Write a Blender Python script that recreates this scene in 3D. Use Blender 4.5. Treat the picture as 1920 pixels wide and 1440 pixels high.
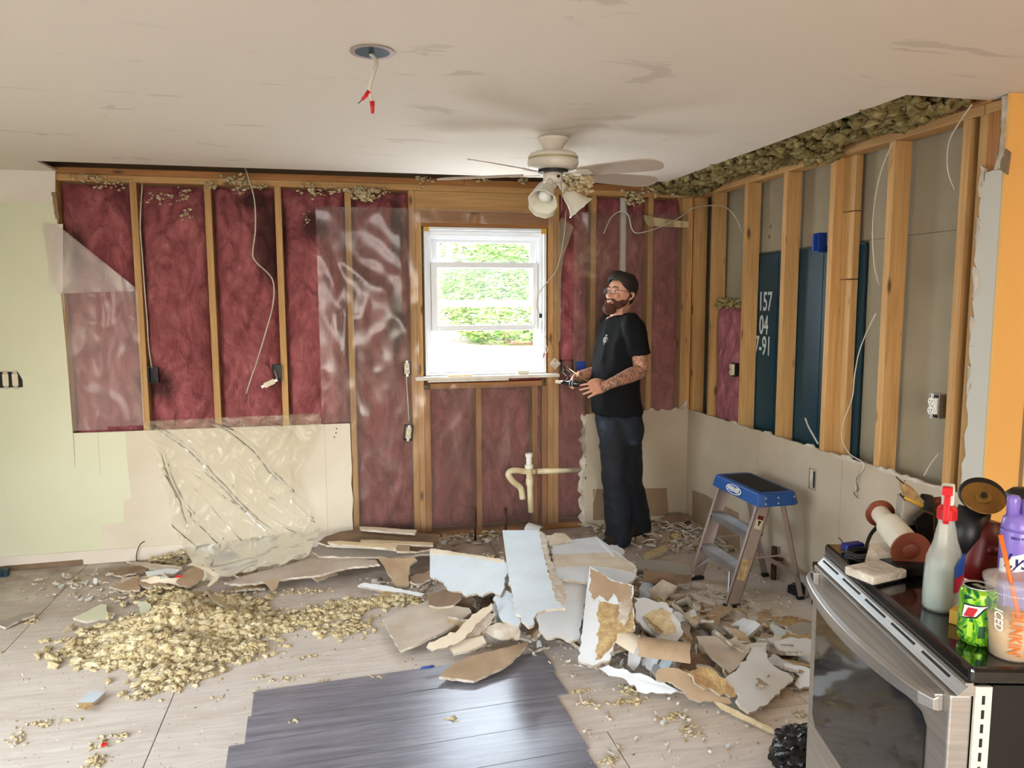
import bpy, bmesh, math, random
import numpy as np
from mathutils import Vector, Matrix, noise
random.seed(7)
S = bpy.context.scene
for o in list(bpy.data.objects): bpy.data.objects.remove(o)
COL = S.collection
PI = math.pi

# ---------------- camera ----------------
YAW, PIT, ROL, FPX = 0.22538, 0.11103, -0.00393, 1407.4
CAM = Vector((-2.4064, -4.8684, 1.5751))
_f = Vector((math.sin(YAW)*math.cos(PIT), math.cos(YAW)*math.cos(PIT), -math.sin(PIT)))
_r = Vector((math.cos(YAW), -math.sin(YAW), 0)); _u = _r.cross(_f)
_r = _r*math.cos(ROL)+_u*math.sin(ROL); _u = _r.cross(_f)
cd = bpy.data.cameras.new('camera'); cam = bpy.data.objects.new('camera', cd); COL.objects.link(cam)
cd.sensor_width = 36; cd.lens = 36*FPX/1920; cd.clip_start = .05; cd.clip_end = 200
cam.matrix_world = Matrix(((_r.x,_u.x,-_f.x,CAM.x),(_r.y,_u.y,-_f.y,CAM.y),(_r.z,_u.z,-_f.z,CAM.z),(0,0,0,1)))
S.camera = cam
def _ray(px, py): return _f + _r*((px-960)/FPX) - _u*((py-720)/FPX)
def onplane(px, py, ax, v):
    d = _ray(px, py); return CAM + d*((v-CAM[ax])/d[ax])
def B(px, py, y=0.0): return onplane(px, py, 1, y)      # a point measured on a plane parallel to the back wall
def W(px, py, x=0.0): return onplane(px, py, 0, x)      # ... parallel to the right wall
def Zp(px, py, z=0.0): return onplane(px, py, 2, z)     # ... parallel to the floor
def plane3(a, b, c):
    A, B_, C_ = (Zp(*q) for q in (a, b, c)); n = (B_-A).cross(C_-A).normalized()
    if n.z < 0: n = -n
    def g(px, py):
        d = _ray(px, py); return CAM + d*((A-CAM).dot(n)/d.dot(n))
    return g, n

# ---------------- world, light, exposure ----------------
w = bpy.data.worlds.new('world'); S.world = w; w.use_nodes = True
nt = w.node_tree; bg = nt.nodes['Background']
sky = nt.nodes.new('ShaderNodeTexSky'); sky.sky_type = 'NISHITA'
sky.sun_disc = False; sky.sun_elevation = math.radians(42); sky.sun_rotation = math.radians(200); sky.air_density = 1; sky.dust_density = 3
nt.links.new(sky.outputs[0], bg.inputs[0]); bg.inputs[1].default_value = 1.8
def area(name, loc, target, sx, sy, power, col, spread=180):
    l = bpy.data.lights.new(name, 'AREA'); l.spread = math.radians(spread); l.shape = 'RECTANGLE'; l.size = sx; l.size_y = sy; l.energy = power; l.color = col
    o = bpy.data.objects.new(name, l); COL.objects.link(o); o.location = loc
    o.rotation_euler = (Vector(target)-Vector(loc)).to_track_quat('-Z', 'Y').to_euler(); return o
sl = bpy.data.lights.new('sun', 'SUN'); sl.energy = 15; sl.angle = .01; sl.color = (1,.95,.86)
so = bpy.data.objects.new('sun', sl); COL.objects.link(so); so.rotation_euler = Vector((.35,.75,-.75)).to_track_quat('-Z','Y').to_euler()
area('daylight_glass_door', (-5.22,-3.3,1.3), (-2.9,-2.1,-.7), 2.4, 1.8, 58, (.76,.88,1), 115)
area('daylight_front_window', (-2.8,-7.9,1.6), (-2.2,-1.4,-.2), 2.6, 1.3, 60, (.93,.94,1), 110)
area('daylight_back_window', (-1.46,.16,1.50), (-1.46,-3,2.1), .75, .8, 46, (.86,.95,1))
pl = bpy.data.lights.new('hall_lamp', 'POINT'); pl.energy = 20; pl.color = (1,.72,.42); pl.shadow_soft_size = .12
po = bpy.data.objects.new('hall_lamp', pl); COL.objects.link(po); po.location = (.45,-4.3,2.0)
vs = S.view_settings; vs.view_transform = 'Standard'; vs.look = 'None'; vs.gamma = 1; vs.exposure = -0.5; vs.use_curve_mapping = False

# ---------------- materials ----------------
def lin(c):
    return tuple(((x/255)/12.92 if x/255 <= .04045 else (((x/255)+.055)/1.055)**2.4) for x in c[:3]) + (1,)
def newmat(name):
    m = bpy.data.materials.new(name); m.use_nodes = True; return m, m.node_tree, m.node_tree.nodes['Principled BSDF']
def N(t, ty, **k):
    n = t.nodes.new(ty)
    for a, b in k.items(): setattr(n, a, b)
    return n
def coords(t, sc=(1,1,1), space='Object', rnd=0):
    tc = N(t, 'ShaderNodeTexCoord'); mp = N(t, 'ShaderNodeMapping'); mp.inputs['Scale'].default_value = sc
    t.links.new(tc.outputs[space], mp.inputs[0])
    if rnd:
        oi = N(t, 'ShaderNodeObjectInfo'); mu = N(t, 'ShaderNodeVectorMath', operation='SCALE'); cb = N(t, 'ShaderNodeCombineXYZ')
        for i in range(3): t.links.new(oi.outputs['Random'], cb.inputs[i])
        t.links.new(cb.outputs[0], mu.inputs[0]); mu.inputs['Scale'].default_value = rnd
        t.links.new(mu.outputs[0], mp.inputs['Location'])
    return mp.outputs[0]
def nz(t, vec, scale, detail=4, rough=.55, dist=0):
    n = N(t, 'ShaderNodeTexNoise'); n.inputs['Scale'].default_value = scale; n.inputs['Detail'].default_value = detail
    n.inputs['Roughness'].default_value = rough; n.inputs['Distortion'].default_value = dist
    t.links.new(vec, n.inputs['Vector']); return n.outputs['Fac']
def ramp(t, fac, stops):
    r = N(t, 'ShaderNodeValToRGB'); e = r.color_ramp.elements
    while len(e) < len(stops): e.new(.5)
    for q, (p, c) in zip(e, stops): q.position = p; q.color = lin(c)
    t.links.new(fac, r.inputs[0]); return r.outputs[0]
def mixc(t, fac, a, b, mode='MIX'):
    m = N(t, 'ShaderNodeMix', data_type='RGBA', blend_type=mode)
    for s, v in ((m.inputs[0], fac), (m.inputs[6], a), (m.inputs[7], b)):
        if isinstance(v, (int, float)): s.default_value = v
        elif isinstance(v, tuple): s.default_value = v
        else: t.links.new(v, s)
    return m.outputs[2]
def bump(t, p, h, st, d=.01):
    b = N(t, 'ShaderNodeBump'); b.inputs['Strength'].default_value = st; b.inputs['Distance'].default_value = d
    t.links.new(h, b.inputs['Height']); t.links.new(b.outputs[0], p.inputs['Normal'])
MAT = {}
def plain(name, c, rough=.6, c2=None, sc=8, metal=0, bmp=0, bsc=None, stretch=(1,1,1), rnd=0, spec=.5, coat=0, sss=0, lo=.35, hi=.65, alpha=None):
    m, t, p = newmat(name); p.inputs['Roughness'].default_value = rough; p.inputs['Metallic'].default_value = metal
    p.inputs['Specular IOR Level'].default_value = spec; p.inputs['Coat Weight'].default_value = coat
    p.inputs['Base Color'].default_value = lin(c)
    if alpha is not None: p.inputs['Alpha'].default_value = alpha
    v = coords(t, stretch, rnd=rnd) if (c2 or bmp) else None
    if c2: t.links.new(ramp(t, nz(t, v, sc, 5), [(lo, c), (hi, c2)]), p.inputs['Base Color'])
    if bmp: bump(t, p, nz(t, v, bsc or sc*3, 4), bmp)
    MAT[name] = m; return m
def wood(name, c1, c2, axis=2, rough=.65, knots=True, gs=1.0, dark=(70,42,20), vary=(.85,1.1)):
    m, t, p = newmat(name); st = [26*gs, 26*gs, 26*gs]; st[axis] = 1.3*gs
    v = coords(t, tuple(st), rnd=13); n1 = nz(t, v, 1.6, 6, .6, 1.2)
    col = ramp(t, n1, [(.3, c1), (.7, c2)])
    if knots:
        st2 = [9, 9, 9]; st2[axis] = 3.2
        vo = N(t, 'ShaderNodeTexVoronoi'); vo.inputs['Scale'].default_value = 1; t.links.new(coords(t, tuple(st2), rnd=7), vo.inputs['Vector'])
        k = N(t, 'ShaderNodeMapRange'); k.inputs[1].default_value = .06; k.inputs[2].default_value = .15; k.inputs[3].default_value = .85; k.inputs[4].default_value = 0
        t.links.new(vo.outputs['Distance'], k.inputs[0]); col = mixc(t, k.outputs[0], col, lin(dark))
    oi = N(t, 'ShaderNodeObjectInfo'); mr = N(t, 'ShaderNodeMapRange'); mr.inputs[3].default_value = vary[0]; mr.inputs[4].default_value = vary[1]
    t.links.new(oi.outputs['Random'], mr.inputs[0]); cb = N(t, 'ShaderNodeCombineColor')
    for i in range(3): t.links.new(mr.outputs[0], cb.inputs[i])
    col = mixc(t, 1.0, col, cb.outputs[0], 'MULTIPLY'); t.links.new(col, p.inputs['Base Color'])
    p.inputs['Roughness'].default_value = rough; bump(t, p, n1, .25, .003); MAT[name] = m; return m
for ax, nm in ((0,'x'),(1,'y'),(2,'z')):
    wood('pine_'+nm, (176,132,78), (205,163,104), ax)
    wood('fir_'+nm, (150,98,48), (186,130,72), ax)
wood('lath', (196,172,128), (222,204,166), 0, knots=False)
def vinyl():
    m, t, p = newmat('vinyl'); v = coords(t, (1.1,16,16), rnd=9); n = nz(t, v, 2.2, 7, .65, .8)
    col = ramp(t, n, [(.25,(94,94,102)),(.5,(122,123,133)),(.75,(150,151,160))])
    oi = N(t, 'ShaderNodeObjectInfo'); mr = N(t, 'ShaderNodeMapRange'); mr.inputs[3].default_value = .82; mr.inputs[4].default_value = 1.08
    t.links.new(oi.outputs['Random'], mr.inputs[0]); cb = N(t, 'ShaderNodeCombineColor')
    for i in range(3): t.links.new(mr.outputs[0], cb.inputs[i])
    col = mixc(t, 1.0, col, cb.outputs[0], 'MULTIPLY')
    d = ramp(t, nz(t, coords(t), 5, 6, .7), [(.52,(0,0,0)),(.8,(130,130,130))]); col = mixc(t, d, col, lin((188,180,170)))
    t.links.new(col, p.inputs['Base Color']); p.inputs['Roughness'].default_value = .3; p.inputs['Specular IOR Level'].default_value = .9; bump(t, p, n, .1, .002); MAT['vinyl'] = m
vinyl()
def subfloor():
    m, t, p = newmat('subfloor'); v = coords(t, (1.4,11,1), rnd=5); n = nz(t, v, 2.0, 7, .65, 1.5)
    col = ramp(t, n, [(.3,(192,180,166)),(.55,(210,201,190)),(.8,(224,217,208))])
    d = ramp(t, nz(t, coords(t, rnd=3), 2.2, 8, .7), [(.45,(0,0,0)),(.7,(150,150,150))]); col = mixc(t, d, col, lin((222,215,206)))
    s = ramp(t, nz(t, coords(t, (1,1,1), rnd=2), 26, 5, .8), [(.62,(0,0,0)),(.74,(150,150,150))]); col = mixc(t, s, col, lin((140,116,92)))
    # walked-in grime near the back wall where no dust was swept: a stain with a shape of its own
    g = N(t, 'ShaderNodeNewGeometry'); sx = N(t, 'ShaderNodeSeparateXYZ'); t.links.new(g.outputs['Position'], sx.inputs[0])
    mr = N(t, 'ShaderNodeMapRange'); mr.inputs[1].default_value = -1.35; mr.inputs[2].default_value = -.15; t.links.new(sx.outputs[1], mr.inputs[0])
    mm = N(t, 'ShaderNodeMath', operation='MULTIPLY'); t.links.new(mr.outputs[0], mm.inputs[0])
    t.links.new(ramp(t, nz(t, coords(t), 3.2, 6, .65), [(.32,(40,40,40)),(.62,(235,235,235))]), mm.inputs[1])
    col = mixc(t, mm.outputs[0], col, lin((122,100,80)))
    t.links.new(col, p.inputs['Base Color']); p.inputs['Roughness'].default_value = .62; bump(t, p, n, .2, .002); MAT['subfloor'] = m
subfloor()
def batt(name, cols, ink=True):
    m, t, p = newmat(name); v = coords(t, (1,1,.55), rnd=11)
    n = nz(t, v, 5.5, 8, .68, 2.2); col = ramp(t, n, [(.28,cols[0]),(.46,cols[1]),(.62,cols[2]),(.78,cols[3])])
    n2 = nz(t, coords(t, (1,1,.7), rnd=17), 2.1, 3, .5)
    col = mixc(t, ramp(t, n2, [(.60,(0,0,0)),(.76,(200,200,200))]), col, lin((62,42,40)))
    # mould stains on the batts, each at its own place on the wall
    g = N(t, 'ShaderNodeNewGeometry')
    for (px_, py_, rx_, rz_) in ((508,450,.11,.30),(590,420,.10,.12),(470,375,.14,.07),(290,720,.12,.12),(140,460,.07,.14),(742,600,.06,.30),(745,430,.05,.3)):
        c_ = B(px_, py_); vm = N(t, 'ShaderNodeVectorMath', operation='SUBTRACT'); vm.inputs[1].default_value = (c_.x, .03, c_.z); t.links.new(g.outputs['Position'], vm.inputs[0])
        v2 = N(t, 'ShaderNodeVectorMath', operation='DIVIDE'); v2.inputs[1].default_value = (rx_, 1, rz_); t.links.new(vm.outputs[0], v2.inputs[0]); ln = N(t, 'ShaderNodeVectorMath', operation='LENGTH'); t.links.new(v2.outputs[0], ln.inputs[0])
        m1 = N(t, 'ShaderNodeMath', operation='ADD'); t.links.new(ln.outputs['Value'], m1.inputs[0]); t.links.new(nz(t, v, 7, 5, .6), m1.inputs[1])
        mr = N(t, 'ShaderNodeMapRange'); mr.inputs[1].default_value = 1.0; mr.inputs[2].default_value = 1.6; mr.inputs[3].default_value = .8; mr.inputs[4].default_value = 0; t.links.new(m1.outputs[0], mr.inputs[0])
        col = mixc(t, mr.outputs[0], col, lin((52,40,36)))
    t.links.new(col, p.inputs['Base Color']); p.inputs['Roughness'].default_value = .9; p.inputs['Specular IOR Level'].default_value = .15
    bump(t, p, nz(t, v, 9, 8, .68, 2.2), 1.0, .05); MAT[name] = m
batt('pink_batt', [(140,74,80),(172,98,102),(194,118,120),(214,150,148)])
batt('pink_batt_faded', [(146,86,94),(172,104,112),(190,124,130),(208,150,154)])
def fluffmat(name, a, b, c):
    m, t, p = newmat(name); v = coords(t)
    t.links.new(ramp(t, nz(t, v, 22, 5, .7), [(.3,a),(.5,b),(.7,c)]), p.inputs['Base Color']); p.inputs['Roughness'].default_value = .95
    p.inputs['Specular IOR Level'].default_value = .1; bump(t, p, nz(t, v, 150, 4, .8), .8, .006); MAT[name] = m
fluffmat('wool_yellow', (196,174,124), (226,208,164), (240,230,200))
fluffmat('wool_olive', (104,92,58), (150,134,88), (192,176,126))
plain('ceiling_paint', (212,203,192), .9, bmp=.1, bsc=90)
def ceilmat():
    m, t, p = newmat('ceiling'); v = coords(t, (1.0,2.6,1)); n = nz(t, v, 2.6, 5, .55, .7)
    f = ramp(t, n, [(.60,(0,0,0)),(.64,(150,150,150))]); n2 = nz(t, coords(t, (1,1.8,1)), 1.3, 2)
    k = ramp(t, n2, [(.45,(0,0,0)),(.55,(255,255,255))]); ff = mixc(t, 1.0, f, k, 'MULTIPLY')
    t.links.new(mixc(t, ff, lin((226,217,203)), lin((160,148,134))), p.inputs['Base Color']); p.inputs['Roughness'].default_value = .9
    bump(t, p, nz(t, coords(t), 60, 3), .08, .004); MAT['ceiling'] = m
ceilmat()
plain('green_paint', (219,221,194), .75, (211,214,184), 1.2, bmp=.06, bsc=70)
plain('white_prime', (228,221,208), .85, (218,209,194), 2.5)
plain('cream_wall', (222,214,196), .85, (210,201,180), 2)
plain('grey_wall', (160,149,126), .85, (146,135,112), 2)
plain('lower_right_paint', (192,178,156), .85, (176,162,140), 2.2, bmp=.05, bsc=60)
plain('paper_brown', (150,126,98), .9, (132,108,82), 3)
plain('paper_grey', (160,152,140), .9, (146,138,126), 2.5)
plain('grey_trim_paint', (196,194,184), .7)
plain('orange_paint', (236,186,108), .7, (232,180,100), 1.5)
plain('gypsum', (214,206,192), .95, (176,160,138), 14, bmp=.7, bsc=60)
plain('paint_white', (226,230,232), .5, (212,216,216), 4)
plain('paint_cool', (208,220,228), .5, (196,205,208), 4)
plain('paint_cream', (224,212,190), .6, (204,188,160), 6)
plain('paint_dull', (196,184,168), .8, (172,156,136), 5)
plain('paper_tan', (184,160,130), .9, (160,136,106), 6)
plain('paper_dark', (140,116,92), .9, (116,94,74), 6)
plain('torn_brown', (152,118,78), .95, (206,180,128), 16, bmp=.9, bsc=50)
plain('vinyl_white', (236,240,242), .35)
plain('sill_white', (226,222,212), .5, (206,198,182), 9)
plain('white_plastic', (232,230,222), .4)
plain('ivory', (214,204,176), .45)
plain('black_plastic', (18,18,20), .45)
plain('black_rubber', (14,14,15), .7)
plain('cable_white', (214,206,190), .45, (196,186,166), 10)
plain('cable_black', (20,19,18), .5)
plain('copper_dark', (66,40,30), .55, (92,58,40), 20, metal=.5)
plain('pvc', (226,214,180), .35, (206,188,146), 10)
plain('pvc_white', (236,232,222), .3)
plain('teal_steel', (14,58,72), .5, (10,46,60), 2, bmp=.05)
plain('teal_box', (30,110,130), .5)
plain('stencil_white', (196,204,204), .7)
plain('blue_clip', (14,60,150), .4)
plain('red_plastic', (206,22,30), .35)
plain('dark_red', (96,14,14), .4)
plain('steel', (196,194,190), .4, (176,174,170), 3, metal=1, stretch=(1,1,30))
plain('aluminium', (206,208,210), .38, (176,178,182), 5, metal=.9)
plain('alu_dull', (186,168,160), .5, (160,148,140), 4, metal=.55)
plain('blue_cap', (20,84,156), .45, (14,70,136), 6)
plain('black_glossy', (12,12,13), .12, coat=.6)
plain('oven_glass', (20,21,22), .06)
plain('black_side', (14,14,14), .3)
plain('yellow_wood', (226,196,110), .6)
plain('tape_yellow', (214,168,60), .6)
plain('beech', (196,178,132), .6)
def tint(name, c, alpha, rough, spec=.5, bsc=None, bst=.4):
    m, t, p = newmat(name); p.inputs['Base Color'].default_value = lin(c); p.inputs['Alpha'].default_value = alpha
    p.inputs['Roughness'].default_value = rough; p.inputs['Specular IOR Level'].default_value = spec
    if bsc:
        bump(t, p, nz(t, coords(t, (1,1,.5)), bsc, 4, .5, 1.5), bst, .02)
    MAT[name] = m
def film(name, c, alpha, seed, bs=.6, bd=.014, ior=1.33, ro=.28, mx=110):
    # clear polythene: see-through, milky along its creases, glossy on top
    m = bpy.data.materials.new(name); m.use_nodes = True; t = m.node_tree; t.nodes.clear()
    out = N(t, 'ShaderNodeOutputMaterial'); tr = N(t, 'ShaderNodeBsdfTransparent'); df = N(t, 'ShaderNodeBsdfDiffuse'); gl = N(t, 'ShaderNodeBsdfGlossy')
    df.inputs[0].default_value = lin(c); gl.inputs['Roughness'].default_value = ro; gl.inputs[0].default_value = (.8,.8,.78,1)
    v = coords(t, (1,1,.45)); vo = N(t, 'ShaderNodeTexNoise'); vo.noise_type = 'RIDGED_MULTIFRACTAL'; vo.inputs['Scale'].default_value = 3.2+seed; vo.inputs['Detail'].default_value = 5; vo.inputs['Distortion'].default_value = 1.3
    t.links.new(v, vo.inputs['Vector'])
    bp = N(t, 'ShaderNodeBump'); bp.inputs['Strength'].default_value = bs; bp.inputs['Distance'].default_value = bd; t.links.new(vo.outputs['Fac'], bp.inputs['Height'])
    for s in (df, gl): t.links.new(bp.outputs[0], s.inputs['Normal'])
    rp = ramp(t, vo.outputs['Fac'], [(.45,(0,0,0)),(.95,(mx,mx,mx))]); ad = N(t, 'ShaderNodeMath', operation='ADD', use_clamp=True); ad.inputs[1].default_value = alpha
    t.links.new(rp, ad.inputs[0]); m1 = N(t, 'ShaderNodeMixShader'); m2 = N(t, 'ShaderNodeMixShader')
    t.links.new(ad.outputs[0], m1.inputs[0]); t.links.new(tr.outputs[0], m1.inputs[1]); t.links.new(df.outputs[0], m1.inputs[2])
    fr = N(t, 'ShaderNodeFresnel'); fr.inputs[0].default_value = ior; t.links.new(bp.outputs[0], fr.inputs['Normal'])
    t.links.new(fr.outputs[0], m2.inputs[0]); t.links.new(m1.outputs[0], m2.inputs[1]); t.links.new(gl.outputs[0], m2.inputs[2]); t.links.new(m2.outputs[0], out.inputs[0])
    MAT[name] = m
film('film_wall', (206,190,170), .10, 0, .9, .03, 1.5, .2, 130); film('film_left', (222,206,200), .16, .6, .8, .02, 1.45, .25); film('film_drape', (208,200,164), .20, 1.1, .8, .02, 1.4, .25)
tint('glass', (235,245,245), .06, .02); tint('cup_clear', (235,232,226), .16, .08); tint('bottle_clear', (226,228,218), .34, .25)

# ---------------- mesh helpers ----------------
class MB:
    def __init__(s): s.v = []; s.f = []; s.m = []
    def add(s, vs_, fs, mi=0):
        k = len(s.v); s.v += [Vector(q) for q in vs_]; s.f += [tuple(i+k for i in q) for q in fs]; s.m += ([mi]*len(fs) if isinstance(mi, int) else list(mi)); return s
    def box(s, a, b, mi=0, mat=None):
        x0,y0,z0 = a; x1,y1,z1 = b
        vs_ = [(x0,y0,z0),(x1,y0,z0),(x1,y1,z0),(x0,y1,z0),(x0,y0,z1),(x1,y0,z1),(x1,y1,z1),(x0,y1,z1)]
        if mat is not None: vs_ = [mat@Vector(q) for q in vs_]
        return s.add(vs_, [(3,2,1,0),(4,5,6,7),(0,1,5,4),(1,2,6,5),(2,3,7,6),(3,0,4,7)], mi)
    def prism(s, poly, off, mi=(0,0,0)):
        n = len(poly); off = Vector(off); p = [Vector(q) for q in poly]
        if isinstance(mi, int): mi = (mi,)*3
        s.add(p+[q+off for q in p], [tuple(range(n))[::-1]]+[tuple(range(n,2*n))]+[(i,(i+1)%n,n+(i+1)%n,n+i) for i in range(n)], [mi[1],mi[0]]+[mi[2]]*n); return s
    def tube(s, pts, r, n=8, mi=0, cap=True, flat=None):
        pts = [Vector(q) for q in pts]; m = len(pts); rr = r if isinstance(r, (list, tuple)) else [r]*m
        k = len(s.v); up = None
        for i, p in enumerate(pts):
            d = (pts[min(i+1,m-1)]-pts[max(i-1,0)]).normalized()
            if up is None: up = d.orthogonal().normalized()
            up = (up-d*up.dot(d));  up = up.normalized() if up.length > 1e-6 else d.orthogonal().normalized()
            q = d.cross(up)
            ra, rb = (rr[i] if isinstance(rr[i], (tuple,list)) else (rr[i], rr[i]*(flat or 1)))
            for j in range(n):
                a = 2*PI*j/n; s.v.append(p+up*(math.cos(a)*ra)+q*(math.sin(a)*rb))
        for i in range(m-1):
            for j in range(n): s.f.append((k+i*n+j, k+i*n+(j+1)%n, k+(i+1)*n+(j+1)%n, k+(i+1)*n+j)); s.m.append(mi)
        if cap: s.f.append(tuple(k+j for j in range(n))[::-1]); s.f.append(tuple(k+(m-1)*n+j for j in range(n))); s.m += [mi,mi]
        return s
    def lathe(s, prof, c=(0,0,0), axis=(0,0,1), n=24, mi=0):
        ax = Vector(axis).normalized(); e1 = ax.orthogonal().normalized(); e2 = ax.cross(e1); c = Vector(c); k = len(s.v); m = len(prof)
        for (r, h) in prof:
            for j in range(n):
                a = 2*PI*j/n; s.v.append(c+ax*h+e1*(r*math.cos(a))+e2*(r*math.sin(a)))
        for i in range(m-1):
            for j in range(n): s.f.append((k+i*n+j, k+i*n+(j+1)%n, k+(i+1)*n+(j+1)%n, k+(i+1)*n+j)); s.m.append(mi if isinstance(mi, int) else mi[i])
        if prof[0][0] > 1e-5: s.f.append(tuple(k+j for j in range(n))[::-1]); s.m.append(mi if isinstance(mi, int) else mi[0])
        if prof[-1][0] > 1e-5: s.f.append(tuple(k+(m-1)*n+j for j in range(n))); s.m.append(mi if isinstance(mi, int) else mi[-1])
        return s
    def grid(s, fn, nu, nv, mi=0):
        k = len(s.v)
        for i in range(nu+1):
            for j in range(nv+1): s.v.append(Vector(fn(i/nu, j/nv)))
        for i in range(nu):
            for j in range(nv):
                a = k+i*(nv+1)+j; s.f.append((a, a+nv+1, a+nv+2, a+1)); s.m.append(mi)
        return s
def root_loc(o):
    L = Vector((0,0,0))
    while o is not None: L += o.location; o = o.parent
    return L
def link(name, mb, mats, parent=None, smooth=False, local=False, bevel=0, solid=0):
    me = bpy.data.meshes.new(name); sh = Vector((0,0,0))
    if parent is not None and not local: sh = root_loc(parent)
    me.from_pydata([tuple(q-sh) for q in mb.v], [], mb.f)
    if isinstance(mats, str): mats = [mats]
    for q in mats: me.materials.append(MAT[q])
    me.polygons.foreach_set('material_index', mb.m); me.update()
    if bevel or True:
        bm = bmesh.new(); bm.from_mesh(me); bmesh.ops.recalc_face_normals(bm, faces=bm.faces); bm.to_mesh(me); bm.free()
    if smooth: me.shade_smooth()
    o = bpy.data.objects.new(name, me); COL.objects.link(o); o.parent = parent
    if solid: md = o.modifiers.new('s', 'SOLIDIFY'); md.thickness = solid; md.offset = 0
    if bevel: md = o.modifiers.new('b', 'BEVEL'); md.width = bevel; md.segments = 2; md.limit_method = 'ANGLE'
    return o
def tag(o, label, cat, group=None, kind=None):
    o['label'] = label; o['category'] = cat
    if group: o['group'] = group
    if kind: o['kind'] = kind
    return o
def struct(o): o['kind'] = 'structure'; return o
def thing(name, label, cat, loc=(0,0,0), rz=0, group=None):
    o = bpy.data.objects.new(name, None); COL.objects.link(o); o.location = loc; o.rotation_euler = (0,0,rz); o.empty_display_size = .05
    tag(o, label, cat, group); return o
def spline(pts, n=6):
    pts = [Vector(p) for p in pts]; out = []
    P = [pts[0]]+pts+[pts[-1]]
    for i in range(1, len(P)-2):
        a,b,c,d = P[i-1:i+3]
        for k in range(n):
            t = k/n; out.append(.5*((2*b)+(c-a)*t+(2*a-5*b+4*c-d)*t*t+(3*b-a-3*c+d)*t**3))
    out.append(pts[-1]); return out
def fbm(x, y, z, o=4): return noise.fractal(Vector((x,y,z)), 1.0, 2.0, o)
def ragged(poly, amp=.006, seg=.02, keep=(), nrm=None):
    out = []; n = len(poly)
    for i in range(n):
        a = Vector(poly[i]); b = Vector(poly[(i+1)%n]); L = (b-a).length; k = max(1, int(L/seg)); out.append(a)
        if i in keep: continue
        d = (b-a); q = d.cross(nrm).normalized() if nrm is not None else d.cross(Vector((.3,.2,1))).normalized() if abs(d.z) < .9*L else d.cross(Vector((0,1,0))).normalized()
        for j in range(1, k): out.append(a+d*(j/k)+q*(random.uniform(-amp, amp)+amp*1.3*noise.noise((a+d*(j/k))*22)))
    return out
# ================= SETTING =================
CH = 2.316
floor = struct(link('floor', MB().box((-7,-8,-.12),(2.4,.10,-.0185)), 'paper_brown'))
yb = [.0, -1.19, -2.41, -3.63, -4.85, -6.07, -8]
for i in range(6):
    x = -7.0; s0 = -6.37 if i % 2 == 0 else -5.54; edges = [-7]+[s0+2.44*k for k in range(4) if s0+2.44*k < 2.3]+[2.4]
    for a, b in zip(edges[:-1], edges[1:]):
        link('plywood_sheet', MB().box((a+.0022, yb[i+1]+.002, -.018),(b-.0022, yb[i]-.002, 0)), 'subfloor', floor)
e = Vector((math.cos(.0506), math.sin(.0506), 0)); nn = Vector((math.sin(.0506), -math.cos(.0506), 0)); o0 = Vector((-2.785,-1.826,0))
def plank(x0, x1, row, h=.006):
    # vinyl flooring boards lying loose on the plywood
    p = o0+nn*(.184*row+(.004 if row else 0)); q = p+nn*(.1808 if row else .1795)
    c = [p+e*x0, p+e*x1, q+e*x1, q+e*x0]; ctr = sum(c, Vector())/4
    mb = MB(); mb.prism([k-ctr for k in c], (0,0,h))
    o = link('plank', mb, 'vinyl', floor, local=True); o.location = ctr+Vector((0,0,.0005)); return o
for row, x0 in enumerate([0, -.012, -.065, -.07, -.085, -.09, -.1, -.12]):
    plank(x0, x0+1.228, row)
    if row > 3: plank(x0-1.22, x0-.002, row)
struct(link('ceiling', MB().prism([(-7,-8,CH),(2.4,-8,CH),(2.4,-2.42,CH),(-.36,-2.42,CH),(-.358,-.35,CH),(-3.94,-.342,CH),(-3.952,.0,CH),(-7,0,CH)],(0,0,.013)), 'ceiling'))
sky_block = struct(link('sky_block_deck', MB().box((-7,-8,2.62),(2.4,.14,2.66)), 'paper_brown'))  # slab added over the open ceiling strip to keep sky light out
for x in (-3.6,-3.19,-2.78,-2.37,-1.96,-1.55,-1.14,-.73): link('joist', MB().box((x,-2.6,2.47),(x+.038,.0,2.6199)), 'fir_y', sky_block)
link('joist', MB().box((-.36,-2.455,2.331),(.1,-2.421,2.46)), 'pine_x', sky_block)
link('joist', MB().box((-.4,-2.4,2.4),(-.37,-.4,2.5)), 'fir_y', sky_block)
# ---- back wall ----
WX0, WX1, WZ0, WZ1 = -1.868, -1.056, 1.088, 2.044
g = MB()
for a, b in (((-7,.09,-.1),(WX0,.13,2.62)), ((WX1,.09,-.1),(2.4,.13,2.62)), ((WX0,.09,-.1),(WX1,.13,WZ0)), ((WX0,.09,WZ1),(WX1,.13,2.62))): g.box(a, b)
wb = struct(link('wall_back', g, 'paper_brown'))
def stud_v(x0, x1, z0, z1, par=wb, m='pine_z', y0=0, y1=.089):
    mb = MB(); cx, cy = (x0+x1)/2, (y0+y1)/2
    mb.box((x0-cx, y0-cy, 0),(x1-cx, y1-cy, z1-z0)); o = link('stud', mb, m, par, local=True, bevel=.002); o.location = (cx, cy, z0); return o
TP = 2.268
for x0, x1 in ((-3.995,-3.962),(-3.578,-3.54),(-3.17,-3.132),(-2.768,-2.73),(-2.352,-2.314)): stud_v(x0, x1, .04, TP)
for x0, x1 in ((-1.957,-1.919),(-1.9175,-1.88)): stud_v(x0, x1, .04, TP if x0 < -1.93 else 2.14)
for x0, x1 in ((-1.042,-1.004),(-1.002,-.964)): stud_v(x0, x1, .04, TP if x0 > -1.003 else 2.14)
for x0, x1 in ((-1.878,-1.84),(-1.536,-1.5),(-1.15,-1.112),(-1.082,-1.045)): stud_v(x0, x1, .04, .997, m='fir_z')
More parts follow.
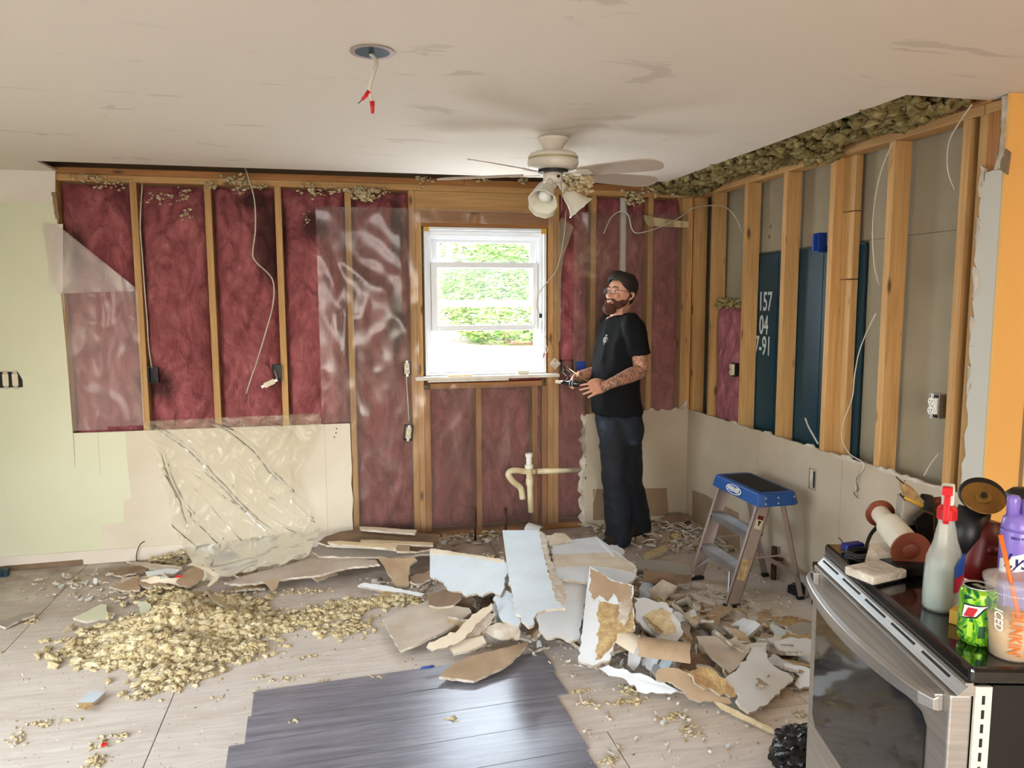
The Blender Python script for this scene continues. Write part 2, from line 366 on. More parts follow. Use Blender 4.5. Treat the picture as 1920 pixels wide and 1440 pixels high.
for x0, x1 in ((-.742,-.704),(-.332,-.294),(-.078,-.040)): stud_v(x0, x1, .04, TP)
stud_v(-.0395, -.001, .04, TP, y0=.0, y1=.06)
def hboard(name, a, b, m, par=wb):
    c = Vector(((a[0]+b[0])/2,(a[1]+b[1])/2,(a[2]+b[2])/2)); mb = MB().box(Vector(a)-c, Vector(b)-c); o = link(name, mb, m, par, local=True, bevel=.002); o.location = c; return o
hboard('top_plate', (-3.995,.0,TP+.0005),(.0,.089,TP+.038), 'pine_x')
hboard('top_plate', (-3.995,.002,TP+.039),(-1.6,.089,TP+.077), 'fir_x'); hboard('top_plate', (-1.598,.0,TP+.039),(.0,.089,TP+.077), 'fir_x')
hboard('bottom_plate', (-2.352,.0,.001),(-.78,.089,.039), 'fir_x')
hboard('header', (-1.918,.002,2.141),(-1.003,.04,TP-.0005), 'pine_x'); hboard('header_plate', (-1.879,.0,2.046),(-1.043,.089,2.14), 'fir_x')
hboard('sub_sill', (-1.84,.0,.998),(-1.083,.089,1.036), 'fir_x')
def batt(x0, x1, z0, z1, par=wb, m='pink_batt', seed=0, face=0, dep=.05, amp=.028):
    W_, H_ = x1-x0, z1-z0; nu = max(8, int(W_/.014)); nv = max(8, int(H_/.014))
    def f(u, v):
        ed = min(1, 6*min(u, 1-u))**.5*min(1, 14*min(v, 1-v))**.5
        n = noise.noise(Vector((u*W_*9+seed*7.7, v*H_*6, seed)))*.6 + (1-abs(noise.noise(Vector((u*W_*5+seed, v*H_*4+u*1.3, seed+9.2)))) )*.5 + max(0,1-abs(noise.noise(Vector((u*W_*7+v*H_*2, v*H_*5-u*W_*4, seed+3))))*4.5)*-.55 + noise.noise(Vector((u*W_*28, v*H_*22, seed)))*.28
        y = .075 - ed*(dep+n*amp); y = max(y, -.004)
        p = (x0+u*W_+.003*math.sin(v*40+seed), y, z0+v*H_)
        return p if face == 0 else (y, -(x0+u*W_), z0+v*H_)
    return link('insulation_batt', MB().grid(f, nu, nv), m, par, smooth=True)
k = 0
for x0, x1, z0, z1 in ((-3.96,-3.58,.72,2.26),(-3.538,-3.172,.72,2.262),(-3.13,-2.77,.72,2.262),(-2.728,-2.354,.72,2.262),(-2.312,-1.959,.05,2.262),(-1.838,-1.538,.05,.995),(-1.498,-1.152,.05,.995),(-1.11,-1.084,.05,.995),(-1.866,-1.058,1.037,1.087),(-.962,-.744,.05,2.262),(-.702,-.334,.05,2.262),(-.292,-.08,.05,2.262)):
    k += 1; batt(x0, x1, z0, z1, seed=k, amp=.042 if k < 6 else .034)
# drywall still on the wall
D = -.0127
def sheet(name, pts, m, par, off=(0,.0126,0)): return link(name, MB().prism(pts, off, (1,0,1)) if False else MB().prism(pts, off), m, par)
def bx(poly, y=D): return [Vector((q.x, y, q.z)) for q in (B(a, b, y) for a, b in poly)]
sheet('drywall_sheet', [(-7,D,0),(-3.962,D,0),(-3.962,D,.802),(-3.966,D,1.3),(-3.974,D,1.7),(-3.966,D,2.0),(-3.97,D,CH-.001),(-7,D,CH-.001)], 'green_paint', wb)
sheet('drywall_sheet', [(-3.9605,D,0),(-2.357,D,0)]+[(-2.357+random.uniform(-.004,.012),D,.1*i+.1) for i in range(6)]+[(-2.357,D,.797),(-3.0,D,.8),(-3.9605,D,.803)], 'cream_wall', wb)
rag = [(-.785+random.uniform(-.02,.022),D,.02+.03*i) for i in range(26)]
top = [(-.33+.02*i, D, .80+(0 if i % 3 else random.uniform(0,.012))) for i in range(16)]
sheet('drywall_sheet', [(0,D,0),(-.78,D,0)]+rag+[(-.775,D,.795),(-.55,D,.80)]+top+[(0,D,.805)], 'lower_right_paint', wb)
link('torn_edge', MB().prism([(-.776+random.uniform(-.004,.01),D-.0006,.03*i+.02) for i in range(26)]+[(-.80+random.uniform(-.03,.012),D-.0006,.8-.03*i) for i in range(26)], (0,.012,0)), 'gypsum', wb)
for cx, r_ in ((.0,.0),): pass
for px0 in (1222,1246,1268,1282):
    c = B(px0, 764, D); link('torn_edge', MB().prism(ragged([(c.x-.035,D,.8),(c.x+.03,D,.8),(c.x+random.uniform(0,.03),D,.806+random.uniform(0,.012)),(c.x+random.uniform(-.02,0),D,.81+random.uniform(0,.014)),(c.x-.03,D,.806)],.003,.012), (0,.011,0)), 'gypsum', wb)
c = B(1283,742,D); link('torn_edge', MB().prism([(c.x-.05,D,.8),(c.x+.02,D,.8),(c.x+.022,D,.88),(c.x+.01,D,.86),(c.x-.02,D,.83)],(0,.011,0)), 'gypsum', wb)
def patch(poly, m, par=wb, y=D-.0006, nm='paint_patch'):
    return link(nm, MB().prism([Vector((q.x, y, max(q.z,.001))) for q in (B(a, b, y) for a, b in poly)], (0,.0005,0)), m, par)
patch([(-60,322),(104,322),(103,379),(60,378),(-60,377)], 'white_prime')
patch([(-60,250),(70,302),(106,322),(-60,322)], 'white_prime')
patch([(141,813),(235,811),(238,860),(246,935),(231,938),(232,979),(190,984),(188,1030),(141,1036)], 'green_paint')
patch([(100,550),(118,550),(118,420),(92,420)], 'white_prime', y=D-.0004)
patch([(1112,917),(1250,915),(1254,966),(1112,976)], 'paper_brown', nm='bare_patch')
link('cut_line', MB().box((-3.962,D-.0008,.60),(-3.9595,D,.80)), 'paper_grey', wb)
for px_, y0_, y1_ in ((183,812,880),(608,795,985)):
    a = B(px_, y0_, D); link('seam', MB().box((a.x,D-.0007,.1 if px_ > 300 else .55),(a.x+.0016,D,a.z)), 'paper_grey', wb)
for q in ((630,805),(629,813),(626,821)): a = B(*q, D); link('screw_hole', MB().box((a.x,D-.001,a.z),(a.x+.007,D,a.z+.009)), 'black_rubber', wb)
bbd = struct(link('baseboard_back', MB().box((-7,D-.012,.001),(-2.46,D-.0007,.085)), 'white_prime', None, bevel=.004))
link('scuff', MB().prism([(-5.2,D-.0128,.002),(-3.95,D-.0128,.002),(-3.95,D-.0128,.035),(-5.2,D-.0128,.02)],(0,.0005,0)), 'paper_dark', bbd)
link('scuff', MB().prism([(-3.55,D-.0128,.002),(-2.9,D-.0128,.002),(-2.9,D-.0128,.055),(-3.2,D-.0128,.085),(-3.55,D-.0128,.06)],(0,.0005,0)), 'white_prime', bbd)
# corner return at the left of the opening
link('torn_edge', MB().prism(ragged([(-3.975,-.014,2.05),(-3.955,-.014,2.05),(-3.958,-.014,2.12),(-3.962,-.014,2.2),(-3.985,-.014,2.2)],.003,.015),(0,.01,0)), 'paper_brown', wb)
# ---- right wall ----
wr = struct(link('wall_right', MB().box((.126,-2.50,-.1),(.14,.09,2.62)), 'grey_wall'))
def rstud(y0, y1, z0=.04, z1=TP, m='pine_z', x0=0, x1=.089, nm='stud'):
    cx, cy = (x0+x1)/2, (y0+y1)/2; mb = MB().box((x0-cx,y0-cy,0),(x1-cx,y1-cy,z1-z0)); o = link(nm, mb, m, wr, local=True, bevel=.002); o.location = (cx,cy,z0)
rstud(-.040,-.002, x0=.001)
for y in (-.265,-.672,-1.082,-1.49,-1.897,-2.305): rstud(y-.038, y)
rstud(-1.6175,-1.529, x0=.05, x1=.088, z1=1.67, m='pine_z'); rstud(-1.6175,-1.529, x0=.05, x1=.088, z0=1.674, z1=2.0, m='pine_z'); rstud(-1.6175,-1.529, x0=.05, x1=.088, z0=2.004, m='pine_z')
rstud(-2.425,-2.385, m='pine_z'); rstud(-2.50,-2.4255, z0=2.05, x0=.0, m='fir_z'); rstud(-2.50,-2.4255, z0=.04, z1=2.048, x0=.0, m='pine_z')
hboard('top_plate', (.0,-1.53,TP+.0005),(.089,-.0,TP+.038), 'pine_y', wr); hboard('top_plate', (.0,-2.40,TP+.0005),(.089,-1.532,TP+.038), 'pine_y', wr)
hboard('top_plate', (.003,-2.50,TP+.0005),(.089,-2.402,TP+.038), 'pine_y', wr)
hboard('top_plate', (.0,-2.43,TP+.039),(.089,-.0,TP+.077), 'fir_y', wr)
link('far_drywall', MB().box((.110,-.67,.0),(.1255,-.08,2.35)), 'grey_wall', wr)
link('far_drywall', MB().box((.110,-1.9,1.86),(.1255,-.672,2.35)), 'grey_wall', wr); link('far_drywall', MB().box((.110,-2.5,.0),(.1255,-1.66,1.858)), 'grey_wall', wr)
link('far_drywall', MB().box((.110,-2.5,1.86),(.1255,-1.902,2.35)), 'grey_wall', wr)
for q in ((1445,425),(1443,444)): a = W(*q, .11); link('nail_pop', MB().lathe([(.0,.0),(.012,.001),(.007,.004),(.0,.005)], (.1098,a.y,a.z), (-1,0,0), 10), 'paper_dark', wr)
batt(.308,.668,.75,1.545, par=wr, m='pink_batt_faded', seed=31, face=1, dep=.055, amp=.02)
def rx(poly, x=D): return [Vector((x, q.y, q.z)) for q in (W(a, b, x) for a, b in poly)]
tp = []
for i in range(126):
    y = -2.505+.02*i; tp.append((D, y, .803 + (random.uniform(-.002,.004) if y > -1.5 else random.uniform(-.004,.006))))
link('drywall_sheet', MB().prism([(D,0,.001),(D,-2.514,.001)]+tp+[(D,0,.803)], (.0122,0,0)), 'lower_right_paint', wr)
tg = [(D-.0006, -2.505+.03*i, .80+abs(fbm(i*.35,2,1))*.03) for i in range(30)]
link('torn_edge', MB().prism([(D-.0006,-2.505+.03*i,.795-.012*abs(fbm(i*.5,7,1))) for i in range(29,-1,-1)]+tg, (.0128,0,0)), 'gypsum', wr)
for px0 in (1375,1440,1520,1590):
    c = W(px0, 790, D); z0 = .803; link('torn_edge', MB().prism(ragged([(D,c.y-.04,z0),(D,c.y+.05,z0),(D,c.y+.03,z0+.012),(D,c.y-.02,z0+.016)],.002,.01), (.011,0,0)), 'gypsum', wr)
link('bare_patch', MB().prism([Vector((D-.0006,q.y,max(.001,q.z))) for q in (W(a,b,D-.0006) for a,b in ((1298,919),(1324,928),(1340,939),(1385,962),(1388,1034),(1298,976)))], (.0005,0,0)), 'paper_brown', wr)
for px_ in (1420,1578): a = W(px_, 900, D); link('seam', MB().box((D-.0007,a.y,.02),(D,a.y+.0018,.79)), 'paper_grey', wr)
for q in ((1697,903),(1693,911),(1702,912)): a = W(*q, D); link('screw_hole', MB().box((D-.001,a.y,a.z),(D,a.y+.006,a.z+.005)), 'black_rubber', wr)
link('drywall_strip', MB().prism([(D,-2.422,.81),(D,-2.515,.81),(D,-2.515,2.046),(D,-2.47,2.05),(D,-2.425,2.044)]+[(D,-2.424+random.uniform(-.008,.012),2.0-.04*i) for i in range(30)], (.0122,0,0)), 'grey_trim_paint', wr)
link('torn_edge', MB().prism(ragged([(D,-2.475,2.05),(D,-2.517,2.05),(D,-2.517,2.31),(D,-2.49,2.31),(D,-2.494,2.16)],.006,.014), (.0122,0,0)), 'gypsum', wr)
link('torn_edge', MB().prism(ragged([(D,-2.50,2.05),(D-.02,-2.555,2.02),(D-.03,-2.57,2.09),(D,-2.52,2.12)],.004,.014), (.006,0,0)), 'paper_brown', wr)
for i in range(5): z_ = 1.2+.19*i; link('torn_edge', MB().prism(ragged([(D-.0006,-2.415,z_),(D-.0006,-2.435,z_),(D-.0006,-2.437,z_+.1),(D-.0006,-2.412,z_+.12)],.006,.02), (.012,0,0)), 'gypsum', wr)
wh = struct(link('wall_hall', MB().box((D,-2.530,0),(2.4,-2.5165,CH-.001)), 'orange_paint'))
trim = struct(link('trim_1', MB().box((.150,-2.549,0),(.166,-2.531,2.1)).box((.168,-2.556,0),(.26,-2.531,2.1)), 'orange_paint', bevel=.003)); 
link('casing_edge', MB().box((.141,-2.54,0),(.1495,-2.531,2.1)), 'paper_brown', trim)
# outer shell of the room beyond the frame
def hole_wall(name, axis, at, a0, a1, h0, h1, z0, z1, m):
    mb = MB()
    def bb(p0, p1, q0, q1):
        if axis == 0: mb.box((at-.05,p0,q0),(at+.05,p1,q1))
        else: mb.box((p0,at-.05,q0),(p1,at+.05,q1))
    bb(a0, h0, 0, 2.62); bb(h1, a1, 0, 2.62); bb(h0, h1, 0, z0) if z0 > .01 else None; bb(h0, h1, z1, 2.62)
    return struct(link(name, mb, m))
hole_wall('wall_left', 0, -5.35, -8, .1, -4.8, -2.3, .02, 2.2, 'green_paint')
hole_wall('wall_front', 1, -8.0, -7, 2.4, -3.9, -1.3, .8, 2.1, 'cream_wall')
hole_wall('wall_far_right', 0, 2.4, -8, .1, -7.9, -7.8, 2.0, 2.1, 'orange_paint')

# ---- window ----
win = thing('window_1', '', ''); del win['label']; del win['category']; struct(win); win.location = (-1.462,.03,1.09)
def bar(mb, x0, x1, z0, z1, y0, y1): mb.box((x0,y0,z0),(x1,y1,z1))
def ringf(mb, X0, X1, Z0, Z1, wl, wr_, wb_, wt, y0, y1):
    bar(mb, X0, X0+wl, Z0, Z1, y0, y1); bar(mb, X1-wr_, X1, Z0, Z1, y0, y1); bar(mb, X0+wl, X1-wr_, Z0, Z0+wb_, y0, y1); bar(mb, X0+wl, X1-wr_, Z1-wt, Z1, y0, y1)
mb = MB(); ringf(mb, WX0+.002, WX1-.002, WZ0+.002, WZ1-.002, .018,.018,.012,.018, -.022, .128); link('jamb', mb, 'vinyl_white', win, bevel=.002)
mb = MB(); ringf(mb, WX0+.021, WX1-.021, WZ0+.015, WZ1-.021, .024,.024,.02,.035, .02, .11); ringf(mb, WX0+.045, WX1-.045, WZ0+.035, WZ1-.056, .012,.012,.012,.016, .05, .12); link('window_frame', mb, 'vinyl_white', win, bevel=.002)
X0, X1 = WX0+.048, WX1-.048
zt = B(900,492,.03).z; zb_ = B(900,620,.03).z
mb = MB(); ringf(mb, X0, X1, zb_, zt, .042,.034,.036,.036, .024, .049); s1 = link('lower_sash', mb, 'vinyl_white', win, bevel=.003)
link('glass_pane', MB().box((X0+.04,.034,zb_+.034),(X1-.032,.038,zt-.034)), 'glass', s1)
link('finger_rail', MB().box((X0+.05,.012,zb_+.001),(X1-.05,.0235,zb_+.012)), 'vinyl_white', s1, bevel=.002)
for fx in (.22,.72): link('sash_lock', MB().box((X0+fx*(X1-X0),.026,zt),(X0+fx*(X1-X0)+.05,.046,zt+.008)), 'vinyl_white', s1, bevel=.002)
zt2 = WZ1-.06; zb2 = B(900,575,.07).z
mb = MB(); ringf(mb, X0+.012, X1-.012, zb2, zt2, .034,.034,.04,.034, .062, .088); s2 = link('upper_sash', mb, 'vinyl_white', win, bevel=.003)
link('glass_pane', MB().box((X0+.044,.072,zb2+.038),(X1-.044,.076,zt2-.032)), 'glass', s2)
link('corner_guard', MB().box((WX0+.002,-.026,WZ1-.03),(WX0+.035,-.0225,WZ1-.002)), 'tape_yellow', win); link('corner_guard', MB().box((WX1-.04,-.026,WZ1-.036),(WX1-.002,-.0225,WZ1-.002)), 'tape_yellow', win)
link('window_sill', MB().box((-1.94,-.095,1.066),(-.985,-.0,1.0875)), 'sill_white', win, bevel=.004)
link('sill_apron', MB().box((-1.86,-.085,1.052),(-1.33,-.004,1.0655)), 'sill_white', win, bevel=.003)
o = link('shim', MB().box((-1.73,-.085,1.088),(-1.57,-.06,1.094)), 'tape_yellow'); tag(o, 'thin yellow wood shim lying on the window sill', 'shim')
o = link('sill_box', MB().box((-1.27,-.075,1.088),(-1.19,-.03,1.112)), 'cream_wall', bevel=.004); tag(o, 'small cream plastic box on the window sill below the hanging wires', 'box')

# ---- outdoors ----
def gz(y): return -.25+.035*y
outd = struct(link('ground', MB().grid(lambda u, v: (-25+u*50, .2+v*60, gz(.2+v*60)+.05*noise.noise(Vector((u*9,v*9,0)))), 30, 40), 'subfloor'))
m, t, p = newmat('lawn'); v = coords(t); n1 = nz(t, v, .55, 5, .6); n2 = nz(t, v, 5, 6, .75)
c1 = ramp(t, n2, [(.35,(150,128,104)),(.55,(214,196,170)),(.7,(236,226,206))]); c2 = ramp(t, n2, [(.3,(176,120,96)),(.6,(224,170,140))])
t.links.new(mixc(t, ramp(t, n1, [(.48,(0,0,0)),(.56,(255,255,255))]), c1, c2), p.inputs['Base Color']); p.inputs['Roughness'].default_value = .95; MAT['lawn'] = m
outd.data.materials[0] = m
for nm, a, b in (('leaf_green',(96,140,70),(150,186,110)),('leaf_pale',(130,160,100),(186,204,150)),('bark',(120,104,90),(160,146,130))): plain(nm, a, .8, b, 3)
def leafmass(name, c, rad, n, size, m, core=True, parent=None):
    mb = MB(); R_ = random.Random(n)
    for i in range(n):
        a = R_.uniform(0,2*PI); cz = R_.uniform(-.9,1); s_ = math.sqrt(1-cz*cz); rr = R_.uniform(.78,1.05)*(1+.16*noise.noise(Vector((3*math.cos(a)*s_,3*math.sin(a)*s_,3*cz+n))))
        P_ = Vector((c[0]+rad[0]*s_*math.cos(a)*rr, c[1]+rad[1]*s_*math.sin(a)*rr, c[2]+rad[2]*cz*rr))
        q = Matrix.Rotation(R_.uniform(0,6.28),3,'Z')@Matrix.Rotation(R_.uniform(-1.2,1.2),3,'X'); L = size*R_.uniform(.6,1.3)
        mb.add([P_+q@Vector(k)*L for k in ((-.5,0,0),(0,-.22,.05),(.55,0,0),(0,.22,.05))], [(0,1,2,3)])
    o = link(name, mb, m, parent, smooth=False)
    return o
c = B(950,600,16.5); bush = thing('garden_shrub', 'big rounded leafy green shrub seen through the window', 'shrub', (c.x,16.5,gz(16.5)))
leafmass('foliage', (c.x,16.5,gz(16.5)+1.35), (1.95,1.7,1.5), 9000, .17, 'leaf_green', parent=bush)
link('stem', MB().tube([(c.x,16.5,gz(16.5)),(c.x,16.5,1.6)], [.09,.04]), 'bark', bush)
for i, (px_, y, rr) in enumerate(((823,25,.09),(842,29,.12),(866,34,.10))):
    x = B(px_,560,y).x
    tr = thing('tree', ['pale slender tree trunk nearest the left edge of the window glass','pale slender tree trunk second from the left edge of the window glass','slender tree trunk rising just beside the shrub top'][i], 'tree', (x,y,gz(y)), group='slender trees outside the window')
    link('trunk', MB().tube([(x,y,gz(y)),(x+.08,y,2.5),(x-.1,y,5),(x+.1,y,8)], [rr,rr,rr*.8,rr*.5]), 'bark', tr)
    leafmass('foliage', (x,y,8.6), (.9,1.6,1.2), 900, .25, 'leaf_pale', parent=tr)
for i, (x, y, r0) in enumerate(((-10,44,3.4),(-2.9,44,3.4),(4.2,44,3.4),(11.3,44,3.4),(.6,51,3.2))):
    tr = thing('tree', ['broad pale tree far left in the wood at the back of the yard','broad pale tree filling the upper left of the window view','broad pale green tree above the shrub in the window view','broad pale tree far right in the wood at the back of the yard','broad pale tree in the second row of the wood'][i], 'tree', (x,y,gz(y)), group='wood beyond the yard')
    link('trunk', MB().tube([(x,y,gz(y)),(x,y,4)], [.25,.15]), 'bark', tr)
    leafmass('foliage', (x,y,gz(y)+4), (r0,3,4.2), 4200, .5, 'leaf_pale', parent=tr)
# ================= things fixed to the walls and ceiling =================
_bm = bmesh.new(); bmesh.ops.create_icosphere(_bm, subdivisions=2, radius=1); ICO_V = np.array([v.co[:] for v in _bm.verts]); ICO_F = np.array([[v.index for v in f.verts] for f in _bm.faces]); _bm.free()
PROTO = []
for s_ in range(14):
    V = []
    for c in ICO_V:
        p = Vector(c); k = 1+.75*noise.noise(p*1.8+Vector((s_*3.1,0,0)))+.85*noise.noise(p*4.3+Vector((0,s_*5.3,0))); V.append(p*k+Vector((.25*noise.noise(p*1.1+Vector((s_,9,2))),.2*noise.noise(p*1.3+Vector((4,s_,2))),0)))
    PROTO.append(np.array([q[:] for q in V]))
_bm = bmesh.new(); bmesh.ops.create_icosphere(_bm, subdivisions=3, radius=1); ICO3 = [v.co.copy() for v in _bm.verts]; ICO3F = np.array([[v.index for v in f.verts] for f in _bm.faces]); _bm.free()
PROTO3 = []
for s_ in range(10):
    V = []
    for p in ICO3:
        k = 1+.6*noise.noise(p*1.8+Vector((s_*3.1,0,0)))+.55*noise.noise(p*4.1+Vector((0,s_*5.3,0)))+.5*noise.noise(p*8.5+Vector((0,4,s_*5.3))); V.append(p*k)
    PROTO3.append(np.array([q[:] for q in V]))
def clumps(name, pts, mat, parent=None, rnd=None, fine=False):
    PROTO, ICO_V, ICO_F = (PROTO3, ICO3, ICO3F) if fine else (globals()['PROTO'], globals()['ICO_V'], globals()['ICO_F'])
    # pts: (x, y, z, size, flatness)
    R_ = np.random.RandomState(rnd or 3); n = len(pts); nv = len(ICO_V); VV = np.empty((n*nv,3)); FF = np.empty((n*len(ICO_F),3), int)
    for i, (x,y,z,s_,fl) in enumerate(pts):
        P_ = PROTO[R_.randint(len(PROTO))]*np.array([1.5,.75,fl])*s_
        a, b = R_.uniform(0,6.28), R_.uniform(-.6,.6); ca,sa,cb,sb = math.cos(a),math.sin(a),math.cos(b),math.sin(b)
        Rm = np.array([[ca,-sa,0],[sa,ca,0],[0,0,1]])@np.array([[1,0,0],[0,cb,-sb],[0,sb,cb]])
        VV[i*nv:(i+1)*nv] = P_@Rm.T+np.array([x,y,z]); FF[i*len(ICO_F):(i+1)*len(ICO_F)] = ICO_F+i*nv
    me = bpy.data.meshes.new(name); me.from_pydata(VV.tolist(), [], FF.tolist()); me.materials.append(MAT[mat]); me.shade_smooth()
    o = bpy.data.objects.new(name, me); COL.objects.link(o); o.parent = parent; return o
R1 = random.Random(11)
# blown wool packed in the cut strip above the right wall
pts = []
for i in range(1500):
    y = -R1.uniform(.0, 2.38); t = R1.random(); x = -.35+.36*t
    zz = 2.335-.05*math.sin(PI*min(1,t*1.05))*(0.4+abs(fbm(y*3,x*6,2)))+R1.uniform(-.012,.06)
    if t > .86: zz = max(zz, 2.335)
    pts.append((x, y, zz, R1.uniform(.012,.03), .8))
for i in range(420):
    y = -R1.uniform(.05,2.2); hang = max(0, fbm(y*2.4,5,1)+.25); pts.append((-.03-R1.uniform(0,.05), y, 2.335-R1.random()*.10*hang-.0, R1.uniform(.010,.024), .9))
o = clumps('ceiling_insulation', pts, 'wool_olive', rnd=5); tag(o, 'olive blown insulation wool hanging in the cut between ceiling and top plate along the right wall', 'insulation', kind='stuff')
# tufts caught on the back wall plates
pts = []
def tuft(px, py, n, sx, sz, s0, y=-.02):
    c = B(px, py, y)
    for i in range(n): pts.append((c.x+R1.gauss(0,sx), y+R1.uniform(-.02,.012), c.z+R1.gauss(0,sz), s0*R1.uniform(.5,1.2), .8))
for a in ((160,333,22,.05,.01,.008),(208,345,26,.05,.015,.007),(300,372,22,.06,.02,.007),(345,366,16,.03,.02,.007),(352,404,16,.02,.015,.007),(395,348,14,.02,.01,.008),(445,338,26,.04,.015,.009),(452,352,24,.03,.02,.008),(490,350,14,.02,.01,.008),(580,355,24,.03,.02,.009),(620,358,18,.04,.015,.007),(575,405,8,.01,.03,.005),(688,360,60,.07,.015,.012),(690,372,26,.03,.012,.011),(795,335,20,.04,.008,.009),(792,348,10,.008,.02,.006),(900,337,12,.05,.008,.008),(985,338,16,.02,.015,.009),(1190,368,34,.04,.02,.012),(1180,378,20,.02,.02,.010),(1230,350,30,.05,.02,.012),(1255,360,40,.05,.025,.012)): tuft(*a)
o = clumps('caught_tufts', pts, 'wool_yellow', rnd=6); tag(o, 'yellow insulation tufts caught on the studs and top plate of the back wall', 'insulation', kind='stuff')
pts = [(R1.uniform(.02,.06), -.33-R1.random()*.31, 1.545+R1.uniform(-.02,.03), R1.uniform(.008,.018), .7) for i in range(90)]
o = clumps('batt_fringe', pts, 'wool_olive', wr, rnd=8); o['kind'] = 'stuff'

# teal steel cabinet back behind the right wall studs
a = W(1418,478,.1); b = W(1560,464,.1)
tc = thing('steel_cabinet', 'dark teal painted steel cabinet with stencilled numbers behind the right wall studs', 'cabinet', (.11,-1.1,.15))
zt_ = W(1480,472,.108).z
link('back_panel', MB().box((.094,-1.655,.15),(.1095,-.672,zt_)), 'teal_steel', tc, bevel=.002)
link('rolled_rim', MB().tube([(.097,-1.655,zt_),(.097,-.672,zt_)], .007, 8), 'teal_steel', tc, smooth=True)
for y in (-.9,-1.32): link('rib', MB().box((.0915,y-.012,.15),(.0938,y+.012,zt_-.02)), 'teal_steel', tc)
def text(body, size, loc, rot, mat, parent, name='lettering', ext=.0004, bold=0, sx=1, shear=0, curve=None, spacing=1):
    cu = bpy.data.curves.new(name, 'FONT'); cu.body = body; cu.size = size; cu.extrude = ext; cu.offset = bold; cu.align_x = 'CENTER'; cu.align_y = 'CENTER'; cu.shear = shear; cu.space_character = spacing
    cu.resolution_u = 4; t_ = bpy.data.objects.new('t', cu); COL.objects.link(t_); dg = bpy.context.evaluated_depsgraph_get(); dg.update()
    me = bpy.data.meshes.new_from_object(t_.evaluated_get(dg)); bpy.data.objects.remove(t_)
    mm = rot.to_4x4() if isinstance(rot, Matrix) else Matrix.Identity(4); L = Vector(loc)
    for v_ in me.vertices:
        q = Vector((v_.co.x*sx, v_.co.y, v_.co.z))
        v_.co = (curve(q) if curve else (mm@q + L))
    if parent is not None and not curve: 
        sh = root_loc(parent)
        for v_ in me.vertices: v_.co -= sh
    me.name = name; me.materials.clear(); me.materials.append(MAT[mat]); o = bpy.data.objects.new(name, me); COL.objects.link(o); o.parent = parent; return o
RW = Matrix(((0,0,-1),(-1,0,0),(0,1,0)))   # lettering that faces into the room from the right wall
for s_, q in (('157',(1435,567)),('04',(1432,611)),('7-91',(1430,650))):
    c = W(q[0], q[1], .093); text(s_, .16, (.0925,c.y,c.z), RW, 'stencil_white', tc, sx=.62, bold=.002)
a = W(1546,455,.09); o = link('blue_clip', MB().box((.04,a.y-.02,a.z-.05),(.09,a.y+.012,a.z+.05)).box((.02,a.y-.006,a.z-.045),(.04,a.y+.006,a.z+.045)), 'blue_clip', bevel=.002); tag(o, 'bright blue plastic clip hooked over the rim of the teal steel cabinet', 'clip')

# ---- polythene ----
def filmgrid(name, mask, x0, x1, z0, z1, y, m, amp=.008, st=.025, seed=0, par=None, fn=None):
    nu, nv = int((x1-x0)/st), int((z1-z0)/st); mb = MB(); idx = {}
    def P_(i, j):
        if (i,j) not in idx:
            x = x0+(x1-x0)*i/nu; z = z0+(z1-z0)*j/nv
            r_ = 1-abs(noise.noise(Vector((x*2.4+seed, z*1.1+x*.8, seed)))*2); r2 = 1-abs(noise.noise(Vector((x*7+z*3+seed, z*4-x*3, seed+4)))*2)
            q = Vector((x, y-amp*(r_*r_*.9+r2*r2*.6), z));  q = fn(q) if fn else q
            idx[(i,j)] = len(mb.v); mb.v.append(q)
        return idx[(i,j)]
    for i in range(nu):
        for j in range(nv):
            if mask(x0+(x1-x0)*(i+.5)/nu, z0+(z1-z0)*(j+.5)/nv): mb.f.append((P_(i,j),P_(i+1,j),P_(i+1,j+1),P_(i,j+1))); mb.m.append(0)
    return link(name, mb, m, par, smooth=True)
xl = B(595,500).x
def mk(x, z):
    if WX0-.03 < x < WX1+.03 and WZ0-.06 < z < WZ1+.02: return False
    if x < -2.345: return z > .80
    if x > -.785 and z < .81: return False
    if -1.04 < x < -.80 and z > 1.15 and x > -.985 and x < -.86: return False
    return True
o = filmgrid('vapour_barrier', mk, xl, -.045, .03, 2.155, -.006, 'film_wall', .011, .022, 1); tag(o, 'clear wrinkled polythene stapled over the studs around the window', 'plastic sheet')
tri = [B(*q) for q in ((104,420),(256,543),(270,798),(140,806))]
def inpoly(x, z, P_):
    c = False
    for i in range(len(P_)):
        a, b = P_[i], P_[i-1]
        if (a.z > z) != (b.z > z) and x < (b.x-a.x)*(z-a.z)/(b.z-a.z)+a.x: c = not c
    return c
o = filmgrid('plastic_flap', lambda x, z: inpoly(x, z, tri), -4.03, -3.55, .80, 1.99, -.004, 'film_left', .012, .017, 5); tag(o, 'clear polythene over the leftmost bay with its top corner folded down', 'plastic sheet')
link('folded_corner', MB().prism(ragged([B(a,b,-.022) for a,b in ((78,418),(106,420),(255,540),(250,546),(97,551))],.002,.03),(0,.0006,0)), 'film_left', o)
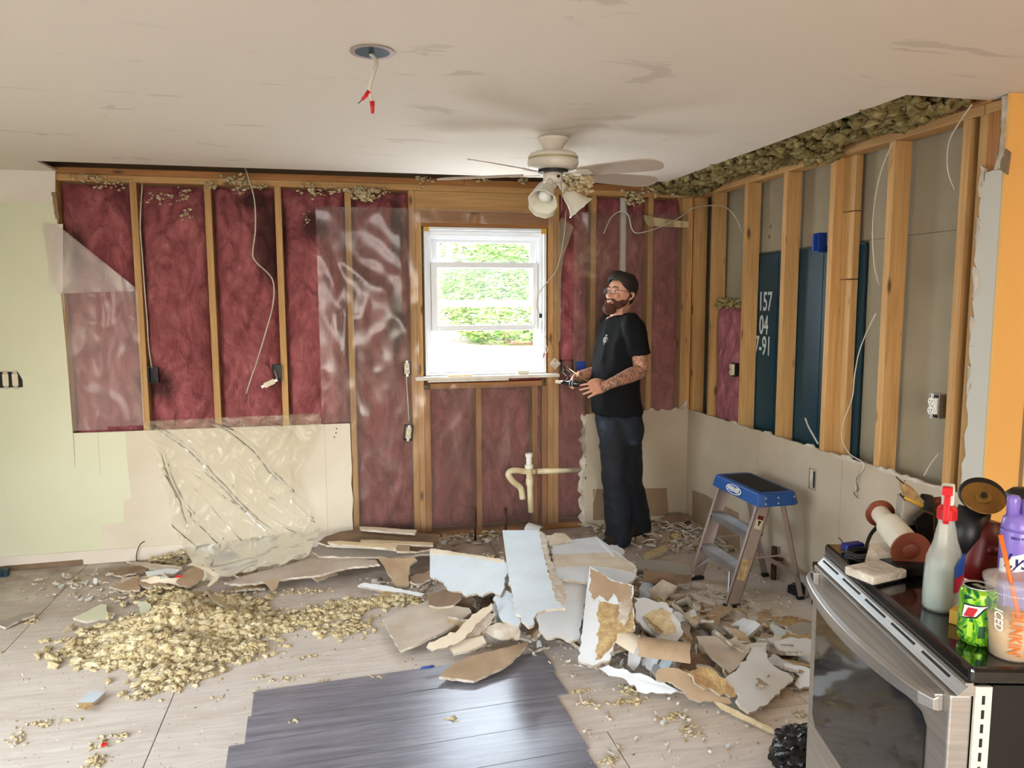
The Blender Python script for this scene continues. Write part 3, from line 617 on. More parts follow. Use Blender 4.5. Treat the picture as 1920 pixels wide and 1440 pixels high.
# hanging torn sheet over the lower drywall and trailing on the boards
LP_ = [(268,790),(272,812),(292,850),(300,890),(316,940),(322,985),(345,1030)]; RP_ = [(600,775),(604,800),(585,840),(560,880),(570,930),(590,975),(596,1000)]
CREASE = [(.03,.05,.72,.98,.020),(.34,.02,1.0,.72,.020),(.04,.3,.12,.85,.018),(.2,.45,.55,.75,.012),(.55,.05,.42,.4,.010),(.7,.08,.9,.3,.014),(.0,.98,.3,.7,.012),(.5,.35,.95,.88,.012),(.15,.12,.3,.3,.010),(.85,.0,.8,.35,.012),(.12,.7,.35,.98,.012),(.6,.7,.95,.62,.010),(.3,.25,.35,.55,.008)]
def drape(u, v):
    t = v*(len(LP_)-1); i = min(int(t), len(LP_)-2); f_ = t-i
    l = (LP_[i][0]*(1-f_)+LP_[i+1][0]*f_, LP_[i][1]*(1-f_)+LP_[i+1][1]*f_); r = (RP_[i][0]*(1-f_)+RP_[i+1][0]*f_, RP_[i][1]*(1-f_)+RP_[i+1][1]*f_)
    y = -.022-.05*v-.010*max(0,1-abs(noise.noise(Vector((u*5-v*3.6,v*1.0+u,3)))*9))*(.5+v)-.008*max(0,1-abs(noise.noise(Vector((u*6+v*4,v*1.5-u,8)))*9))-.004*max(0,1-abs(noise.noise(Vector((u*14,v*9,2)))*6))
    for (a0,b0,a1,b1,hh_) in CREASE:
        dx, dy = a1-a0, b1-b0; L2 = dx*dx+dy*dy; tt = ((u-a0)*dx+(v-b0)*dy)/L2
        if -.05 < tt < 1.05:
            dd = abs((u-a0)*dy-(v-b0)*dx)/math.sqrt(L2); wv = .006*noise.noise(Vector((tt*5,a0*9,b0))); y -= hh_*math.exp(-((dd+wv)/.014)**2)*min(1,max(0,6*min(tt+.05,1.05-tt)))
    q = B(l[0]+(r[0]-l[0])*u, l[1]+(r[1]-l[1])*u, y); q.z = max(q.z, .02+.02*u); return q
o = link('torn_plastic_sheet', MB().grid(drape, 130, 100), 'film_drape', smooth=True); tag(o, 'torn polythene sheet draped over the cream drywall below the left studs', 'plastic sheet')
def trail(u, v):
    a = B(345+255*u, 1030-35*u, -.085); b = Zp(385+195*u, 1088-38*u, .05+.05*u); q = a.lerp(b, v); q.z = max(.03+.06*u, a.z*(1-v))+.016*(1-abs(noise.noise(Vector((u*6,v*3,1)))*3))+.04*u*math.sin(v*2.4); return q
link('trailing_end', MB().grid(trail, 26, 12), 'film_drape', o, smooth=True)
a = [B(*q, -.03) for q in ((1053,408),(1075,425),(1066,455),(1056,480),(1052,520),(1051,640),(1047,640),(1047,420))]
o = link('plastic_strip', MB().prism(a, (0,.0012,0)), 'film_drape'); tag(o, 'narrow torn strip of milky plastic hanging beside the window stud', 'plastic sheet')
a = B(1268,422,-.012); o = link('barrier_tape', MB().prism([B(x,y,-.016) for x,y in ((1207,403),(1231,408),(1292,416),(1291,427),(1235,425),(1215,424),(1208,412))],(0,.002,0)), 'beech'); tag(o, 'pale strap of tape stretched across the corner studs near the top', 'tape')

# ---- cables ----
def cable(px, label, r=.0042, m='cable_white', group=None, nm='cable', cat='cable', n=5):
    P_ = [ (B(a[0],a[1],a[2]) if len(a) == 3 else a[3](a[0],a[1],a[2])) for a in px]
    o = link(nm, MB().tube(spline(P_, n), r, 7, flat=.6), m, smooth=True); tag(o, label, cat, group); return o
y1, y2 = -.012, -.035
cable([(267,343,y1),(263,420,y1),(267,480,y1),(271,540,.0),(276,600,.01),(279,650,.01),(285,690,.01)], 'white electrical cable running down beside the first stud to a black box')
o = cable([(458,312,-.05),(465,330,-.05),(477,375,-.045),(479,430,-.04),(474,475,-.04),(481,492,-.045),(511,524,-.05),(512,570,-.05),(497,628,-.05),(478,690,-.045),(474,700,-.04),(462,738,-.03)], 'long white cable hanging loose from the ceiling in front of the pink insulation', r=.0052)
link('bare_end', MB().tube([B(462,738,-.03),B(463,748,-.03),B(458,756,-.035)], .002, 5), 'cable_black', o)
o = cable([(1061,395,-.03),(1058,440,-.035),(1046,500,-.04),(1030,525,-.045),(1010,550,-.05),(1006,575,-.05),(1011,588,-.05)], 'white cable curving down across the window frame to a black connector', r=.005)
link('connector', MB().box((-.01,-.008,-.014),(.01,.008,.014), mat=Matrix.Translation(B(1013,592,-.05))), 'black_plastic', o, bevel=.003)
link('thin_wire', MB().tube(spline([B(1013,596,-.05),B(1020,612,-.05),B(1018,630,-.05),B(1027,655,-.05),B(1022,664,-.05)]), .0016, 5), 'cable_white', o, smooth=True)
link('thin_wire', MB().tube(spline([B(1016,600,-.05),B(1017,625,-.045),B(1032,640,-.04),B(1038,655,-.03)]), .0014, 5), 'cable_black', o, smooth=True)
link('wire_nut', MB().tube([B(1020,662,-.05),B(1018,673,-.05)], [.006,.003], 8), 'red_plastic', o, smooth=True)
cable([(1132,438,-.02),(1146,408,-.025),(1165,396,-.04),(1178,404,-.04),(1185,430,-.045),(1198,437,-.05),(1240,425,-.05),(1280,404,-.05),(1300,390,-.03,W),(1345,385,-.02,W),(1367,393,-.02,W),(1382,412,.0,W),(1393,438,.02,W)], 'white cable looping from the back wall round the room corner to the right wall studs', r=.0052)
cable([(1676,264,-.03,W),(1655,312,-.02,W),(1641,372,-.015,W),(1636,440,-.01,W),(1640,500,.0,W),(1649,535,.02,W)], 'white cable looping beside the right wall stud under the hanging insulation', r=.0046)
cable([(1822,196,-.10,W),(1800,228,-.08,W),(1781,262,-.03,W),(1776,300,-.01,W),(1780,330,.01,W),(1791,357,.03,W)], 'short white cable drooping at the top of the right wall next to the orange wall', r=.0046)
o = cable([(1642,588,.0,W),(1614,650,-.01,W),(1603,700,-.015,W),(1598,745,-.015,W),(1582,790,-.02,W),(1578,820,-.02,W),(1592,850,-.02,W),(1619,868,-.022,W),(1616,885,-.022,W)], 'cream cable hanging over the cut drywall edge with its wires stripped', r=.0044)
link('stripped_wire', MB().tube(spline([W(1616,884,-.022),W(1606,900,-.022),W(1609,918,-.022),W(1601,925,-.022),W(1609,934,-.03)]), .0018, 5), 'cable_black', o, smooth=True)
link('stripped_wire', MB().tube(spline([W(1616,884,-.022),W(1611,893,-.022),W(1604,912,-.022),W(1606,928,-.026)]), .0016, 5), 'cable_white', o, smooth=True)
o = cable([(1510,784,.05,W),(1516,800,.04,W),(1526,818,.02,W),(1534,832,.01,W)], 'short grey cable stub sticking up behind the cut drywall edge at the teal cabinet', r=.005, m='cable_white')
cable([(1760,850,.05,W),(1745,870,.03,W),(1732,892,.01,W)], 'short white cable stub slanting out of the cut edge beside the last stud', r=.0034)
cable([(1101,820,-.03),(1095,840,-.03),(1105,870,-.035),(1118,900,-.04),(1112,940,-.04),(1100,975,-.06),(1082,1000,-.15)], 'thin white cable hanging down the torn drywall edge behind the man', r=.003)

# ---- boxes and outlets ----
def jbox(name, label, c, face='B', w=.055, h=.095, m='black_plastic', device=None, tilt=0, dm='ivory', dep=.05, group=None):
    t_ = thing(name, label, 'electrical box' if device != 'only' else 'outlet', c, group=group)
    if face == 'B': mx = Matrix.Translation(c)@Matrix.Rotation(tilt,4,'Y')
    else: mx = Matrix.Translation(c)@Matrix.Rotation(-PI/2,4,'Z')@Matrix.Rotation(tilt,4,'Y')
    if device != 'only':
        mb = MB(); e_ = .003
        mb.box((-w/2,.0,-h/2),(-w/2+e_,dep,h/2),mat=mx).box((w/2-e_,.0,-h/2),(w/2,dep,h/2),mat=mx).box((-w/2+e_,.0,-h/2),(w/2-e_,dep,-h/2+e_),mat=mx).box((-w/2+e_,.0,h/2-e_),(w/2-e_,dep,h/2),mat=mx).box((-w/2,dep,-h/2),(w/2,dep+.003,h/2),mat=mx)
        link('box_shell', mb, m, t_)
    if device:
        yo = -.012 if device != 'deep' else -.006
        mb = MB().box((-.008,yo+.001,-.052),(.008,yo+.003,.052),mat=mx); link('mounting_strap', mb, 'steel', t_)
        link('receptacle_body', MB().box((-.016,yo+.003,-.034),(.016,yo+.03,.034),mat=mx), dm, t_, bevel=.002)
        for s_ in (-1,1):
            o_ = link('socket_face', MB().lathe([(.0,-.0),(.0165,0),(.0165,.006),(0,.006)], mx@Vector((0,yo-.004,s_*.019)), mx.to_3x3()@Vector((0,1,0)), 16), dm, t_)
            link('slots', MB().box((-.008,yo-.0046,s_*.019-.002),(-.005,yo-.0039,s_*.019+.007),mat=mx).box((.005,yo-.0046,s_*.019-.002),(.008,yo-.0039,s_*.019+.007),mat=mx).box((-.0025,yo-.0046,s_*.019-.011),(.0025,yo-.0039,s_*.019-.006),mat=mx), 'black_rubber', o_)
    return t_
jbox('junction_box', 'empty black plastic electrical box on the first stud right of the folded plastic', B(287,703,-.02))
t_ = jbox('junction_box', 'black electrical box on the third stud with a cream outlet dangling below it', B(519,698,-.02))
c = B(505,719,-.05); mx = Matrix.Translation(c)@Matrix.Rotation(1.15,4,'Y')
o = thing('outlet', 'cream duplex outlet dangling on its wires against the pink insulation', 'outlet', c)
link('receptacle_body', MB().box((-.016,0,-.034),(.016,.026,.034),mat=mx), 'ivory', o, bevel=.003)
for s_ in (-1,1): link('socket_face', MB().lathe([(0,0),(.0165,0),(.0165,.006),(0,.006)], mx@Vector((0,-.005,s_*.019)), (0,1,0), 14), 'ivory', o)
link('mounting_strap', MB().box((-.008,.001,-.052),(.008,.003,.052),mat=mx), 'steel', o)
link('wire', MB().tube(spline([c+Vector((.02,.01,.01)),c+Vector((.045,.01,.03)),B(514,694,-.005)]), .002, 5), 'cable_white', o)
jbox('outlet_box', 'cream duplex outlet on the stud beside the window\'s lower left corner', B(763,691,-.012), device='b', w=.05, h=.085)
jbox('outlet_box', 'black box with a cream outlet hanging crooked low beside the window studs', B(766,812,-.03), device='deep', w=.06, h=.10, tilt=.12)
o = cable([(762,706,-.012),(764,740,-.01),(766,770,-.01),(767,790,-.02)], 'cable running down between the two outlets left of the window studs', r=.004)
jbox('outlet_box', 'ivory outlet on the edge of the stud beside the pink batt in the right wall', W(1374,693,-.004)+Vector((0,0,0)), face='R', device='b', w=.05, h=.085)
jbox('outlet_box', 'grey metal box with a white duplex outlet between the last right wall studs', W(1751,761,-.006), face='R', device='b', m='steel', dm='white_plastic', w=.055, h=.10)
c = W(1523,898,-.0135); o = thing('wall_socket_hole', 'narrow rectangular outlet cutout in the white drywall beside the ladder top', 'electrical box', c)
link('cutout', MB().box((-.014,c.y-.030,c.z-.055),(-.0132,c.y+.030,c.z+.055)), 'paper_dark', o); link('metal_box', MB().box((-.0146,c.y-.026,c.z-.05),(-.0141,c.y+.02,c.z+.05)), 'gypsum', o); link('dark_gap', MB().box((-.0152,c.y-.024,c.z-.045),(-.0147,c.y-.008,c.z+.045)), 'black_rubber', o)
# triple switch opening in the green wall
c = B(14,712,D); o = thing('switch_box', 'wide black switch opening with bare switches in the green wall', 'switch', c)
link('opening', MB().prism([B(a,b,D-.0012) for a,b in ((-30,697),(33,697),(42,712),(43,726),(-30,728))],(0,.001,0)), 'black_rubber', o)
for px_ in (-7,11,29):
    a = B(px_,712,D-.0014); sw = link('switch', MB().box((a.x-.016,a.y-.008,a.z-.035),(a.x+.016,a.y,a.z+.035)), 'ivory', o, bevel=.003)
    link('strap_ear', MB().prism([(a.x-.010,a.y-.004,a.z+.035),(a.x+.010,a.y-.004,a.z+.035),(a.x+.016,a.y-.004,a.z+.052),(a.x-.016,a.y-.004,a.z+.052)],(0,.003,0)).prism([(a.x-.010,a.y-.004,a.z-.035),(a.x+.010,a.y-.004,a.z-.035),(a.x+.016,a.y-.004,a.z-.052),(a.x-.016,a.y-.004,a.z-.052)],(0,.003,0)), 'alu_dull', sw)
# box beside the sill with its dangling wires
c = B(1041,682,-.03); o = thing('cover_plate', 'tilted beige cover plate fixed beside the right end of the sill', 'cover plate', c)
mx = Matrix.Translation(c)@Matrix.Rotation(.75,4,'Y'); link('plate', MB().box((-.03,0,-.03),(.03,.02,.03),mat=mx), 'gypsum', o, bevel=.005); link('hole', MB().lathe([(0,0),(.004,0),(.004,.002),(0,.002)], mx@Vector((-.01,-.0015,.012)), (0,1,0), 8), 'black_rubber', o)
t_ = jbox('junction_box', 'black box beside the sill with a bunch of wires pulled out of it', B(1064,686,-.015), w=.08, h=.08)
for i in range(6):
    r_ = random.Random(i+40); a = B(1060+r_.uniform(-4,5),686,-.01); b = B(1066+i*6-10,716+r_.uniform(-10,2),-.10-.02*i)
    link('loose_wire', MB().tube(spline([a,a.lerp(b,.4)+Vector((r_.uniform(-.02,.02),-.02,r_.uniform(0,.02))),a.lerp(b,.7)+Vector((r_.uniform(-.02,.02),-.02,0)),b]), .0016, 5), 'cable_black' if i % 2 else 'cable_white', t_)
a = B(1090,686,-.012); o = link('blue_box', MB().box((a.x-.03,a.y,a.z-.03),(a.x+.03,a.y+.05,a.z+.03)), 'blue_clip', bevel=.003); tag(o, 'blue electrical box on the studs behind the man\'s forearm', 'electrical box')

# ---- pipes ----
a = B(1168,366,.03); b = B(1170,700,.03); o = thing('vent_pipe', 'white plastic vent pipe running down the wall behind the man', 'pipe', (a.x,.02,.9))
link('pipe', MB().tube([(a.x,.02,2.26),(a.x-.005,.02,.9)], .024, 14), 'pvc_white', o, smooth=True)
o = thing('drain_pipe', 'cream plastic sink drain pipes with a white threaded top under the window', 'pipe', B(992,940,-.08))
P0 = B(992,872,-.08); link('riser', MB().tube([B(996,960,-.08),B(994,925,-.08),P0], .021, 14), 'pvc', o, smooth=True)
link('coupling', MB().lathe([(.027,0),(.027,.04),(.023,.042),(.023,.06)], B(993,900,-.08)-Vector((0,0,.03)), (0,0,1), 16), 'pvc', o, smooth=False)
link('tail_piece', MB().lathe([(.020,0),(.030,.0),(.030,.022),(.020,.024),(.020,.075),(.026,.078),(.026,.1),(.016,.1),(.016,.05),(.0,.05)], P0-Vector((0,0,.02)), (0,0,1), 18), 'pvc_white', o)
link('trap_arm', MB().tube(spline([B(1003,884,-.05),B(985,884,-.06),B(963,882,-.08),B(953,889,-.09),B(962,903,-.09),B(976,915,-.085),B(980,935,-.08)]), .021, 14), 'pvc', o, smooth=True)
link('branch', MB().tube([B(1006,884,-.03),B(1096,880,.03)], .02, 12), 'pvc', o, smooth=True)
for px_, y0_, y1_, lb in ((891,952,1005,'dark copper water pipe standing nearest the heap under the window centre'),(948,952,985,'dark copper water pipe standing behind the long white board')):
    q = B(px_, y1_, -.12); q.z = 0; o = link('copper_pipe', MB().tube([q, B(px_,y0_,-.12)], .008, 10), 'copper_dark', smooth=True); tag(o, lb, 'pipe')
q = Zp(1530,1132); o = link('rusty_pipe', MB().tube([(q.x-.012,q.y,0),(q.x-.01,q.y,.21)], .013, 12).tube([(q.x-.01,q.y,.20),(q.x-.01,q.y,.222)], .017, 12), 'copper_dark', smooth=False); tag(o, 'rusty pipe stub standing on the floor between the ladder and the range', 'pipe')
q = Zp(1450,1086); o = link('rusty_pipe', MB().tube([(q.x,q.y,0),(q.x,q.y,.19)], .016, 12).tube([(q.x,q.y,.12),(q.x+.02,q.y-.05,.13)], .01, 8), 'copper_dark'); tag(o, 'dark pipe stub standing behind the ladder legs at the right wall', 'pipe')
q = Zp(258,1052,.0); o = link('bent_wire', MB().tube(spline([B(257,1056,-.04),B(256,1040,-.04),B(262,1022,-.045),B(271,1015,-.05)]), .003, 6), 'copper_dark', smooth=True); tag(o, 'rusty bent wire sticking up in front of the left baseboard', 'wire')
# ---- ceiling box ----
c = Zp(698,96,CH); o = thing('ceiling_box', 'round teal ceiling electrical box with a hanging cable and red wire nuts', 'electrical box', c)
link('rim', MB().lathe([(.052,.0),(.066,.0),(.067,-.004),(.052,-.004),(.052,.0)], c, (0,0,1), 32), 'alu_dull', o); link('cup', MB().lathe([(.0,-.0012),(.052,-.0012)], c, (0,0,1), 32), 'teal_box', o)
link('cup_wall', MB().lathe([(.052,-.004),(.0515,-.002),(.04,-.0015)], c, (0,0,1), 32), 'teal_steel', o)
cb_ = link('cable', MB().tube(spline([c+Vector((-.005,.02,-.001)),c+Vector((.012,.0,-.03)),c+Vector((.0,-.01,-.07)),c+Vector((-.012,-.01,-.115)),c+Vector((-.004,-.01,-.15))]), [.007]*25 if False else .0062, 8), 'cable_white', o, smooth=True)
link('wire_nut', MB().tube([c+Vector((-.004,-.01,-.148)),c+Vector((-.004,-.01,-.182))], [.0075,.005], 10), 'red_plastic', cb_, smooth=True)
link('wire_nut', MB().tube([c+Vector((-.012,-.01,-.12)),c+Vector((-.034,-.01,-.145))], [.008,.004], 10), 'red_plastic', cb_, smooth=True)
link('wire', MB().tube([c+Vector((-.034,-.01,-.145)),c+Vector((-.046,-.01,-.156))], .0014, 5), 'cable_black', cb_)

# ---- ceiling fan ----
fc = Vector((-1.426,-1.455,CH)); fan = thing('ceiling_fan', 'cream ceiling fan with glass bell lights hanging in front of the window', 'ceiling fan', fc)
plain('fan_white', (222,214,198), .35); plain('fan_band', (176,164,126), .4); plain('blade_white', (178,163,146), .5); plain('brass', (150,120,60), .35, metal=.8)
link('canopy', MB().lathe([(.0,-.002),(.072,-.002),(.073,-.008),(.066,-.018),(.052,-.035),(.044,-.052),(.041,-.066),(.0,-.066)], fc, (0,0,1), 40), 'fan_white', fan, smooth=True)
link('motor_housing', MB().lathe([(.0,-.062),(.05,-.062),(.09,-.068),(.108,-.075),(.116,-.088),(.116,-.093),(.113,-.096),(.113,-.102),(.117,-.105),(.117,-.122),(.108,-.138),(.09,-.145),(.0,-.145)], fc, (0,0,1), 48, mi=[0]*5+[1,1]+[0]*5), ['fan_white','fan_band'], fan, smooth=True)
link('flywheel', MB().lathe([(.0,-.146),(.07,-.146),(.07,-.158),(.0,-.158)], fc, (0,0,1), 32), 'black_plastic', fan)
link('switch_housing', MB().lathe([(.0,-.158),(.042,-.158),(.046,-.162),(.046,-.2),(.04,-.206),(.0,-.206)], fc, (0,0,1), 32), 'fan_white', fan, smooth=True)
link('toggle', MB().lathe([(0,0),(.007,0),(.007,.004),(0,.004)], fc+Vector((.012,-.0475,-.18)), (0,-1,0), 10), 'black_rubber', fan)
for k_ in range(5):
    ang = math.radians([8,-49,80,217,160][k_]); ca, sa = math.cos(ang), math.sin(ang); prof = [(.14,.03),(.17,.045),(.25,.054),(.38,.062),(.47,.065),(.51,.058),(.535,.038),(.545,.01)]
    top = [(r_, w_) for r_, w_ in prof]+[(r_, -w_) for r_, w_ in prof[::-1]]; tilt = math.radians(-13)
    def bl(q, zz): r_, w_ = q; x_, y_ = r_*ca-w_*math.cos(tilt)*sa, r_*sa+w_*math.cos(tilt)*ca; return fc+Vector((x_, y_, -.165+w_*math.sin(tilt)+zz-.02*r_))
    bld = link('blade', MB().prism([bl(q, 0) for q in top], (0,0,.005)), 'blade_white', fan)
    link('blade_arm', MB().prism([bl(q,-.004) for q in ((.06,.012),(.12,.012),(.16,.028),(.2,.02),(.2,-.02),(.16,-.028),(.12,-.012),(.06,-.012))], (0,0,.003)), 'fan_white', bld)
m, t, p = newmat('frosted_glass'); p.inputs['Base Color'].default_value = lin((232,228,208)); p.inputs['Roughness'].default_value = .3; p.inputs['Subsurface Weight'].default_value = 0; p.inputs['Alpha'].default_value = .86; MAT['frosted_glass'] = m
for k_, (dx, dy, dz) in enumerate(((-.42,-.62,-.72),(.62,-.1,-.74),(-.05,.8,-.7))):
    d_ = Vector((dx,dy,dz)).normalized(); s0 = fc+Vector((dx*.05,dy*.05,-.2)); s1 = s0+d_*.045
    arm = link('light_arm', MB().tube([fc+Vector((dx*.03,dy*.03,-.195)), s0, s1], [.014,.016,.02], 12), 'fan_white', fan, smooth=True)
    mb = MB(); n_ = 32; ax = d_; e1 = ax.orthogonal().normalized(); e2 = ax.cross(e1); kk = 0
    pr = [(.022,.0),(.030,.012),(.034,.03),(.038,.06),(.046,.085),(.058,.105),(.066,.112)]
    for r_, h_ in pr:
        for j in range(n_): a_ = 2*PI*j/n_; rr = r_*(1+.025*math.sin(8*a_)*(h_/.11)); mb.v.append(s1+ax*(h_-.004*abs(math.sin(4*a_))*(h_/.11))+e1*rr*math.cos(a_)+e2*rr*math.sin(a_))
    for i in range(len(pr)-1):
        for j in range(n_): mb.f.append((i*n_+j,i*n_+(j+1)%n_,(i+1)*n_+(j+1)%n_,(i+1)*n_+j)); mb.m.append(0)
    sh = link('glass_shade', mb, 'frosted_glass', fan, smooth=True, solid=.003)
    link('bulb', MB().lathe([(.012,.0),(.014,.02),(.026,.045),(.03,.062),(.026,.08),(.012,.09),(.0,.092)], s1, d_, 20), 'white_plastic', sh, smooth=True)
link('pull_chain', MB().tube([fc+Vector((.03,-.03,-.2)),fc+Vector((.032,-.035,-.33))], .0015, 5), 'brass', fan)
link('loose_wire', MB().tube(spline([fc+Vector((.06,-.02,-.17)),fc+Vector((.12,-.03,-.2)),fc+Vector((.17,-.02,-.22)),fc+Vector((.15,-.03,-.26)),fc+Vector((.12,-.03,-.275))]), .0018, 5), 'cable_white', fan, smooth=True)
pts = [(fc.x+.05+R1.random()*.12, fc.y-.04+R1.uniform(-.03,.03), fc.z-.175-R1.random()*.07, R1.uniform(.004,.012), .8) for i in range(70)]
o = clumps('fan_fluff', pts, 'wool_yellow', rnd=9); tag(o, 'shreds of yellow insulation caught on the ceiling fan light kit', 'insulation', kind='stuff')

# ---- step ladder ----
yf, yn = -1.09, -1.51      # far and near rails
lad = thing('step_ladder', 'small aluminium step ladder with a blue top standing beside the drywall heap', 'ladder', (-.27,-1.3,0))
def rail(y, s_, m, x0, x1, z1, w, nm='front_rail'):
    # a channel section leaning from its foot x0 to the cap x1
    d = Vector((x1-x0, 0, z1)).normalized(); q = Vector((d.z,0,-d.x)); mb = MB(); A = Vector((x0,y,.012)); Bq = Vector((x1,y,z1))
    mb.prism([A-q*0, A+q*w, A+q*w+Vector((0,.003*s_,0)), A+Vector((0,.003*s_,0))], Bq-A); mb.prism([A, A+q*.003, A+q*.003+Vector((0,.022*s_,0)), A+Vector((0,.022*s_,0))], Bq-A); mb.prism([A+q*(w-.003), A+q*w, A+q*w+Vector((0,.022*s_,0)), A+q*(w-.003)+Vector((0,.022*s_,0))], Bq-A)
    return link(nm, mb, m, lad), d, q
XF0, XF1, ZC = -.515, -.345, .56
for y, s_ in ((yf,-1),(yn,1)):
    r_, d, q = rail(y+(.045 if s_ < 0 else 0)*0+(-s_)*0, s_, 'alu_dull', XF0, XF1+.0, ZC, .072)
    link('rubber_foot', MB().box((XF0-.006,y-.003 if s_ > 0 else y-.028,.0),(XF0+.082,y+.028 if s_ > 0 else y+.003,.02)), 'black_rubber', r_, bevel=.004)
    if s_ > 0:
        def on(u_, h_, y_): return Vector((XF0,y_,.012))+d*h_+q*u_
        lb = link('warning_label', MB().prism([on(.02,.5,y-.0008),on(.06,.5,y-.0008),on(.06,.425,y-.0008),on(.02,.425,y-.0008)],(0,.0006,0)), 'ivory', r_); link('warning_band', MB().prism([on(.022,.498,y-.0012),on(.058,.498,y-.0012),on(.058,.475,y-.0012),on(.022,.475,y-.0012)],(0,.0003,0)), 'dark_red', r_)
        link('warning_picture', MB().prism([on(.03,.468,y-.0012),on(.045,.47,y-.0012),on(.052,.46,y-.0012),on(.043,.456,y-.0012),on(.047,.445,y-.0012),on(.035,.445,y-.0012),on(.036,.456,y-.0012)],(0,.0003,0)), 'black_rubber', r_)
        link('worn_label', MB().prism(ragged([on(.012,.26,y-.0008),on(.058,.26,y-.0008),on(.058,.15,y-.0008),on(.012,.15,y-.0008)],.003,.012),(0,.0006,0)), 'torn_brown', r_)
XB0, XB1 = -.06, -.20
for y, s_ in ((-1.14,-1),(-1.50,1)):
    mb = MB(); A = Vector((XB0,y,.012)); Bq = Vector((XB1,y,.56))
    mb.prism([A,A-Vector((.03,0,0)),A-Vector((.03,-.003*s_,0)),A+Vector((0,.003*s_,0))], Bq-A); mb.prism([A,A-Vector((.003,0,0)),A-Vector((.003,-.02*s_,0)),A+Vector((0,.02*s_,0))], Bq-A)
    r_ = link('rear_rail', mb, 'alu_dull', lad); link('rubber_foot', MB().box((XB0-.034,y-.003 if s_ > 0 else y-.024,0),(XB0+.005,y+.024 if s_ > 0 else y+.003,.02)), 'black_rubber', r_, bevel=.004)
    link('spreader', MB().tube([(XF0+.12+.02,y,.25),(XB0-.06,y,.255)], .005, 6), 'alu_dull', lad)
link('rear_brace', MB().box((XB0-.045,-1.5,.12),(XB0-.04,-1.14,.145)), 'alu_dull', lad)
for z_ in (.2,.385):
    x_ = XF0+(XF1-XF0)*z_/ZC; st_ = link('step', MB().box((x_+.004,yn+.003,z_-.004),(x_+.085,yf-.003,z_)).box((x_+.001,yn+.003,z_-.038),(x_+.006,yf-.003,z_)).box((x_+.08,yn+.003,z_-.02),(x_+.084,yf-.003,z_)), 'aluminium', lad, bevel=.001)
    mb = MB()
    for i in range(6): mb.box((x_+.012+.011*i,yn+.006,z_),(x_+.016+.011*i,yf-.006,z_+.0015))
    link('treads', mb, 'aluminium', st_)
    for yy in (yn+.02,yf-.02): link('rivet', MB().lathe([(.005,0),(.004,.003),(0,.004)], (x_+.001,yy,z_-.02), (-1,0,0), 8), 'black_rubber', st_)
for y in (yn+.015,yf-.015): ym = -1.3+(.09 if y > -1.3 else -.09); link('diagonal_brace', MB().tube([(XF0+.02,y,.06),(XF0+.085,ym,.17)], .006, 6), 'aluminium', lad)
mb = MB(); TA = [(-.375,-1.535),(-.375,-1.065),(-.335,-1.05),(-.165,-1.05),(-.13,-1.075),(-.13,-1.525),(-.165,-1.55),(-.335,-1.55)]
mb.v += [Vector((x,y,.53)) for x,y in TA]+[Vector((x,y,.595)) for x,y in ((-.36,-1.52),(-.36,-1.08),(-.325,-1.065),(-.175,-1.065),(-.145,-1.09),(-.145,-1.51),(-.175,-1.535),(-.325,-1.535))]
mb.f += [tuple(range(8))[::-1], tuple(range(8,16))]+[(i,(i+1)%8,8+(i+1)%8,8+i) for i in range(8)]; mb.m += [0]*10
cap = link('top_cap', mb, 'blue_cap', lad, bevel=.006)
link('top_pad', MB().box((-.33,-1.49,.5955),(-.17,-1.11,.5975)), 'black_rubber', cap)
for i, (yy, zz) in enumerate(((-.33,.575),(-.26,.575),(-.17,.575),(-.33,.545),(-.26,.545))): link('rivet', MB().lathe([(.006,0),(.004,.003),(0,.004)], (yy,-1.545,zz), (0,-1,.2), 8), 'aluminium', cap)
FL = Matrix(((0,0,-1),(-1,0,0),(0,1,0)))
link('logo_oval', MB().lathe([(.0,0),(.058,0),(.058,.001),(.0,.001)], (0,0,0), (0,0,1), 28), 'white_plastic', cap, local=True)
ov = [c_ for c_ in cap.children if c_.name.startswith('logo_oval')][0]; mxo = Matrix.Translation(Vector((-.3725,-1.30,.563))-root_loc(cap))@Matrix.Rotation(math.radians(13),4,'Y')@FL.to_4x4()
for v_ in ov.data.vertices: q = v_.co.copy(); v_.co = mxo@Vector((q.x*1.35,q.y*.42,q.z))
ov2 = ov.copy(); ov2.data = ov.data.copy(); COL.objects.link(ov2); ov2.name = 'logo_field'; ov2.data.materials[0] = MAT['blue_cap']; ctr_ = mxo@Vector((0,0,0))
for v_ in ov2.data.vertices: v_.co = ctr_+(v_.co-ctr_)*.86+Vector((-.0008,0,0))
tx = text('WERNER', .034, (0,0,0), None, 'white_plastic', None, bold=.0012, sx=.86, ext=.0003)
for v_ in tx.data.vertices: v_.co = mxo@(v_.co+Vector((0,0,.003)))
tx.parent = cap
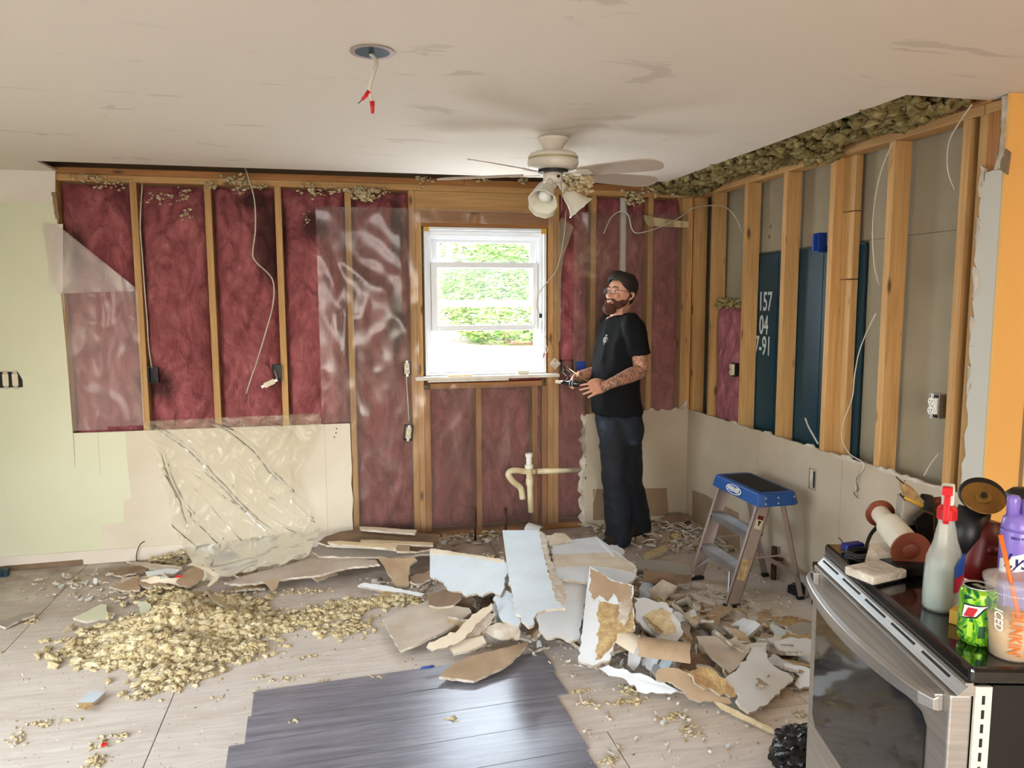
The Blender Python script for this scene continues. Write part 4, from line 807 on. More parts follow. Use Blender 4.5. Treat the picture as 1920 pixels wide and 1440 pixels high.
# ================= DEBRIS =================
FACE = {'w':'paint_white','c':'paint_cool','d':'paint_dull','m':'paint_cream','t':'paper_tan','b':'paper_dark','g':'paper_grey','o':'torn_brown','y':'gypsum','r':'green_paint','l':'lath'}
def piece(label, px, pln, face='w', back='t', rag=.006, keep=(), th=.0125, name='drywall_piece', cat='drywall piece', seg=.018, group=None, edge='gypsum'):
    g, n = plane3(*pln); P_ = [g(a, b) for a, b in px]
    P_ = ragged(P_, rag, seg, keep, n) if rag else P_
    lo = min(q.z for q in P_)-th
    if lo < .001: P_ = [Vector((q.x, q.y, max(q.z, th+.001))) for q in P_]
    o = link(name, MB().prism(P_, -n*th, (0,1,2)), [FACE[back], FACE[face], edge]); tag(o, label, cat, group); o['_n'] = 0; del o['_n']
    return o, g, n
def layer(o, g, n, px, mat, rag=.008, lift=.0012, name='torn_paper'):
    P_ = ragged([g(a, b)+n*lift for a, b in px], rag, .014, (), n); return link(name, MB().prism(P_, -n*(lift*.9)), mat, o)
o, g, n = piece('long cool white drywall board lying on top of the heap with a torn near end', [(942,994),(1011,994),(1021,1040),(1036,1100),(1044,1128),(1060,1140),(1040,1141),(1008,1148),(999,1172),(991,1175),(974,1152),(967,1150),(955,1090)], ((945,995,.325),(1010,995,.325),(1000,1160,.25)), 'c', keep=(0,12))
layer(o, g, n, [(1010,996),(1022,1002),(1031,1045),(1042,1075),(1056,1100),(1062,1118),(1056,1136),(1044,1128),(1034,1098),(1020,1040)], 'gypsum', .004, .004, 'crumbled_edge')
o, g, n = piece('wide cool white drywall sheet with a tan top band left of the long board', [(806,1030),(946,1051),(953,1063),(945,1095),(938,1118),(920,1108),(905,1117),(893,1112),(872,1117),(858,1108),(842,1108),(832,1094),(818,1084),(806,1082)], ((806,1035,.22),(940,1055,.27),(870,1118,.15)), 'c', keep=(0,13))
layer(o, g, n, [(808,1029),(945,1050),(946,1056),(870,1042),(808,1039)], 'paint_cream', .002, .004, 'bare_band')
o, g, n = piece('broad white drywall sheet with a bare tan band lying at the back of the heap', [(1034,1019),(1072,1012),(1118,1006),(1150,1028),(1192,1061),(1193,1070),(1189,1084),(1178,1098),(1120,1094),(1040,1084)], ((1035,1015,.24),(1120,1006,.22),(1130,1095,.25)), 'w', keep=(0,1,2))
layer(o, g, n, [(1036,1040),(1150,1036),(1166,1045),(1190,1064),(1188,1075),(1168,1070),(1120,1062),(1040,1063)], 'paint_cream', .005, .0012, 'bare_band')
layer(o, g, n, [(1117,1007),(1121,1008),(1153,1043),(1148,1043)], 'vinyl_white', 0, .003, 'corner_bead')
piece('cream torn slab curling behind the long white board', [(1022,1005),(1040,999),(1060,1001),(1072,1012),(1050,1020),(1032,1022)], ((1022,1005,.27),(1060,1001,.26),(1035,1022,.25)), 'm', rag=.008)
piece('rounded white drywall corner poking out behind the broad white sheet', [(1136,1022),(1158,1022),(1172,1034),(1166,1045),(1146,1040)], ((1136,1022,.20),(1158,1022,.19),(1160,1046,.18)), 'w')
o, g, n = piece('white drywall sheet standing steeply beneath the long board in the middle of the heap', [(1040,1078),(1106,1080),(1098,1130),(1086,1198),(1062,1200),(1044,1192),(1024,1196),(1010,1180),(1006,1150)], ((1045,1078,.25),(1105,1080,.25),(1060,1198,.11)), 'w')
o, g, n = piece('tall tan and white drywall slab leaning forward on the heap with glue torn paper', [(1106,1061),(1125,1072),(1154,1090),(1188,1098),(1186,1130),(1190,1180),(1160,1188),(1152,1205),(1142,1238),(1128,1240),(1112,1248),(1084,1238),(1092,1180),(1098,1120)], ((1108,1062,.32),(1188,1098,.29),(1110,1242,.10)), 'w', keep=(13,12))
layer(o, g, n, [(1107,1063),(1154,1091),(1187,1099),(1182,1122),(1160,1130),(1150,1112),(1140,1128),(1124,1116),(1112,1130),(1106,1110)], 'paper_tan', .006)
layer(o, g, n, [(1122,1126),(1140,1130),(1158,1134),(1182,1122),(1186,1140),(1189,1180),(1162,1188),(1150,1205),(1126,1236),(1116,1238),(1122,1180)], 'torn_brown', .006, .002)
layer(o, g, n, [(1160,1132),(1184,1124),(1180,1150),(1170,1175),(1158,1160)], 'gypsum', .006, .004)
piece('small cool white drywall triangle hanging under the left side of the long board', [(925,1120),(948,1106),(962,1112),(968,1148),(976,1166),(972,1176),(950,1168),(938,1160)], ((925,1120,.17),(960,1110,.20),(972,1172,.14)), 'c')
piece('rectangular dusty grey drywall slab lying low at the heap\'s left front beside the flooring', [(717,1161),(760,1140),(800,1128),(880,1140),(884,1148),(840,1180),(780,1208),(750,1220)], ((717,1161,.05),(880,1140,.12),(750,1220,.04)), 'd', rag=.003)
piece('brown paper flap curling out under the wide cool white sheet', [(800,1118),(830,1106),(860,1105),(864,1120),(850,1134),(822,1138),(804,1134)], ((800,1118,.12),(862,1106,.15),(822,1138,.11)), 'b', rag=.004)
piece('leaf shaped tan drywall scrap lying over the dark flooring planks', [(823,1268),(848,1246),(880,1230),(940,1216),(990,1203),(975,1225),(945,1250),(905,1268),(888,1276)], ((823,1268,.035),(990,1203,.06),(888,1276,.03)), 't', rag=.003)
piece('pinkish tan paper scrap sticking out behind the leaf shaped scrap', [(843,1215),(870,1200),(905,1192),(912,1204),(880,1220),(850,1226)], ((843,1215,.06),(905,1192,.09),(850,1226,.05)), 'm', rag=.004)
piece('long white splintered drywall strip lying diagonally in front of the wide cool white sheet', [(800,1212),(822,1198),(860,1180),(905,1140),(922,1130),(924,1142),(900,1166),(872,1196),(838,1214),(812,1220)], ((800,1212,.09),(922,1130,.19),(838,1214,.08)), 'm', rag=.007)
piece('brown edged drywall strip wedged under the splintered strip', [(864,1198),(890,1172),(916,1150),(930,1150),(920,1170),(890,1196),(872,1202)], ((864,1198,.08),(930,1150,.15),(872,1202,.07)), 'y', rag=.006)
piece('layered tan drywall chunk under the torn point of the long board', [(905,1176),(930,1168),(960,1172),(976,1182),(974,1196),(930,1196),(905,1188)], ((905,1176,.10),(976,1180,.12),(930,1196,.08)), 'y', rag=.007)
o, g, n = piece('broken white slab with yellowed glue at the right shoulder of the heap', [(1190,1120),(1215,1122),(1242,1128),(1262,1142),(1270,1162),(1281,1184),(1274,1196),(1252,1202),(1232,1198),(1214,1182),(1200,1168),(1192,1150)], ((1195,1122,.20),(1262,1142,.17),(1240,1200,.10)), 'w', rag=.01)
layer(o, g, n, [(1215,1150),(1240,1140),(1258,1150),(1264,1170),(1268,1186),(1245,1192),(1225,1180),(1212,1168)], 'wool_yellow', .008, .003)
piece('white drywall slab with a ragged curved tip at the heap front near the range', [(1356,1274),(1380,1258),(1395,1240),(1414,1212),(1432,1214),(1442,1240),(1462,1256),(1478,1262),(1488,1272),(1470,1290),(1450,1308),(1440,1320),(1420,1330),(1404,1336),(1388,1324),(1380,1312),(1384,1300),(1372,1292)], ((1356,1274,.09),(1430,1213,.11),(1404,1334,.035)), 'w', rag=.006)
piece('flat grey drywall slab in the middle of the right half of the heap', [(1306,1192),(1330,1192),(1370,1200),(1408,1212),(1396,1232),(1382,1252),(1368,1262),(1345,1240),(1322,1218)], ((1306,1192,.11),(1408,1212,.11),(1368,1262,.08)), 'd', rag=.005)
piece('long thin white drywall edge along the front foot of the heap', [(1112,1250),(1150,1252),(1200,1262),(1240,1276),(1285,1300),(1240,1300),(1195,1296),(1190,1284),(1150,1268)], ((1112,1250,.07),(1285,1300,.04),(1190,1290,.03)), 'w', rag=.007)
piece('tan drywall slab with a crumbling point at the front right foot of the heap', [(1232,1256),(1262,1252),(1300,1262),(1320,1280),(1345,1300),(1372,1318),(1350,1320),(1312,1316),(1270,1288),(1232,1276)], ((1232,1256,.12),(1320,1270,.10),(1350,1320,.03)), 't', rag=.008)
piece('narrow tan wedge of drywall above the crumbling point', [(1290,1262),(1322,1250),(1350,1268),(1376,1290),(1380,1306),(1340,1296),(1312,1286)], ((1290,1262,.13),(1350,1262,.12),(1360,1304,.06)), 'o', rag=.008)
piece('white drywall slab lying beside the range at the heap\'s right edge', [(1450,1204),(1476,1196),(1512,1196),(1540,1206),(1542,1246),(1510,1238),(1484,1226),(1462,1220)], ((1450,1204,.06),(1540,1206,.05),(1510,1240,.03)), 'w', rag=.006)
piece('grey drywall slab lying farthest right by the range corner', [(1472,1180),(1500,1166),(1542,1170),(1544,1200),(1510,1194)], ((1472,1180,.05),(1542,1170,.05),(1510,1194,.04)), 'g', rag=.006)
piece('pink edged white drywall scrap under the slab nearest the range', [(1468,1244),(1500,1248),(1540,1262),(1541,1280),(1500,1292),(1490,1284),(1500,1268),(1474,1256)], ((1468,1244,.06),(1540,1262,.06),(1500,1290,.02)), 'w', 'o', rag=.006)
piece('flat grey board lying on the floor between the ladder and the man', [(1180,1058),(1210,1048),(1260,1052),(1300,1062),(1302,1078),(1262,1076),(1232,1072),(1200,1066)], ((1180,1058,.05),(1300,1062,.05),(1262,1076,.04)), 'g', rag=.003)
piece('brown drywall sheet curled behind the ladder foot', [(1206,1066),(1232,1074),(1262,1082),(1298,1078),(1296,1090),(1262,1098),(1232,1096),(1212,1084)], ((1206,1066,.07),(1298,1078,.06),(1232,1096,.04)), 'b', rag=.006)
piece('squared tan block lying on the dusty floor behind the ladder', [(1204,1046),(1210,1036),(1244,1022),(1252,1030),(1214,1050)], ((1204,1046,.035),(1250,1026,.035),(1214,1050,.03)), 'l', 'l', rag=.002, th=.03, name='wood_block', cat='block')
piece('brown paper faced scrap lying against the bare patch in the far corner', [(1240,976),(1252,966),(1276,962),(1296,970),(1284,978),(1258,982)], ((1240,976,.05),(1276,962,.08),(1258,982,.03)), 'b', rag=.006)
# curled pieces
def curl(label, A, Bv, axis_w, rad, ang0, ang1, face, back, n=12, cat='drywall piece', jag=.01):
    # A..Bv: the axis line of the curl; a bent sheet wrapped round it
    ax = (Bv-A).normalized(); e1 = Vector((0,0,1))-ax*ax.z; e1.normalize(); e2 = ax.cross(e1); mb = MB(); L = (Bv-A).length
    def f(u, v, r_): a_ = ang0+(ang1-ang0)*u; j = jag*noise.noise(Vector((u*6,v*2,A.x*9))); return A+ax*(L*v+(j if v > .9 or v < .1 else 0))+e1*(r_*math.sin(a_))+e2*(r_*math.cos(a_))
    mb.grid(lambda u, v: f(u, v, rad), n, 6, 1); mb.grid(lambda u, v: f(u, v, rad-.005), n, 6, 0)
    k = (n+1)*7
    for i in range(n): mb.f += [(i*7,(i+1)*7,k+(i+1)*7,k+i*7),(i*7+6,(i+1)*7+6,k+(i+1)*7+6,k+i*7+6)]; mb.m += [0,0]
    for j in range(6): mb.f += [(j,j+1,k+j+1,k+j),(n*7+j,n*7+j+1,k+n*7+j+1,k+n*7+j)]; mb.m += [0,0]
    lo = min(q.z for q in mb.v)
    if lo < .002:
        for q in mb.v: q.z += .002-lo
    o = link('curled_drywall_sheet', mb, [FACE[back], FACE[face]], smooth=False); tag(o, label, cat); return o
curl('curled tan paper sheet with a white inside at the front of the heap', Zp(1195,1232,.10), Zp(1292,1246,.09), 0, .085, .5, 2.9, 't', 'w')
curl('short curled white and tan sheet beside the tall leaning slab', Zp(1162,1212,.10), Zp(1205,1240,.09), 0, .08, .7, 2.6, 'm', 'w')
curl('brown sheet rolled over on itself at the back right of the heap', Zp(1205,1092,.06), Zp(1262,1100,.05), 0, .07, .4, 3.0, 'b', 't')
curl('small white curled paper scrap lying by the copper pipes', Zp(990,992,.05), Zp(1015,1000,.04), 0, .045, -.3, 2.4, 'w', 'w')
# ---- the boards stacked along the back wall
piece('big brown backed drywall sheet on the stack against the back wall', [(596,1016),(612,1005),(640,996),(700,990),(826,1003),(818,1028),(780,1034),(700,1026),(612,1022)], ((600,1012,.15),(826,1003,.13),(700,1032,.13)), 'b', rag=.003)
piece('thin white edged strip lying highest on the stack against the back wall', [(674,987),(700,988),(782,994),(778,1000),(720,996),(676,992)], ((674,987,.18),(782,994,.17),(720,998,.17)), 'm', rag=.003)
piece('long pale drywall strip on the stack nearest the cut drywall edge', [(614,1015),(640,1014),(745,1022),(742,1028),(680,1024),(618,1018)], ((614,1015,.165),(745,1022,.165),(680,1024,.16)), 'l', rag=.002)
piece('pale wood strip lying level across the middle of the stack', [(676,1012),(700,1012),(812,1017),(812,1022),(700,1018),(676,1016)], ((676,1012,.17),(812,1017,.165),(700,1019,.165)), 'l', 'l', rag=0)
piece('square tan end of a drywall strip overhanging the stack', [(738,1020),(768,1022),(767,1034),(744,1033)], ((738,1020,.16),(768,1022,.16),(744,1034,.15)), 't', rag=.002)
piece('grey drywall sheet sticking out under the brown backed sheet', [(586,1034),(600,1018),(700,1026),(812,1032),(806,1038),(740,1044),(690,1044),(600,1043)], ((586,1030,.12),(812,1032,.11),(690,1046,.10)), 'g', rag=.004)
piece('longest tan drywall sheet sloping down to the left in front of the plastic', [(420,1092),(470,1076),(530,1062),(590,1044),(640,1044),(706,1050),(712,1058),(650,1064),(600,1078),(560,1082),(500,1090),(450,1096)], ((420,1092,.04),(706,1050,.10),(600,1080,.07)), 'd', rag=.006)
piece('tan drywall scrap hanging down in front of the stack like a leg', [(710,1046),(776,1044),(782,1050),(768,1060),(766,1098),(754,1104),(742,1098),(728,1076)], ((712,1046,.11),(780,1046,.11),(755,1103,.01)), 't', rag=.005)
piece('rusty edged drywall scrap between the stack and the heap', [(768,1080),(790,1076),(806,1068),(806,1086),(790,1094),(770,1096)], ((768,1080,.04),(806,1068,.08),(780,1096,.02)), 'b', rag=.006)
piece('tan point of drywall under the left end of the stack', [(585,1082),(622,1068),(632,1070),(610,1084),(596,1090)], ((585,1082,.05),(632,1070,.06),(600,1090,.03)), 't', rag=.005)
piece('pointed tan drywall tooth hanging from the longest sheet', [(494,1088),(524,1086),(520,1100),(512,1108)], ((494,1088,.06),(524,1086,.06),(512,1108,.02)), 't', rag=.003)
piece('brown curled slab lying by the baseboard next to the bent wire', [(202,1072),(225,1066),(262,1060),(272,1064),(262,1072),(228,1080)], ((202,1072,.03),(268,1060,.05),(228,1080,.02)), 'b', rag=.006)
piece('tan triangular slab in front of the bent wire', [(204,1100),(230,1092),(258,1078),(262,1106),(240,1108)], ((204,1100,.03),(258,1078,.05),(240,1108,.02)), 't', rag=.006)
piece('cream slab lying right of the tan triangular slab', [(262,1088),(290,1080),(330,1082),(352,1086),(335,1096),(280,1094)], ((262,1088,.05),(352,1086,.05),(280,1096,.03)), 'm', rag=.006)
piece('white edged drywall strip lying under the hanging plastic', [(272,1072),(310,1066),(338,1068),(330,1074),(300,1078),(276,1080)], ((272,1072,.06),(338,1068,.06),(300,1078,.05)), 'w', rag=.005)
piece('cream drywall strip just below the plastic beside the orange stained scrap', [(236,1052),(262,1054),(300,1058),(340,1062),(338,1070),(280,1066)], ((236,1052,.05),(340,1062,.06),(280,1068,.04)), 'd', rag=.005)
piece('tan drywall slab lying in the middle of the scraps in front of the plastic', [(330,1090),(352,1068),(382,1058),(380,1086),(358,1100),(338,1098)], ((330,1090,.06),(382,1058,.09),(350,1100,.03)), 't', rag=.006)
piece('flat pale green drywall triangle lying alone on the dusty floor', [(137,1158),(164,1146),(190,1132),(200,1134),(202,1148),(216,1150),(212,1156),(190,1160),(162,1165)], ((137,1158,.016),(200,1134,.02),(165,1165,.015)), 'r', 'w', rag=.003)
piece('greenish drywall scrap with a torn end left of the yellow wool heap', [(262,1148),(258,1126),(276,1128),(284,1138),(276,1152),(270,1160)], ((262,1148,.02),(276,1128,.03),(270,1160,.016)), 'r', rag=.005)
o, g, n = piece('small bright white drywall offcut lying alone in front of the wool heap', [(144,1320),(166,1296),(198,1297),(174,1318)], ((144,1320,.022),(170,1296,.022),(174,1318,.022)), 'c', rag=0)
layer(o, g, n, [(144,1319),(174,1317),(178,1325),(160,1331),(146,1328)], 'torn_brown', .006, .001)
piece('white painted drywall strip lying in front of the stack at the wool\'s edge', [(670,1098),(684,1092),(740,1102),(797,1113),(790,1118),(740,1110),(700,1104)], ((670,1098,.03),(797,1113,.03),(700,1105,.025)), 'w', rag=.003)
piece('curved grey scrap at the left edge of the floor', [(-12,1166),(20,1158),(60,1146),(66,1152),(40,1160),(10,1176)], ((-12,1166,.02),(60,1146,.03),(10,1176,.015)), 'g', rag=.004)
piece('long yellowish wood lath lying on the floor toward the trash bag', [(1334,1312),(1352,1318),(1420,1352),(1506,1396),(1500,1401),(1420,1362),(1350,1328)], ((1340,1314,.035),(1506,1396,.012),(1420,1362,.013)), 'l', 'l', rag=.002, th=.008, name='wood_lath', cat='wood strip')
piece('thin bent paper strip lying on the wool heap', [(384,1106),(389,1106),(404,1122),(424,1134),(442,1144),(438,1147),(416,1136),(400,1126)], ((384,1106,.06),(420,1132,.06),(442,1144,.05)), 'l', 'l', rag=0, th=.003, name='paper_strip', cat='paper strip')
piece('bent white paper band over the scraps in front of the plastic', [(350,1060),(362,1054),(392,1066),(412,1078),(408,1088),(392,1100),(388,1098),(402,1082),(386,1070),(362,1060)], ((350,1060,.10),(412,1078,.10),(392,1100,.07)), 'm', 'm', rag=0, th=.003, name='paper_strip', cat='paper strip')
for (a, b, lb, r_) in ((336,1080,'red plastic scrap among the tan scraps in front of the plastic',.02),(397,1070,'small red tag on the bent white paper band',.014),(196,1308+87,'tiny red scrap in a tuft on the front left floor',.01)):
    q = Zp(a, b, .085 if b < 1200 else .014); o = link('red_scrap', MB().prism(ragged([q+Vector((-r_,-r_*.6,0)),q+Vector((r_,-r_*.5,.003)),q+Vector((r_*.8,r_*.6,0)),q+Vector((-r_*.7,r_*.7,.004))],.002,.008),(0,0,-.006)), 'red_plastic'); tag(o, lb, 'scrap')
q = Zp(800,1252,.008); o = link('blue_scrap', MB().prism([q+Vector((-.03,-.006,0)),q+Vector((.02,-.004,0)),q+Vector((.034,.008,.004)),q+Vector((-.02,.012,.002))],(0,0,-.006)), 'blue_clip'); tag(o, 'small blue plastic scrap beside the far left corner of the dark planks', 'scrap')
q = Zp(4,1080,.0); o = link('dark_scrap', MB().prism(ragged([q+Vector((-.06,-.03,0)),q+Vector((.035,-.02,0)),q+Vector((.03,.03,0)),q+Vector((-.05,.02,0))],.004,.015),(0,0,.04)), 'teal_steel'); tag(o, 'small dark teal scrap by the baseboard at the left edge', 'scrap')
# ---- loose scraps, each its own thing
R2 = random.Random(23)
def scrap_mesh(i, big):
    w_, h_ = R2.uniform(.7,1.25), R2.uniform(.22,.8); n_ = R2.randint(4,6); mb = MB(); poly = []
    for k in range(n_):
        a_ = 2*PI*(k+R2.uniform(-.3,.3))/n_; rr = R2.uniform(.5,1.2); poly.append(Vector((w_*rr*math.cos(a_)/2, h_*rr*math.sin(a_)/2, 0)))
    poly = ragged(poly, .035, .07 if big else .1, (R2.randrange(n_),), Vector((0,0,1))); bend = R2.uniform(-.25,.3); k0 = len(poly); c0 = Vector((0,0,bend*.25*.0))
    def bz(p): return Vector((p.x, p.y, bend*p.x*p.x))
    th = .0125/.26
    top = [bz(p) for p in poly]; bot = [p-Vector((0,0,th)) for p in top]
    inner = [bz(p*.5) for p in poly]; ctr = Vector((0,0,0)); mb.v = top+bot+inner+[p-Vector((0,0,th)) for p in inner]+[ctr, ctr-Vector((0,0,th))]
    for j in range(k0):
        j2 = (j+1)%k0; mb.f += [(j,j2,2*k0+j2,2*k0+j),(2*k0+j,2*k0+j2,4*k0),(k0+j2,k0+j,3*k0+j,3*k0+j2),(3*k0+j2,3*k0+j,4*k0+1),(j,k0+j,k0+j2,j2)]; mb.m += [0,0,1,1,2]
    return mb
LMK = [(Zp(a,b), n) for a,b,n in ((985,1178,"the long board's torn tip"),(1375,1142,"the ladder's near front foot"),(1308,1090,"the ladder's far front foot"),(1520,1230,'the range door'),(1245,1235,'the curled tan sheet'),(1130,1240,'the foot of the tall glue stained slab'),(1355,1225,'the flat grey slab'),(1430,1300,'the ragged tipped white slab'),(800,1180,'the low dusty grey slab'),(880,1240,'the leaf shaped scrap'),(1070,1200,'the steep white sheet'),(1180,1090,'the broad banded sheet'),(1300,1300,'the crumbling tan slab'),(1250,1165,'the yellowed white slab'),(1450,1180,'the rubble edge nearest the rusty pipe'),(860,1100,'the wide cool white sheet'),(260,1080,'the bent wire'),(400,1080,'the bent paper band'),(560,1070,'the longest tan sheet'),(690,1040,'the board stack'),(1490,1200,'the slabs by the range corner'),(930,1070,'the join of the two cool white boards'))]
KN = ['white','tan','dull grey','cream','grey paper','crumbly gypsum','plain white','glue stained brown','cool white','dark brown']
SM = []
kinds = [('w','t'),('t','w'),('d','t'),('m','b'),('g','t'),('y','t'),('w','b'),('o','w'),('c','t'),('b','t')]
for i in range(20):
    fk, bk = kinds[i % len(kinds)]; o = link('scrap_proto', scrap_mesh(i, i % 2), [FACE[fk], FACE[bk], 'gypsum']); SM.append(o.data); bpy.data.objects.remove(o)
def scatter(n, sampler, sz, hfun, label, group, tilt=.5, name='drywall_scrap', pick=None):
    for i in range(n):
        x, y = sampler(); s_ = R2.uniform(*sz); h = hfun(x, y); t_ = R2.random()**.7
        o = bpy.data.objects.new(name, SM[pick[R2.randrange(len(pick))] if pick else R2.randrange(len(SM))]); COL.objects.link(o)
        fl = min(1, h/(s_*.6)+.12); rx_, ry_ = R2.gauss(0,tilt)*fl, R2.gauss(0,tilt)*fl
        rx_ = max(-1.0, min(1.0, rx_)); ry_ = max(-1.0, min(1.0, ry_))
        o.rotation_euler = (rx_, ry_, R2.uniform(0,6.28)); o.scale = (s_, s_, max(.12, min(.26, s_*1.4)))
        lo = s_*.45*(abs(math.sin(rx_))*.6+abs(math.sin(ry_)))*.8
        o.location = (x, y, max(h*t_, lo+.014)); kd = KN[SM.index(o.data)%10]; sz_ = ('small ', 'middling ', 'large ')[min(2, int(3*(s_-sz[0])/(sz[1]-sz[0])))]
        lm = min(LMK, key=lambda q: (q[0].x-x)**2+(q[0].y-y)**2)[1]; ti = 'tipped up' if max(abs(rx_), abs(ry_)) > .45 else ('lying flat' if max(abs(rx_), abs(ry_)) < .2 else 'tilted')
        tag(o, sz_+kd+' drywall scrap '+ti+' beside '+lm, 'drywall scrap', sz_+kd+' scraps '+ti+' beside '+lm)
def chips(n, sampler, sz, label, name, pick=None, tilt=.2):
    mb = MB(); mats = []; 
    for i in range(n):
        x, y = sampler(); s_ = R2.uniform(*sz); me = SM[pick[R2.randrange(len(pick))] if pick else R2.randrange(len(SM))]
        M_ = Matrix.Translation((x,y,.0)) @ Matrix.Rotation(R2.uniform(0,6.28),4,'Z') @ Matrix.Rotation(R2.gauss(0,tilt),4,'X') @ Matrix.Rotation(R2.gauss(0,tilt),4,'Y') @ Matrix.Diagonal((s_,s_,.2,1))
        vs_ = [M_@v_.co for v_ in me.vertices]; lo = min(q.z for q in vs_); vs_ = [q-Vector((0,0,lo-.0005)) for q in vs_]; mi = []
        for f_ in me.polygons:
            nm = me.materials[f_.material_index].name
            if nm not in mats: mats.append(nm)
            mi.append(mats.index(nm))
        mb.add(vs_, [tuple(f_.vertices) for f_ in me.polygons], mi)
    o = link(name, mb, mats); tag(o, label, 'chips', kind='stuff'); return o
def inside(P_):
    xs = [p.x for p in P_]; ys = [p.y for p in P_]
    def f():
        while True:
            x, y = R2.uniform(min(xs),max(xs)), R2.uniform(min(ys),max(ys)); c = False
            for i in range(len(P_)):
                a, b = P_[i], P_[i-1]
                if (a.y > y) != (b.y > y) and x < (b.x-a.x)*(y-a.y)/(b.y-a.y)+a.x: c = not c
            if c: return x, y
    return f
def bumps(L):
    def f(x, y): return max(b[2]*math.exp(-((x-b[0])**2+(y-b[1])**2)/b[3]**2) for b in L)
    return f
hc = Zp(1040,1110,.1); hr = Zp(1230,1190,.05); hf = Zp(1340,1250,.03); hl = Zp(890,1150,.05)
hh = bumps([(hc.x,hc.y,.20,.42),(hr.x,hr.y,.13,.4),(hf.x,hf.y,.085,.4),(hl.x,hl.y,.11,.3)])
scatter(105, inside([Zp(*q) for q in ((830,1110),(900,1060),(1010,1030),(1150,1045),(1200,1080),(1200,1200),(1130,1230),(1040,1225),(960,1215),(860,1200))]), (.10,.34), hh, 'drywall scrap in the thick of the heap under the big boards', 'scraps in the middle of the heap')
scatter(125, inside([Zp(*q) for q in ((1190,1110),(1300,1150),(1420,1150),(1530,1175),(1535,1255),(1430,1300),(1340,1300),(1250,1285),(1150,1245),(1110,1225),(1180,1190))]), (.08,.30), hh, 'drywall scrap in the rubble between ladder and range', 'scraps in the right half of the heap')
scatter(30, inside([Zp(*q) for q in ((1180,1110),(1240,1110),(1300,1140),(1330,1180),(1250,1180),(1190,1150))]), (.08,.22), hh, 'drywall scrap just in front of the ladder feet', 'scraps in front of the ladder')
chips(180, inside([Zp(*q) for q in ((1080,985),(1130,1000),(1200,1030),(1290,1040),(1390,1040),(1330,985),(1240,968),(1190,975),(1220,1005),(1120,985))]), (.035,.13), 'brown drywall chips littering the dusty floor around the man', 'floor_chips', pick=[1,2,3,5,7,9,11,12,13,15,17,19])
chips(120, inside([Zp(*q) for q in ((690,1085),(810,1085),(830,1000),(1000,990),(1010,1010),(860,1025),(800,1130),(700,1115))]), (.03,.10), 'drywall chips littering the floor between the heap and the window wall', 'floor_chips')
scatter(50, inside([Zp(*q) for q in ((200,1066),(330,1052),(600,1035),(690,1045),(620,1090),(480,1110),(380,1110),(240,1112))]), (.05,.20), bumps([(Zp(350,1080).x,Zp(350,1080).y,.05,.5),(Zp(620,1040).x,Zp(620,1040).y,.09,.5)]), 'drywall scrap at the foot of the back wall under the plastic', 'scraps along the back wall', tilt=.35, pick=[1,2,3,4,7,9,11,12,13,14,17,19])
chips(88, inside([Zp(*q) for q in ((60,1085),(200,1070),(300,1100),(280,1140),(180,1130),(60,1120))]), (.02,.07), 'small drywall chips scattered by the left baseboard', 'floor_chips')
chips(50, inside([Zp(*q) for q in ((1060,1260),(1200,1300),(1400,1340),(1535,1310),(1530,1420),(1300,1430),(1110,1420))]), (.012,.035), 'tiny drywall chips on the pale floor in front of the heap', 'floor_chips')
# crumbs nobody could count
def crumbs(name, n, poly, sz, mat, label, parent=None):
    f = inside([Zp(*q) for q in poly]); mb = MB()
    for i in range(n):
        x, y = f(); s_ = R2.uniform(*sz)*(1 if R2.random() < .85 else 2); a_ = R2.uniform(0,6.28); c, s = math.cos(a_)*s_, math.sin(a_)*s_; h = s_*R2.uniform(.25,.7)
        mb.add([(x-c,y-s,0),(x+s*.6,y-c*.6,0),(x+c*.9,y+s*.9,0),(x-s*.5,y+c*.7,0),(x+s*.1,y+c*.1,h)], [(0,1,4),(1,2,4),(2,3,4),(3,0,4),(3,2,1,0)])
    o = link(name, mb, mat); tag(o, label, 'crumbs', kind='stuff')
whole = ((-250,1440),(-100,1090),(600,1030),(1000,1000),(1300,980),(1540,1130),(1540,1440))
chips(420, inside([Zp(*q) for q in ((760,1130),(900,1050),(1010,1020),(1150,1030),(1200,1070),(1420,1130),(1540,1180),(1540,1280),(1430,1320),(1200,1290),(1040,1245),(860,1220))]), (.025,.075), 'small broken drywall bits filling the gaps of the heap', 'heap_rubble', tilt=.35)
crumbs('plaster_crumbs', 2600, whole, (.002,.006), 'gypsum', 'pale plaster crumbs and dust strewn over the whole floor')
crumbs('dark_crumbs', 1500, whole, (.0015,.005), 'paper_dark', 'brown and dark grit strewn over the whole floor')
crumbs('plaster_rubble', 1800, ((700,1100),(1000,1010),(1200,985),(1400,1060),(1540,1160),(1535,1320),(1300,1300),(1080,1250),(850,1220)), (.005,.014), 'gypsum', 'crumbled plaster rubble in and around the drywall heap')
